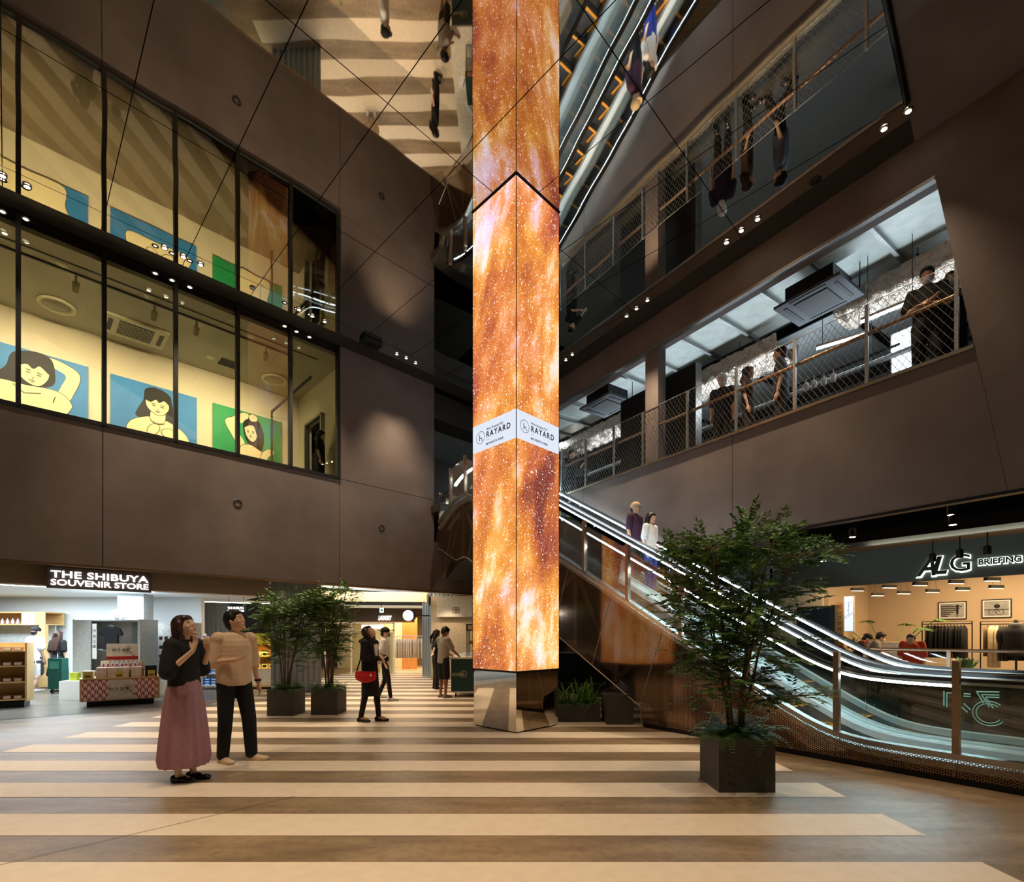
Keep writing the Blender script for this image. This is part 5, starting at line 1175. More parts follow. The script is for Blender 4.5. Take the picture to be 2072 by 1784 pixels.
for q in range(13):
    p = Vector((pxx(836, 18.6), 18.3, 0)) + Matrix.Rotation(.15, 3, 'Z') @ Vector((-.52 + .087 * q, 0, 1.36))
    t = thing('hanging_shirt', 'cream shirt on the white clothes rail, %s from the left' % ('first', 'second', 'third', 'fourth', 'fifth', 'sixth', 'seventh', 'eighth', 'ninth', 'tenth', 'eleventh', 'twelfth', 'thirteenth')[q], 'shirt', p, .15 + rq.uniform(-.1, .1), 'cream shirts on the rail'); obj('cloth', shm, t); MB().tube([(0, 0, -.01), (0, 0, .05), (0, .02, .07)], .005, 4).build('hook', M_STEEL, t)
tc_ = thing('teal_cart', 'long dark teal food counter with pale worktop beside the screen column', 'counter', (0, 0, 0))
M_TEAL = mat('teal_paint', (14, 62, 64), .45)
cx0, cy0, cx1 = -1.42, 11.75, -.35
for k_ in range(3): MB().bx(cx0, cx1, cy0 + 1.15 * k_ + .01, cy0 + 1.15 * (k_ + 1) - .01, .14, .9).build('cabinet', M_TEAL, tc_)
MB().bx(cx0 - .05, cx1 + .05, cy0 - .05, cy0 + 3.5, .9, .94).build('worktop', mat('pale_worktop', (220, 214, 200), .4), tc_); MB().bx(cx0 + .01, cx1, cy0 + .02, cy0 + 3.4, .1, .14).build('base_rail', M_WHITE, tc_)
for a in (cx0 + .1, cx1 - .1):
    for b_ in (cy0 + .1, cy0 + 3.3):
        q_ = MB().lathe([(.045, -.015), (.05, 0), (.045, .015)], 12).build('castor', M_BLK, tc_, (a, b_, .05)); q_.rotation_euler = (0, PI / 2, 0)
q_ = ring(MB(), -1.13, .55, .08, .008, cy0 - .0, 20); q_.bx(-1.15, -1.14, cy0 - .002, cy0, .5, .6).bx(-1.14, -1.1, cy0 - .002, cy0, .53, .545).build('round_mark', M_CREAM, tc_)
text('lettering', 'SOO', .11, M_CREAM, tc_, (-1.4, cy0 + .0, .5), ext=.003)
dc = thing('display_case', 'glass display case of food with dark teal header on the teal counter', 'display case', (-.78, 12.4, .94))
for (a, b_) in ((-.3, -.3), (.3, -.3), (-.3, .3), (.3, .3)): MB().bx(a - .015, a + .015, b_ - .015, b_ + .015, 0, .66).build('post', M_STEEL, dc)
MB().bx(-.32, .32, -.32, .32, .62, .78).build('header', M_TEAL, dc); MB().bx(-.3, .3, -.3, .3, .3, .315).build('shelf', M_STEEL, dc)
text('lettering', 'BAGEL', .1, M_CREAM, dc, (-.1, -.325, .66), ext=.003); MB().bx(-.28, -.16, -.326, -.32, .65, .75).build('square_mark', M_WOOD, dc)
MB().bx(-.3, .3, -.302, -.298, .0, .62).build('glass', M_OG, dc)
for q in range(5):
    t = thing('food_tray', 'tray of orange food in the display case, %s from the left' % ordn[q], 'food', (-.78 - .22 + .11 * q, 12.4, 1.257 + .0), 0, 'food in the display case'); MB().bx(-.045, .045, -.2, .2, 0, .06).build('food', mat('food_mix', (190, 150, 50), .6, nscale=20, namt=.8), t); MB().bx(-.048, .048, -.22, .22, -.0, .008).build('tray', M_STEEL, t)
for q, (x_, y_, a) in enumerate(((-1.2, 12.9, .3), (-1.1, 13.5, -.4))):
    t = thing('menu_sheet', 'white menu sheet lying on the teal counter, %s' % ('nearer one' if q == 0 else 'farther one'), 'menu', (x_, y_, .941), a); MB().bx(-.12, .12, -.17, .17, 0, .004).build('paper', M_WHITE, t); MB().bx(-.01, .01, -.1, .1, .004, .005).build('print', M_INK, t)
# ================================================================== CLOTHES SHOP GOODS
def ax(px, py, off): return AF.hit(px, py, off)
for q, (a, b_, t_, u_) in enumerate(((1898, 1956, 1215, 1251), (1986, 2047, 1210, 1248))):
    off = 4.17; x0, z1 = ax(a, t_ + 3, off); x1, _ = ax(b_, t_, off); _, z0 = ax(a, u_ + 2, off)
    t = thing('framed_photo', ('framed black and white photo of a lone walker on striped ground', 'framed black and white photo of a cyclist on a track')[q], 'picture', AF.w(x0, off), AF.ang, 'framed photos in the clothes shop')
    w_ = x1 - x0; h_ = z1 - z0
    MB().bx(0, w_, 0, .03, z0, z0 + .02).bx(0, w_, 0, .03, z1 - .02, z1).bx(0, .02, 0, .03, z0 + .02, z1 - .02).bx(w_ - .02, w_, 0, .03, z0 + .02, z1 - .02).build('frame', M_BLK, t)
    MB().bx(.02, w_ - .02, .012, .028, z0 + .02, z1 - .02).build('mount', M_WHITE, t); MB().bx(.05, w_ - .05, .008, .012, z0 + .05, z1 - .05).build('print_ground', mat('photo_grey', (150, 152, 154), .5, nscale=5, namt=.3), t)
    m_ = MB()
    if q == 0:
        for k_ in range(6): m_.add([(.06 + .0 * k_, .006, z0 + .08 + k_ * h_ * .11), (w_ * (.35 + .1 * k_), .006, z0 + .07 + k_ * h_ * .11), (w_ * (.35 + .1 * k_), .006, z0 + .09 + k_ * h_ * .11), (.06, .006, z0 + .11 + k_ * h_ * .11)], [(0, 1, 2, 3)])
        m_.bx(w_ * .64, w_ * .72, .004, .006, z0 + .14, z0 + h_ * .68); m_.ball((w_ * .68, .006, z0 + h_ * .74), (.035, .003, .04), 8, 5); m_.bx(w_ * .66, w_ * .69, .004, .006, z0 + .06, z0 + .14)
    else:
        m_ = ring(m_, w_ * .36, z0 + h_ * .3, .075, .01, .006, 18); m_ = ring(m_, w_ * .62, z0 + h_ * .3, .075, .01, .006, 18); m_.tube([(w_ * .36, .006, z0 + h_ * .3), (w_ * .5, .006, z0 + h_ * .5), (w_ * .62, .006, z0 + h_ * .3)], .006, 4); m_.ball((w_ * .52, .006, z0 + h_ * .62), (.06, .003, .05), 8, 5); m_.bx(.05, w_ - .05, .004, .006, z0 + h_ * .42, z0 + h_ * .46)
    m_.build('print_figure', M_INK, t)
GN = [garment(mat('black_cloth', (20, 20, 22), .85), .26, .04, .78), garment(mat('charcoal_cloth', (58, 58, 60), .85), .25, .04, .8), garment(mat('ecru_cloth', (226, 206, 170), .85), .27, .06, .95), garment(mat('tan_cloth', (120, 100, 82), .85), .25, .04, .7)]
ordn = ['first', 'second', 'third', 'fourth', 'fifth', 'sixth', 'seventh', 'eighth', 'ninth', 'tenth', 'eleventh', 'twelfth', 'thirteenth', 'fourteenth', 'fifteenth', 'sixteenth']
for q, (a, b_, cols, nme) in enumerate(((1866, 1967, [0] * 12, 'left'), (1984, 2100, [3, 2, 2, 2, 1, 1, 1, 0, 0, 0, 0, 0, 0, 0], 'right'))):
    off = 2.3; x0, zb = ax(a, 1263, off); x1, _ = ax(b_, 1263, off); zb = ax((a + b_) / 2, 1262, off)[1]
    t = thing('garment_rack', 'black metal garment rack in the clothes shop, %s one' % nme, 'clothes rail', AF.w(0, off), AF.ang, 'racks of the clothes shop')
    MB().tube([(x0, 0, zb), (x1, 0, zb)], .012, 6).build('rail', M_BLK, t); MB().tube([(x0, 0, zb + .06), (x1, 0, zb + .06)], .008, 5).build('upper_rail', M_BLK, t)
    for x_ in (x0, x1): MB().tube([(x_, 0, 0), (x_, 0, zb + .06)], .012, 6).build('post', M_BLK, t)
    for x_ in (x0, x1): MB().tube([(x_, -.3, .015), (x_, .3, .015)], .012, 5).build('foot', M_BLK, t)
    n_ = len(cols)
    for k_, c_ in enumerate(cols):
        xx_ = x0 + .12 + (x1 - x0 - .2) * k_ / n_; p = AF.w(xx_, off, zb - .02)
        g = thing('hanging_garment', '%s on the %s garment rack, %s from the left' % (('black garment', 'dark grey garment', 'cream coat', 'tan jacket')[c_], nme, ordn[k_]), 'garment', p, AF.ang + rq.uniform(-.12, .12), 'garments on the %s rack' % nme)
        obj('cloth', GN[c_], g); MB().tube([(0, 0, -.01), (0, 0, .04), (0, .02, .05)], .004, 4).build('hook', M_STEEL, g)
x_, z_ = ax(2056, 1262, 1.9); mn = thing('mannequin', 'dark hooded jacket on a headless bust at the right edge of the clothes shop', 'mannequin', AF.w(x_, 1.9, 0), AF.ang)
MB().lathe([(.1, 1.0), (.2, 1.08), (.22, 1.3), (.24, 1.5), (.2, 1.6), (.09, 1.66)], 16, sy=.65).ball((-.25, 0, 1.42), (.07, .08, .18)).ball((.25, 0, 1.42), (.07, .08, .18)).build('jacket', mat('jacket_dark', (40, 42, 46), .8), mn); MB().lathe([(.12, 1.6), (.13, 1.68), (.08, 1.72), (.05, 1.66)], 14).build('hood', mat('hood_grey', (90, 92, 92), .8), mn); MB().lathe([(.04, 1.7), (.035, 1.78), (.001, 1.79)], 10).build('neck_cap', M_BLK, mn); MB().lathe([(.16, 0), (.16, .02), (.02, .03), (.02, 1.0)], 14).build('stand', M_BLK, mn)
off = .9
x0, z1 = ax(1707, 1206, off + .25); x1, z0 = ax(1728, 1262, off + .25)
t = thing('lit_poster', 'tall glowing pale blue poster at the left end of the clothes shop', 'poster', AF.w(x0, off + .25), AF.ang); MB().bx(0, x1 - x0, 0, .05, z0 - .2, z1).build('casing', M_WHITE, t); MB().bx(.02, x1 - x0 - .02, -.004, 0, z0 - .18, z1 - .02).build('lit_face', mat('poster_glow', (205, 226, 250), .5, emit=.9, ecol=(205, 226, 250)), t)
m_ = MB(); w_ = x1 - x0
for a, b_ in (((.1, .2), (.9, .35)), ((.1, .26), (.9, .42)), ((.4, .45), (.55, .7)), ((.45, .3), (.5, .8)), ((.2, .75), (.8, .75))): m_.tube([(a[0] * w_, -.005, z0 + a[1] * (z1 - z0)), (b_[0] * w_, -.005, z0 + b_[1] * (z1 - z0))], .004, 4)
m_.build('print_lines', mat('poster_ink', (60, 80, 120), .5), t)
x0, z1 = ax(1690, 1219, off); x1, _ = ax(1707, 1219, off)
t = thing('wooden_signboard', 'tall wooden board with vertical brush writing left of the glowing poster', 'sign', AF.w(x0, off), AF.ang); MB().bx(0, x1 - x0, 0, .03, 0, z1).build('board', M_WOOD, t)
for q, ch in enumerate('祝シブヤベース'): text('writing', ch, .12, M_RED if q == 0 else M_INK, t, (.03, -.003, z1 - .15 - .14 * q), ext=.0006)
x0, z1 = ax(1612, 1228, .3); x1, _ = ax(1690, 1228, .3)
t = thing('black_partition', 'black partition board behind the upper escalator handrail', 'partition', AF.w(x0, .3), AF.ang); MB().bx(0, x1 - x0 - .12, 0, .1, 0, z1).build('panel', mat('partition_navy', (24, 32, 42), .4), t); MB().bx(x1 - x0 - .12, x1 - x0, -.02, .14, 0, z1).build('end_post', mat('brown_post', (60, 46, 34), .5), t)
sc = thing('shop_counter', 'white counter between the bending pair and the orange figure', 'counter', AF.w(ax(1790, 1296, 1.6)[0], 1.6), AF.ang); MB().bx(-.7, .5, 0, .5, 0, 1.25).build('body', M_WHITE, sc); MB().bx(-.72, .52, -.02, .52, 1.25, 1.28).build('counter_top', M_CREAM, sc)
# guard rail behind the escalators
gx0, gz = ES.hit(1735, 1312, -2.62); gr2 = thing('guard_rail', 'bronze guard rail with glass behind the foot of the far escalator', 'railing', ES.w(0, 0), ES.ang)
gx1 = ES.hit(2100, 1312, -2.62)[0]
MB().tube([(gx0, -2.62, gz), (gx1, -2.62, gz)], .022, 8).build('handrail', mat('rail_bronze', (150, 122, 96), .3, .8), gr2); MB().tube([(gx0, -2.62, gz), (gx0 + 1.0, -2.62, gz + .56)], .022, 8).build('handrail', mat('rail_bronze', (150, 122, 96), .3, .8), gr2)
k_ = gx0 - .1
while k_ > gx1:
    MB().bx(k_ - .02, k_ + .02, -2.64, -2.6, 0, gz).build('post', M_POST, gr2); MB().bx(k_ - .98, k_ - .04, -2.625, -2.615, .1, gz - .05).build('glass', M_OG, gr2); k_ -= 1.0
# ================================================================== PLANTS
M_LEAF = mat('dark_leaf', (84, 124, 50), .5, nscale=3, namt=.35); M_LEAF2 = mat('fern_leaf', (84, 130, 54), .5, nscale=6, namt=.35)
M_BARK = mat('bark', (98, 76, 56), .8, nscale=12, namt=.3); M_POT = mat('fibre_planter', (74, 72, 68), .6, nscale=4, namt=.12); M_SOIL = mat('soil', (40, 30, 22), .9, nscale=30, namt=.4)
def planter(name, label, x0, x1, y0, y1, h, grp='grey square planters'):
    t = thing(name, label, 'planter', ((x0 + x1) / 2, (y0 + y1) / 2, 0), 0, grp)
    a, b = (x1 - x0) / 2, (y1 - y0) / 2
    MB().add([(-a, -b, .0), (a, -b, .0), (a, b, 0), (-a, b, 0), (-a, -b, h), (a, -b, h), (a, b, h), (-a, b, h), (-a + .02, -b + .02, h), (a - .02, -b + .02, h), (a - .02, b - .02, h), (-a + .02, b - .02, h), (-a + .02, -b + .02, h - .05), (a - .02, -b + .02, h - .05), (a - .02, b - .02, h - .05), (-a + .02, b - .02, h - .05)],
        [(0, 3, 2, 1), (0, 1, 5, 4), (1, 2, 6, 5), (2, 3, 7, 6), (3, 0, 4, 7), (4, 5, 9, 8), (5, 6, 10, 9), (6, 7, 11, 10), (7, 4, 8, 11), (8, 9, 13, 12), (9, 10, 14, 13), (10, 11, 15, 14), (11, 8, 12, 15)]).build('box', M_POT, t)
    MB().bx(-a + .02, a - .02, -b + .02, b - .02, h - .09, h - .05).build('soil', M_SOIL, t)
    return t
def leaflet(mb, p, d, up, L, W):
    s = d.cross(up); s = s.normalized() if s.length > 1e-5 else Vector((1, 0, 0)); n = s.cross(d)
    a = p; b = p + d * L * .45 + s * W - n * W * .3; c = p + d * L; e = p + d * L * .45 - s * W - n * W * .3; m = p + d * L * .5
    mb.add([a, b, c, e], [(0, 1, 2), (0, 2, 3)])
def twig(leaves, wood, p, d, L, rnd, n=9, ll=.064):
    """compound leaf: a thin rachis with pairs of leaflets, drooping"""
    q = Vector(p); dd = Vector(d).normalized(); st = L / n; prev = q.copy()
    for i in range(n):
        dd = (dd + Vector((0, 0, -.045))).normalized(); q = q + dd * st
        side = dd.cross(Vector((0, 0, 1))); side = side.normalized() if side.length > 1e-4 else Vector((1, 0, 0))
        l_ = ll * (1 - .35 * abs(i / n - .4)) * rnd.uniform(.85, 1.15)
        for sg in (-1, 1): leaflet(leaves, q, (side * sg + dd * .7 + Vector((0, 0, rnd.uniform(-.35, .25)))).normalized(), Vector((rnd.uniform(-.7, .7), rnd.uniform(-.7, .7), 1)), l_, l_ * .25)
    leaflet(leaves, q, dd, Vector((0, 0, 1)), ll, ll * .2)
    wood.tube([p, (Vector(p) + q) / 2 + Vector((0, 0, .006)), q], .0016, 3, cap=False)
def tree(label, loc, stems, seed, zlo, ztop, rad, ntw, lean=(0, 0), extra=()):
    rnd = random.Random(seed); t = thing('potted_tree', label, 'tree', loc, 0, 'slender trees in the planters')
    leaves, wood, trunk = MB(), MB(), None; pts = []
    for i in range(stems):
        a = 2 * PI * i / stems + rnd.random(); r0 = .05; tip = rnd.uniform(.35, 1.0) * rad * .75; zt = ztop * (rnd.uniform(.72, .97) if i else .98)
        path = []
        for k in range(7):
            f = k / 6; path.append(Vector((math.cos(a) * (r0 + tip * f ** 1.4) + lean[0] * f * f + rnd.uniform(-.015, .015), math.sin(a) * (r0 + tip * f ** 1.4) + lean[1] * f * f + rnd.uniform(-.015, .015), zt * f)))
        m = MB().tube(path, [.016 - .0019 * k for k in range(7)] if i else [.024 - .003 * k for k in range(7)], 7); m.build('stem', M_BARK, t)
        pts.append(path)
    for q in range(ntw):
        path = rnd.choice(pts); f = rnd.uniform(0, 1) ** 1.1; zq = zlo + (ztop - zlo) * f
        k = min(range(7), key=lambda kk: abs(path[kk].z - zq)); b = path[k] + (path[min(k + 1, 6)] - path[k]) * rnd.random()
        if b.z < zlo: b = path[-2].copy(); b.z = min(zq, path[-1].z)
        a = rnd.uniform(0, 2 * PI); el = rnd.uniform(-.1, .75)
        env = rad * (.55 + .45 * math.sin(PI * min(1, max(0, (b.z - zlo) / (ztop - zlo + .01))) ** .8)); reach = env * rnd.uniform(.15, .75)
        d = Vector((math.cos(a) * math.cos(el), math.sin(a) * math.cos(el), math.sin(el))); e = b + d * reach
        if e.z < zlo - .15 or e.z > ztop: continue
        wood.tube([b, (b + e) / 2 + Vector((0, 0, .02)), e], [.004, .003, .002], 3, cap=False)
        for w_ in range(3): twig(leaves, wood, b + d * reach * (.55 + .22 * w_), d + Vector((rnd.uniform(-.9, .9), rnd.uniform(-.9, .9), rnd.uniform(-.3, .5))), rnd.uniform(.16, .27), rnd, rnd.choice((6, 7, 8)))
    for (b, e) in extra:
        b, e = Vector(b), Vector(e); wood.tube([b, (b + e) / 2 + Vector((0, 0, .03)), e], .005, 4)
        for w_ in range(16):
            f = .3 + .7 * w_ / 15; twig(leaves, wood, b + (e - b) * f, (e - b).normalized() + Vector((rnd.uniform(-1, 1), rnd.uniform(-1, 1), rnd.uniform(-.3, .6))), .22, rnd, 7)
    leaves.build('foliage', M_LEAF, t)['kind'] = 'stuff'; wood.build('twigs', M_BARK, t)['kind'] = 'stuff'
    return t
def fern(label, loc, n, r, seed, spread=(.0, .0), cat='fern', up=.9, grp='undergrowth in the planters'):
    rnd = random.Random(seed); t = thing('fern', label, 'fern', loc, 0, grp); m = MB()
    for i in range(n):
        a = rnd.uniform(0, 2 * PI); b = Vector((rnd.uniform(-spread[0], spread[0]), rnd.uniform(-spread[1], spread[1]), 0)); L = r * rnd.uniform(.6, 1.1); e = rnd.uniform(.5, up + .4)
        p = b; d = Vector((math.cos(a) * math.cos(e), math.sin(a) * math.cos(e), math.sin(e))); N = 12; st = L / N
        for k in range(N):
            d = (d + Vector((0, 0, -.08 - .01 * k))).normalized(); p = p + d * st; side = d.cross(Vector((0, 0, 1))).normalized(); w_ = .055 * (1 - (k / N) ** 2) + .012
            for sg in (-1, 1): leaflet(m, p, (side * sg + d * .35).normalized(), Vector((0, 0, 1)), w_, .012)
    m.build('fronds', M_LEAF2, t)['kind'] = 'stuff'; return t
def blades(label, loc, n, h, seed, spread, grp='broad-leaved plants behind the column'):
    rnd = random.Random(seed); t = thing('leafy_plant', label, 'plant', loc, 0, grp)
    for i in range(n):
        a = rnd.uniform(0, 2 * PI); b = Vector((rnd.uniform(-spread[0], spread[0]), rnd.uniform(-spread[1], spread[1]), 0)); L = h * rnd.uniform(.5, 1.05); e = rnd.uniform(.8, 1.45)
        d = Vector((math.cos(a) * math.cos(e), math.sin(a) * math.cos(e), math.sin(e))); p = b; vs = []; N = 6
        for k in range(N + 1):
            w_ = .022 * math.sin(PI * (k + .4) / (N + .8)) ** .7; side = d.cross(Vector((0, 0, 1))); side = side.normalized() if side.length > 1e-3 else Vector((1, 0, 0)); vs += [p - side * w_, p + side * w_]; p = p + d * L / N; d = (d + Vector((0, 0, -.13))).normalized()
        MB().add(vs, [(2 * k, 2 * k + 1, 2 * k + 3, 2 * k + 2) for k in range(N)]).build('leaf', M_LEAF2, t)
    return t
planter('planter_box', 'large dark grey square planter in the right foreground on the stripes', 1.905, 2.425, 4.64, 5.11, .52)
tree('tall slender green tree in the right foreground planter before the escalator', (2.165, 4.875, .47), 7, 4, .3, 2.02, .62, 270, extra=(((.1, 0, 1.6), (.78, .05, 1.78)), ((0, 0, 1.7), (.15, 0, 2.1)), ((.1, 0, 1.3), (.62, -.05, 1.4)), ((0, 0, .9), (-.62, 0, 1.2)), ((0, 0, .3), (.75, -.1, .42))))
fern('green ferns filling the right foreground planter', (2.165, 4.87, .47), 130, .36, 8, (.22, .18)); 
planter('planter_box', 'dark grey square planter behind the couple, left of the pair', -4.40, -3.915, 9.05, 9.54, .475)
planter('planter_box', 'dark grey square planter left of the woman with the red bag', -3.66, -3.177, 9.17, 9.67, .475)
tree('slender green tree in the left one of the paired planters', (-4.16, 9.29, .43), 6, 12, .5, 1.78, .52, 190)
tree('slender green tree beside the woman with the red bag', (-3.42, 9.42, .43), 6, 27, .42, 1.9, .46, 190)
fern('low ferns in the left one of the paired planters', (-4.16, 9.29, .43), 90, .3, 18, (.2, .2)); fern('low ferns in the planter beside the woman with the red bag', (-3.42, 9.42, .43), 90, .3, 19, (.2, .2))
planter('planter_box', 'low long dark planter behind the screen column under the escalator', .55, 1.48, 8.45, 8.85, .3)
blades('broad green leaves rising from the long planter under the escalator', (1.0, 8.65, .26), 60, .5, 5, (.42, .14))
fern('ferns spilling from the long planter under the escalator', (1.0, 8.62, .26), 60, .24, 6, (.42, .14))
cbx = thing('planter_cube', 'dark grey cube standing under the escalator truss beside the long planter', 'planter', (1.74, 8.4, 0)); MB().bx(-.2, .22, -.24, .24, 0, .47).build('box', M_POT, cbx); MB().bx(-.21, .23, -.25, .25, .47, .485).build('lid', M_POT, cbx)
# palm in the clothes shop
xp, zp = AF.hit(1795, 1300, 2.0); pt = thing('potted_palm', 'green split-leaf plant standing in the clothes shop', 'plant', AF.w(xp, 2.0, 0), AF.ang)
MB().lathe([(.14, 0), (.19, .4), (.17, .42), (.15, .38), (.001, .36)], 18).build('pot', M_POT, pt); rp_ = random.Random(9)
for i, (a, e, L) in enumerate(((2.9, 1.2, 1.9), (2.3, 1.35, 1.75), (.3, 1.3, 1.8), (.7, 1.1, 1.7), (-.6, 1.25, 1.6), (3.6, 1.1, 1.5), (1.4, 1.3, 1.7))):
    d = Vector((math.cos(a) * math.cos(e), math.sin(a) * math.cos(e), math.sin(e))); q = Vector((0, 0, .36)); path = [q.copy()]
    for k in range(8): d = (d + Vector((math.cos(a) * .05, math.sin(a) * .05, -.05))).normalized(); q = q + d * L / 8; path.append(q.copy())
    MB().tube(path, .012, 5).build('stalk', M_LEAF2, pt); m = MB()
    for k in range(13):
        an = a - 1.6 + 3.2 * k / 12; leaflet(m, q, Vector((math.cos(an), math.sin(an), -.25 + rp_.uniform(-.1, .1))).normalized(), Vector((0, 0, 1)), .36 - .1 * abs(k - 6) / 6, .035)
    m.build('leaf', M_LEAF2, pt)
xf, _ = AF.hit(1718, 1275, .8); fb = thing('flower_arrangement', 'red and yellow flower arrangement beside the glowing poster', 'flowers', AF.w(xf, .8, 0), AF.ang)
MB().lathe([(.16, 0), (.12, .5), (.16, 1.0), (.001, 1.0)], 14).build('stand', M_DARK, fb); m = MB(); m2 = MB(); rf_ = random.Random(2)
for i in range(60):
    p = Vector((rf_.gauss(0, .14), rf_.gauss(0, .1), 1.25 + rf_.gauss(0, .13)))
    if i % 3: leaflet(m2, p, Vector((rf_.gauss(0, 1), rf_.gauss(0, 1), rf_.gauss(0, 1))).normalized(), Vector((0, 0, 1)), .14, .025)
    else: m.ball(p, .035, 7, 5)
m.build('blossom', mat('flower_red', (190, 70, 50), .6, nscale=5, namt=.6), fb)['kind'] = 'stuff'; m2.build('foliage', M_LEAF2, fb)['kind'] = 'stuff'
gf = thing('potted_plant', 'small bright green plant low in front of the garment racks', 'plant', AF.w(AF.hit(1955, 1330, 1.2)[0], 1.2, 0), AF.ang); MB().lathe([(.1, 0), (.13, .7), (.001, .7)], 14).build('pot', M_WHITE, gf)
m = MB()
for i in range(40): a = rf_.uniform(0, 6.28); leaflet(m, Vector((0, 0, .7)) + Vector((math.cos(a), math.sin(a), 0)) * .05 * rf_.random(), Vector((math.cos(a), math.sin(a), rf_.uniform(.2, 1.6))).normalized(), Vector((0, 0, 1)), .34, .045)
m.build('foliage', M_LEAF2, gf)['kind'] = 'stuff'
# ================================================================== PEOPLE (local: x forward, y left, z up, authored for 1.70 m)
M_SK = mat('skin', (224, 182, 152), .55, nscale=8, namt=.05); M_HB = mat('hair_black', (24, 19, 17), .5, nscale=40, namt=.3); M_HBR = mat('hair_brown', (56, 32, 22), .45, nscale=40, namt=.3)
M_EYW = mat('eye_white', (232, 228, 222), .3); M_LIP = mat('lips', (176, 92, 84), .5)
def seg(m, a, b, ra, rb, n=10): m.tube([a, b], [ra, rb], n); m.ball(a, ra, n, 7); m.ball(b, rb, n, 7)
def chain(m, pts, rs):
    for i in range(len(pts) - 1): seg(m, pts[i], pts[i + 1], rs[i], rs[i + 1])
def fuse(name, mb, m, parent, vox=.01, sm=4, floor=None):
    me = mb.mesh(name, m); o = bpy.data.objects.new(name, me); COL.objects.link(o)
    r = o.modifiers.new('r', 'REMESH'); r.mode = 'VOXEL'; r.voxel_size = vox; r.use_smooth_shade = True
    s = o.modifiers.new('s', 'SMOOTH'); s.iterations = sm; s.factor = .5
    me2 = bpy.data.meshes.new_from_object(o.evaluated_get(bpy.context.evaluated_depsgraph_get()))
    bpy.data.objects.remove(o); me2.materials.clear(); me2.materials.append(m)
    me2.polygons.foreach_set('use_smooth', [True] * len(me2.polygons)); me2.name = name
    if floor is not None:
        for v in me2.vertices:
            if v.co.z < floor: v.co.z = floor + (v.co.z - floor) * .06
    return obj(name, me2, parent)
def V(*a): return Vector(a)
DEF = dict(head=V(.02, 0, 1.585), neck=V(0, 0, 1.43), chest=V(0, 0, 1.26), waist=V(0, 0, 1.06), pelvis=V(0, 0, .94),
    shL=V(0, .165, 1.385), elL=V(-.02, .21, 1.11), wrL=V(.04, .21, .86), shR=V(0, -.165, 1.385), elR=V(-.02, -.21, 1.11), wrR=V(.04, -.21, .86),
    hipL=V(0, .085, .9), knL=V(.02, .095, .49), anL=V(-.01, .1, .085), hipR=V(0, -.085, .9), knR=V(.02, -.095, .49), anR=V(-.01, -.1, .085))
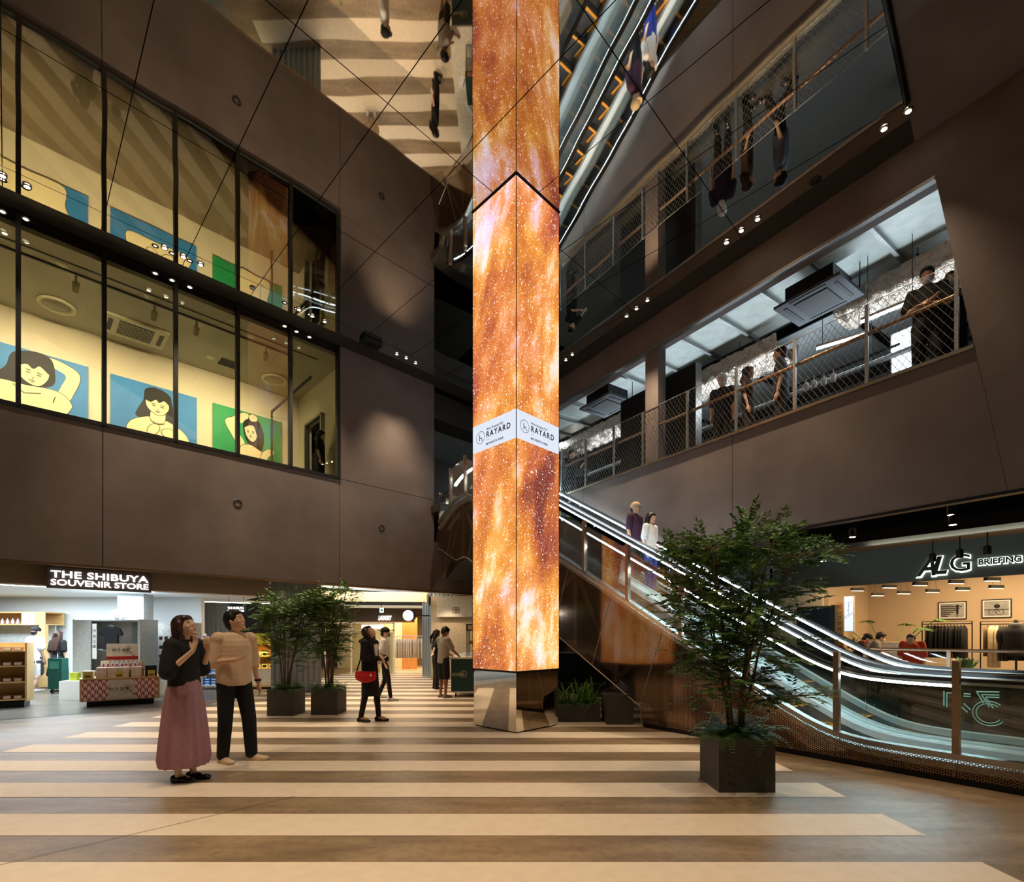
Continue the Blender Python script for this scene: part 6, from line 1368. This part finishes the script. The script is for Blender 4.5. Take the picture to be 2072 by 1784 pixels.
def person(label, loc, rz, H=1.7, pose=None, pitch=0.0, yaw=0.0, hair='short', hairm=M_HB, top=None, topm=None, bottom=None, botm=None, shoem=None, mask=None, cap=None, vox=.013, sleeve='short', skin=M_SK, female=False, topz=.86, botz_=None, fine=False, footL=0.0, footR=0.0, handdir=None, group=None):
    J = dict(DEF); J.update(pose or {}); k = H / 1.7
    t = thing('person', label, 'person', loc, rz, group); t.scale = (k, k, k)
    Rh = Matrix.Rotation(yaw, 3, 'Z') @ Matrix.Rotation(-pitch, 3, 'Y'); hc = J['head']
    def h(x, y, z): return hc + Rh @ V(x, y, z)
    b = MB()
    # head with face
    b.ball(hc, (.098, .077, .118), 16, 12, R=Rh); b.ball(h(.03, 0, -.065), (.062, .055, .055), 12, 8, R=Rh); b.ball(h(-.02, 0, .02), (.095, .08, .095), 12, 8, R=Rh)
    b.ball(h(.088, 0, -.028), (.02, .013, .016), 8, 6, R=Rh); seg(b, h(.086, 0, .018), h(.1, 0, -.024), .008, .012, 8)
    b.ball(h(.082, 0, -.068), (.014, .026, .009), 8, 6, R=Rh); b.ball(h(.076, 0, -.108), (.018, .022, .014), 8, 6, R=Rh)
    for sg in (-1, 1):
        b.ball(h(-.005, .08 * sg, -.01), (.018, .008, .028), 8, 6, R=Rh); b.ball(h(.074, .035 * sg, .03), (.012, .022, .007), 8, 6, R=Rh); b.ball(h(.062, .042 * sg, -.03), (.024, .02, .02), 8, 6, R=Rh)
    chain(b, [h(-.02, 0, -.07), J['neck'], J['neck'] + V(0, 0, -.06)], [.05, .05, .07])
    w_ = .92 if female else 1.0
    for z_, rx, ry in ((1.37, .075, .13), (1.3, .1, .15), (1.2, .105, .145), (1.1, .095, .125), (1.0, .1, .135), (.93, .11, .15)):
        f = (z_ - .93) / .45; c = J['pelvis'] + (J['neck'] + V(0, 0, -.03) - J['pelvis']) * f; b.ball(c, (rx * w_, ry * w_, .075), 14, 8)
    hands = []
    for sd, sg in (('L', 1), ('R', -1)):
        chain(b, [J['sh' + sd], J['el' + sd], J['wr' + sd]], [.05 * w_, .038 * w_, .025 * w_])
        wr = J['wr' + sd]; fd = (wr - J['el' + sd]).normalized()
        if handdir and sd in handdir: fd = Vector(handdir[sd]).normalized()
        sdv = fd.cross(V(0, 0, 1)); sdv = V(1, 0, 0) if sdv.length < .3 else sdv.normalized(); pn = fd.cross(sdv).normalized()
        palm = wr + fd * .05; 
        for q in (-1, 0, 1): seg(b, wr + sdv * .008 * q, wr + fd * .085 + sdv * .022 * q, .016, .013, 8)
        for q, (o_, L_) in enumerate(((-.03, .062), (-.011, .074), (.009, .07), (.028, .055))):
            p0 = wr + fd * .09 + sdv * o_; d1 = (fd + pn * .25 * sg).normalized(); d2 = (fd + pn * .8 * sg).normalized(); p1 = p0 + d1 * L_ * .5; p2 = p1 + d2 * L_ * .5; chain(b, [wr + fd * .07 + sdv * o_ * .8, p0, p1, p2], [.0095, .009, .0085, .007])
        chain(b, [wr + fd * .02 - sdv * .02, wr + fd * .05 - sdv * .045 + pn * .01 * sg, wr + fd * .085 - sdv * .05 + pn * .02 * sg], [.013, .011, .009])
        chain(b, [J['hip' + sd], J['kn' + sd], J['an' + sd]], [.082 * w_, .052, .033]); kn, an = J['kn' + sd], J['an' + sd]; b.ball(kn + (an - kn) * .3 + V(-.015, 0, 0), (.055, .05, .1), 10, 7)
        fa = footL if sd == 'L' else footR; fdv = V(math.cos(fa), math.sin(fa), 0); seg(b, an + V(0, 0, -.03), V(an.x, an.y, an.z - .055) + fdv * .13, .034, .026, 8)
    fuse('body', b, skin, t, vox if not fine else .0062, 2)
    for sg in (-1, 1):
        e = MB().ball(h(.087, .033 * sg, .008), (.006, .011, .0045), 8, 6, R=Rh).build('eye', M_EYW, t); MB().ball(h(.0915, .034 * sg, .008), (.004, .0065, .005), 8, 6, R=Rh).build('iris', M_HB, e)
        MB().ball(h(.092, .036 * sg, .034), (.004, .02, .003), 8, 5, R=Rh).build('eyebrow', hairm, t)
    MB().ball(h(.0935, 0, -.068), (.006, .02, .006), 8, 6, R=Rh).build('mouth', M_LIP, t)
    if mask: MB().ball(h(.06, 0, -.06), (.055, .06, .055), 12, 8, R=Rh).build('face_mask', mask, t)
    # hair
    hm = MB(); hm.ball(h(-.02, 0, .025), (.108, .09, .108), 14, 10, R=Rh)
    if hair == 'short':
        hm.ball(h(-.05, 0, -.03), (.07, .078, .07), 12, 8, R=Rh); hm.ball(h(.045, .0, .075), (.05, .07, .035), 10, 7, R=Rh)
        for sg in (-1, 1): hm.ball(h(-.01, .074 * sg, .025), (.03, .014, .04), 8, 6, R=Rh)
    else:
        L_ = {'long': .42, 'bob': .16, 'tail': .1}[hair]
        hm.ball(h(.055, 0, .06), (.042, .072, .045), 10, 7, R=Rh)
        for q in (-.055, 0, .055): chain(hm, [h(-.045, q, .0), h(-.06, q * 1.15, -.1), hc + V(-.085 - L_ * .2, q * 1.35, -L_)], [.052, .058, .036])
        for sg in (-1, 1): chain(hm, [h(.012, .078 * sg, .03), h(-.0, .09 * sg, -.07), hc + V(-.045, .09 * sg, -L_ * .85)], [.026, .028, .022])
        if hair == 'tail': chain(hm, [h(-.11, 0, .0), h(-.17, 0, -.08), hc + V(-.17, 0, -.3)], [.03, .04, .015])
    if cap: hm = MB(); hm.ball(h(-.055, 0, -.03), (.062, .08, .07), 12, 8, R=Rh)
    fuse('hair', hm, hairm, t, .01, 3)
    if cap:
        cm = MB(); cm.ball(h(-.008, 0, .045), (.112, .094, .09), 14, 9, R=Rh); co = cm
        br = [h(.07 + .085 * math.cos(a) if True else 0, .075 * math.sin(a), .05) for a in [PI * (-.5 + i / 8) for i in range(9)]]; cm.poly(br, .008, Rh @ V(0, 0, 1)); cm.build('cap', cap, t)
    def torso(m, grow, z0, z1=1.42, flare=0.0):
        n = 12
        for i in range(n):
            f = i / (n - 1); z_ = z0 + (z1 - .06 - z0) * f; g = (z_ - .93) / .45; base = J['pelvis'] + (J['neck'] + V(0, 0, -.03) - J['pelvis']) * g
            rx, ry = (.1, .142) if z_ < 1.3 else (.092, .135); 
            if z_ > 1.33: rx, ry = .075, .115
            m.ball(base, ((rx + grow + flare * (1 - f)) * w_, (ry + grow + flare * (1 - f)) * w_, (z1 - z0) / (n - 1) * 1.9), 16, 10)
        for sd in 'LR': m.ball(J['sh' + sd] + V(0, 0, -.005), .062 + grow * .6, 10, 7)
        seg(m, J['shL'] + V(0, -.05, .005), J['shR'] + V(0, .05, .005), .058, .058)
    if top:
        m = MB(); gr = {'tee': .018, 'loose': .035, 'puffy': .03, 'coat': .03}[top]; torso(m, gr, topz, flare=.012 if top != 'coat' else .035)
        for sd in 'LR':
            s_, e_, w2 = J['sh' + sd], J['el' + sd], J['wr' + sd]
            if sleeve == 'short': chain(m, [s_, s_ + (e_ - s_) * .45, s_ + (e_ - s_) * .8], [.07 + gr * .4, .068 + gr * .4, .066 + gr * .6])
            elif sleeve == 'elbow': chain(m, [s_, e_, e_ + (w2 - e_) * .1], [.07, .062 + gr * .5, .056])
            elif sleeve == 'puff': chain(m, [s_, s_ + (e_ - s_) * .6, e_, e_ + (w2 - e_) * .3], [.072, .082, .078, .042])
            else: chain(m, [s_, e_, w2], [.068, .058, .044])
        fuse('shirt' if top != 'coat' else 'coat', m, topm, t, .011, 10, topz - .04)
    if bottom in ('trousers', 'shorts', 'leggings'):
        m = MB(); m.ball(J['pelvis'] + V(0, 0, .02), (.118 * w_, .16 * w_, .1), 14, 8); m.ball(J['pelvis'] + V(0, 0, .08), (.108 * w_, .145 * w_, .07), 14, 8)
        for sd in 'LR':
            hp, kn, an = J['hip' + sd], J['kn' + sd], J['an' + sd]
            if bottom == 'trousers': chain(m, [hp, kn, an + V(0, 0, .0)], [.1, .078, .066])
            elif bottom == 'leggings': chain(m, [hp, kn, an + V(0, 0, .0)], [.09, .06, .046])
            else: chain(m, [hp, hp + (kn - hp) * .95], [.102, .092])
        fuse(bottom if bottom != 'leggings' else 'trousers', m, botm, t, .011, 4)
    if bottom == 'skirt':
        hem = botz_ or .16; n = 72; prof = []; top_z = 1.05
        vs = []; rows = 12
        for r_ in range(rows + 1):
            f = r_ / rows; z_ = top_z + (hem - top_z) * f; R0 = .125 + .12 * f ** .55 - (.02 * max(0, f - .93) / .07 if f > .93 else 0)
            for q in range(n): a = 2 * PI * q / n; rr = R0 * (1 + (.006 + .066 * f) * math.sin(a * 15 + 1.3 * math.sin(3 * a)) + .015 * math.sin(a * 7 + 2 * f)); vs.append((J['pelvis'].x * (1 - f) + rr * math.cos(a) * .92, rr * math.sin(a) * 1.0, z_))
        fs = [(r_ * n + q, r_ * n + (q + 1) % n, (r_ + 1) * n + (q + 1) % n, (r_ + 1) * n + q) for r_ in range(rows) for q in range(n)]
        MB().add(vs, fs, True).build('skirt', botm, t)
    if shoem:
        for sd in 'LR':
            an = J['an' + sd]; fa = footL if sd == 'L' else footR; c, s_ = math.cos(fa), math.sin(fa); m = MB(); z0 = an.z - .085
            def q(x, y, z): return V(an.x + x * c - y * s_, an.y + x * s_ + y * c, z0 + z)
            Rf = Matrix.Rotation(fa, 3, 'Z')
            m.ball(q(-.03, 0, .035), (.052, .042, .045), 12, 8, R=Rf); m.ball(q(.05, 0, .03), (.09, .045, .04), 12, 8, R=Rf); m.ball(q(.14, 0, .024), (.062, .046, .03), 12, 8, R=Rf)
            m.box(q(.05, 0, .008), (.2, .08, .016), rz=fa)
            so = fuse('shoe', m, shoem, t, .008, 2)
            for v in so.data.vertices: v.co.z = max(v.co.z, z0 + .001)
    t['_J'] = 0; del t['_J']
    return t, J, h
M_BLKC = mat('black_fabric', (24, 23, 25), .85); M_PINK = mat('mauve_pleats', (170, 124, 134), .75, nscale=20, namt=.08); M_BEI = mat('beige_cotton', (226, 196, 160), .85, nscale=12, namt=.04)
M_WC = mat('white_cotton', (232, 230, 226), .85); M_NAVY = mat('navy_coat', (20, 22, 34), .8); M_GTEE = mat('grey_polo', (148, 140, 128), .85); M_CREAMS = mat('cream_suede', (214, 190, 156), .8)
M_BLKL = mat('black_leather', (16, 15, 16), .3); M_MASKB = mat('mask_blue', (96, 156, 222), .7); M_MASKW = mat('mask_white', (220, 224, 228), .7); M_CAPB = mat('cap_black', (18, 18, 20), .8)
# 1 woman in pink skirt
t, J, h = person('woman in a black blouse and long mauve pleated skirt looking up at the screens', G(373, 1578), -.12, 1.66, dict(neck=V(-.01, 0, 1.43), head=V(.0, 0, 1.575), elR=V(.02, -.24, 1.12), wrR=V(.2, -.13, 1.33), elL=V(.03, .22, 1.12), wrL=V(.2, .09, 1.32), anR=V(-.02, -.06, .085), anL=V(.04, .07, .085)),
    pitch=.42, hair='long', hairm=M_HBR, top='puffy', topm=M_BLKC, bottom='skirt', botm=M_PINK, shoem=M_BLKL, sleeve='puff', female=True, topz=.98, fine=True, handdir={'R': (.1, .3, 1), 'L': (0, -.3, 1)})
fl_ = MB()
for q in range(7): a = q * .9; fl_.ball(J['head'] + V(-.12 + .02 * math.cos(a), -.06 + .02 * math.sin(a), -.3 + .03 * math.cos(a * 1.7)), .02, 7, 5)
fl_.build('hair_flower', M_WC, t)
# 2 man in beige tee
t, J, h = person('man in a loose beige T-shirt and black trousers beside her, smiling upwards', G(474, 1541), -.75, 1.74, dict(neck=V(-.0, 0, 1.43), head=V(.02, 0, 1.58), shR=V(0, -.16, 1.38), shL=V(0, .16, 1.38), elR=V(.0, -.215, 1.12), wrR=V(.22, -.06, 1.15), elL=V(-.05, .22, 1.12), wrL=V(-.01, .26, .87), anR=V(-.05, -.1, .085), anL=V(.06, .16, .085), knR=V(.03, -.1, .49), knL=V(.07, .13, .49)),
    pitch=.3, yaw=.72, hair='short', top='loose', topm=M_BEI, bottom='trousers', botm=M_BLKC, shoem=M_CREAMS, sleeve='elbow', topz=.9, fine=True, footL=.75, footR=.2, handdir={'R': (.9, .35, .15)})
MB().lathe([(.034, -.012), (.036, 0), (.034, .012)], 14, c=tuple(J['wrL'] + V(-.004, -.004, .03))).build('wristwatch', M_BLKL, t)
# 3 woman with red bag
t, J, h = person('woman in a long black coat with a red shoulder bag gazing up', G(748, 1459), -.25, 1.62, dict(neck=V(-.02, 0, 1.43), head=V(-.02, 0, 1.575), elR=V(-.0, -.22, 1.13), wrR=V(.2, -.05, 1.12), elL=V(.0, .22, 1.13), wrL=V(.17, .0, 1.08), anR=V(-.12, -.09, .085), anL=V(.12, .1, .085), knR=V(-.03, -.09, .49), knL=V(.08, .1, .49)),
    pitch=.75, hair='bob', hairm=M_HBR, top='coat', topm=M_NAVY, bottom='leggings', botm=M_BLKC, shoem=M_BLKL, sleeve='full', female=True, topz=.5, fine=True, handdir={'R': (.7, .7, .05)}, footR=-.1, footL=.05)
MB().poly([(.128, -.06, 1.35), (.15, 0, 1.37), (.13, .06, 1.35), (.145, .03, 1.1), (.145, -.03, 1.1)], .02, (1, 0, 0)).build('white_top', M_WC, t)
for sd in 'LR':
    an = J['an' + sd]
    for q in range(3): MB().box((an.x + .05 + .035 * q, an.y, .058 - .008 * q), (.014, .088, .05)).build('shoe_stripe', mat('gold_stripe', (214, 180, 120), .5), t)
rb = thing('shoulder_bag', 'red crescent shoulder bag hanging at the hip of the woman in black', 'bag', G(748, 1459) + V(-.01, -.2, .80), -.25)
m = MB(); m.ball((-.1, 0, -.03), (.1, .05, .08)); m.ball((.1, 0, -.03), (.1, .05, .08)); m.ball((0, 0, -.05), (.16, .055, .085)); m.box((0, 0, .03), (.36, .06, .05)); fuse('pouch', m, mat('bag_red', (206, 24, 30), .6), rb, .008, 5)
MB().bx(-.17, .17, -.012, .012, .055, .062).build('zip', M_BLKL, rb); MB().bx(.11, .145, -.06, -.055, -.02, .02).build('label_patch', M_WC, rb)
MB().tube([(-.17, 0, .05), (-.13, .03, .2), (-.06, .05, .5), (-.02, .1, .64)], .012, 5).build('strap', M_BLKL, rb); MB().tube([(.17, 0, .05), (.12, .04, .2), (.05, .06, .5), (.02, .1, .64)], .012, 5).build('strap', M_BLKL, rb)
# 4 man white tee mask walking
t, J, h = person('man in a white T-shirt, black cap and blue mask walking behind her', G(778, 1416), .1, 1.62, dict(anR=V(.15, -.08, .085), anL=V(-.14, .08, .12), knR=V(.1, -.09, .49), knL=V(.0, .09, .48), elR=V(-.05, -.24, 1.12), wrR=V(.04, -.27, .88)), hair='short', top='tee', topm=M_WC, bottom='leggings', botm=M_BLKC, shoem=M_WC, mask=M_MASKB, cap=M_CAPB, topz=.86)
pk_ = MB(); pk_.ball((.02, -.18, .98), (.11, .05, .09)); pk_.build('waist_bag', M_NAVY, t)
# 5 counter man
t, J, h = person('man in a grey polo shirt and black shorts leaning at the teal counter', G(897, 1411) + V(.0, 0, 0), .75, 1.66, dict(head=V(.06, 0, 1.57), neck=V(.03, 0, 1.42), elR=V(.1, -.22, 1.15), wrR=V(.34, -.14, 1.0), elL=V(.08, .22, 1.15), wrL=V(.3, .1, 1.0)), pitch=-.45, hair='short', top='tee', topm=M_GTEE, bottom='shorts', botm=M_BLKC, shoem=mat('grey_shoe', (130, 124, 116), .8), mask=M_MASKW, skin=mat('tan_skin', (150, 98, 70), .55))
person('dark-dressed woman with tied hair behind the man at the counter', (-2.05, 13.6, 0), .4, 1.6, dict(elR=V(-.1, -.26, 1.2), wrR=V(-.2, -.42, 1.05)), hair='tail', top='tee', topm=M_BLKC, bottom='trousers', botm=M_BLKC, shoem=M_BLKL, female=True)
person('woman in a cream dress and mask standing in the far shop behind the cap wearer', (pxx(752, 14.6), 14.6, 0), -1.4, 1.56, hair='bob', top='tee', topm=M_CREAMS, bottom='skirt', botm=M_CREAMS, shoem=M_WC, mask=M_MASKW, female=True, topz=.98, botz_=.4)
# store customers seen from behind
M_KH = mat('khaki_shorts', (70, 76, 80), .85)
t, J, h = person('man in a white T-shirt and black cap walking away in the souvenir store', (pxx(72, 12.9), 12.9, 0), 1.45, 1.66, dict(anR=V(-.14, -.08, .1), anL=V(.12, .08, .085)), hair='short', top='loose', topm=M_WC, bottom='shorts', botm=M_KH, shoem=M_WC, cap=M_CAPB, topz=.84)
tb = thing('tote_bag', 'white tote bag carried by the man in the souvenir store', 'bag', (pxx(63, 12.6), 12.62, .44)); MB().bx(-.17, .17, -.05, .05, 0, .3).build('sack', M_WC, tb); MB().tube([(-.1, 0, .3), (-.06, 0, .48), (.0, 0, .52), (.06, 0, .48), (.1, 0, .3)], .01, 5).build('handle', M_WC, tb)
person('woman in a black camisole with long hair beside the green shopping cart', (pxx(117, 12.9), 12.9, 0), 1.5, 1.56, hair='long', hairm=M_HBR, top='tee', topm=M_BLKC, bottom='skirt', botm=M_BLKC, shoem=M_BLKL, female=True, topz=.98, botz_=.45)
gc = thing('shopping_cart', 'dark green wheeled shopping bag behind the woman in black', 'cart', (pxx(118, 12.55), 12.55, 0)); MB().bx(-.17, .17, -.1, .1, .12, .88).build('green_bag', mat('bag_green', (22, 84, 72), .6), gc); MB().tube([(-.14, .12, .1), (-.14, .14, 1.0), (.14, .14, 1.0), (.14, .12, .1)], .01, 6).build('frame', M_STEEL, gc); MB().bx(-.13, .1, -.104, -.1, .62, .8).build('print', mat('bag_print', (60, 130, 112), .6), gc)
for a in (-.15, .15): q = MB().lathe([(.05, -.012), (.06, 0), (.05, .012)], 12).build('wheel', M_BLK, gc, (a, 0, .06)); q.rotation_euler = (0, PI / 2, 0)
# riders on the far escalator
def rider(label, s, **k_):
    yc = (E2[0] + E2[1]) / 2; i = round((s - .1) / .39); s = .1 + .39 * i
    return person(label, ES.w(s, yc, fz(s)), ES.ang + PI + .1, **k_)
sr1 = ES.hit(1283, 1040, -1.87)[0]; sr2 = ES.hit(1322, 1060, -1.87)[0]
M_PUR = mat('purple_shirt', (70, 40, 66), .8)
rider('escalator rider in a pale hat and purple shirt', sr1, H=1.66, hair='short', top='tee', topm=M_PUR, bottom='trousers', botm=M_BLKC, shoem=M_BLKL, cap=mat('straw_hat', (206, 184, 140), .8))
rider('dark-haired escalator rider in white and blue ahead of the hat wearer', sr2, H=1.6, hair='bob', top='tee', topm=M_WC, bottom='trousers', botm=mat('blue_trousers', (40, 58, 150), .8), shoem=M_BLKL, female=True)
# upper walkway
def up_person(label, px, off, rz, **k_): return person(label, RW.w(RW.hit(px, 800, off)[0], off, F2), rz, **k_)
M_DT = mat('dark_print_tee', (36, 34, 58), .8, nscale=10, namt=.6)
up_person('man in a patterned dark T-shirt and white cap behind the walkway mesh', 1462, .62, -2.2, H=1.7, hair='short', top='tee', topm=M_DT, bottom='trousers', botm=M_BLKC, shoem=M_BLKL, cap=M_WC, mask=M_MASKW, pitch=-.2)
up_person('bare-armed woman with a blue bag leaning by the walkway post', 1512, .6, -.6, H=1.62, hair='bob', hairm=M_HBR, top='tee', topm=mat('brown_top', (70, 48, 36), .8), bottom='trousers', botm=M_BLKC, shoem=M_BLKL, female=True)
up_person('tall striding man in grey and black in the middle of the walkway', 1580, .8, 2.6, H=1.82, pose=dict(anR=V(.2, -.08, .085), anL=V(-.2, .08, .12)), hair='short', top='tee', topm=mat('slate_shirt', (96, 104, 120), .8), bottom='trousers', botm=M_BLKC, shoem=M_BLKL)
up_person('masked man in a black T-shirt with folded arms at the right end of the walkway', 1876, .45, -2.3, H=1.74, pose=dict(elR=V(.03, -.24, 1.13), wrR=V(.2, .02, 1.14), elL=V(.03, .24, 1.13), wrL=V(.2, -.02, 1.1)), hair='short', top='tee', topm=M_BLKC, bottom='trousers', botm=M_BLKC, shoem=M_BLKL, mask=M_MASKW, pitch=-.35)
up_person('second man in black half hidden by the slanted wall end', 1925, .9, -2.3, H=1.76, hair='short', top='tee', topm=M_BLKC, bottom='trousers', botm=M_BLKC, shoem=M_BLKL, mask=M_MASKW)
up_person('person in black reaching forward on the walkway beside the screen column', 1156, .7, -.9, H=1.66, pose=dict(wrR=V(.42, -.1, 1.3), elR=V(.2, -.2, 1.25), wrL=V(.4, .1, 1.25), elL=V(.18, .2, 1.22)), hair='short', top='tee', topm=M_BLKC, bottom='trousers', botm=M_BLKC, shoem=M_BLKL)
# gallery silhouette
person('visitor in black at the gallery doorway', LW.w(LW.hit(648, 930, .9)[0], .9, F2), LW.ang - .6, 1.55, hair='bob', top='tee', topm=M_BLKC, bottom='trousers', botm=M_BLKC, shoem=M_BLKL, pitch=-.2)
# clothes shop
def sp_person(label, px, off, rz, **k_): return person(label, AF.w(AF.hit(px, 1280, off)[0], off, 0), rz, **k_)
bend = dict(head=V(.24, 0, 1.46), neck=V(.14, 0, 1.36), shL=V(.1, .165, 1.3), shR=V(.1, -.165, 1.3), wrL=V(.35, .12, 1.0), wrR=V(.35, -.12, 1.0), elL=V(.16, .2, 1.08), elR=V(.16, -.2, 1.08))
sp_person('visitor with dark hair bending over the shop counter, left one', 1733, 1.0, -.4, H=1.6, pose=bend, pitch=-.5, hair='short', top='tee', topm=mat('maroon_tee', (70, 30, 30), .8), bottom='trousers', botm=M_BLKC, shoem=M_BLKL, mask=M_MASKW, cap=M_CAPB)
sp_person('visitor with dark hair and white mask bending over the shop counter, right one', 1760, 1.3, -.4, H=1.64, pose=bend, pitch=-.4, hair='short', top='tee', topm=M_GTEE, bottom='trousers', botm=M_BLKC, shoem=M_BLKL, mask=M_MASKW)
M_ORG = mat('orange_shirt', (206, 66, 24), .8)
sp_person('person in a bright orange shirt hurrying past the clothes shop', 1846, -.3, -2.4, H=1.55, pose=dict(head=V(.16, 0, 1.5), neck=V(.09, 0, 1.38), anR=V(.2, -.08, .085), anL=V(-.2, .08, .12)), hair='short', top='loose', topm=M_ORG, bottom='trousers', botm=M_BLKC, shoem=M_BLKL)
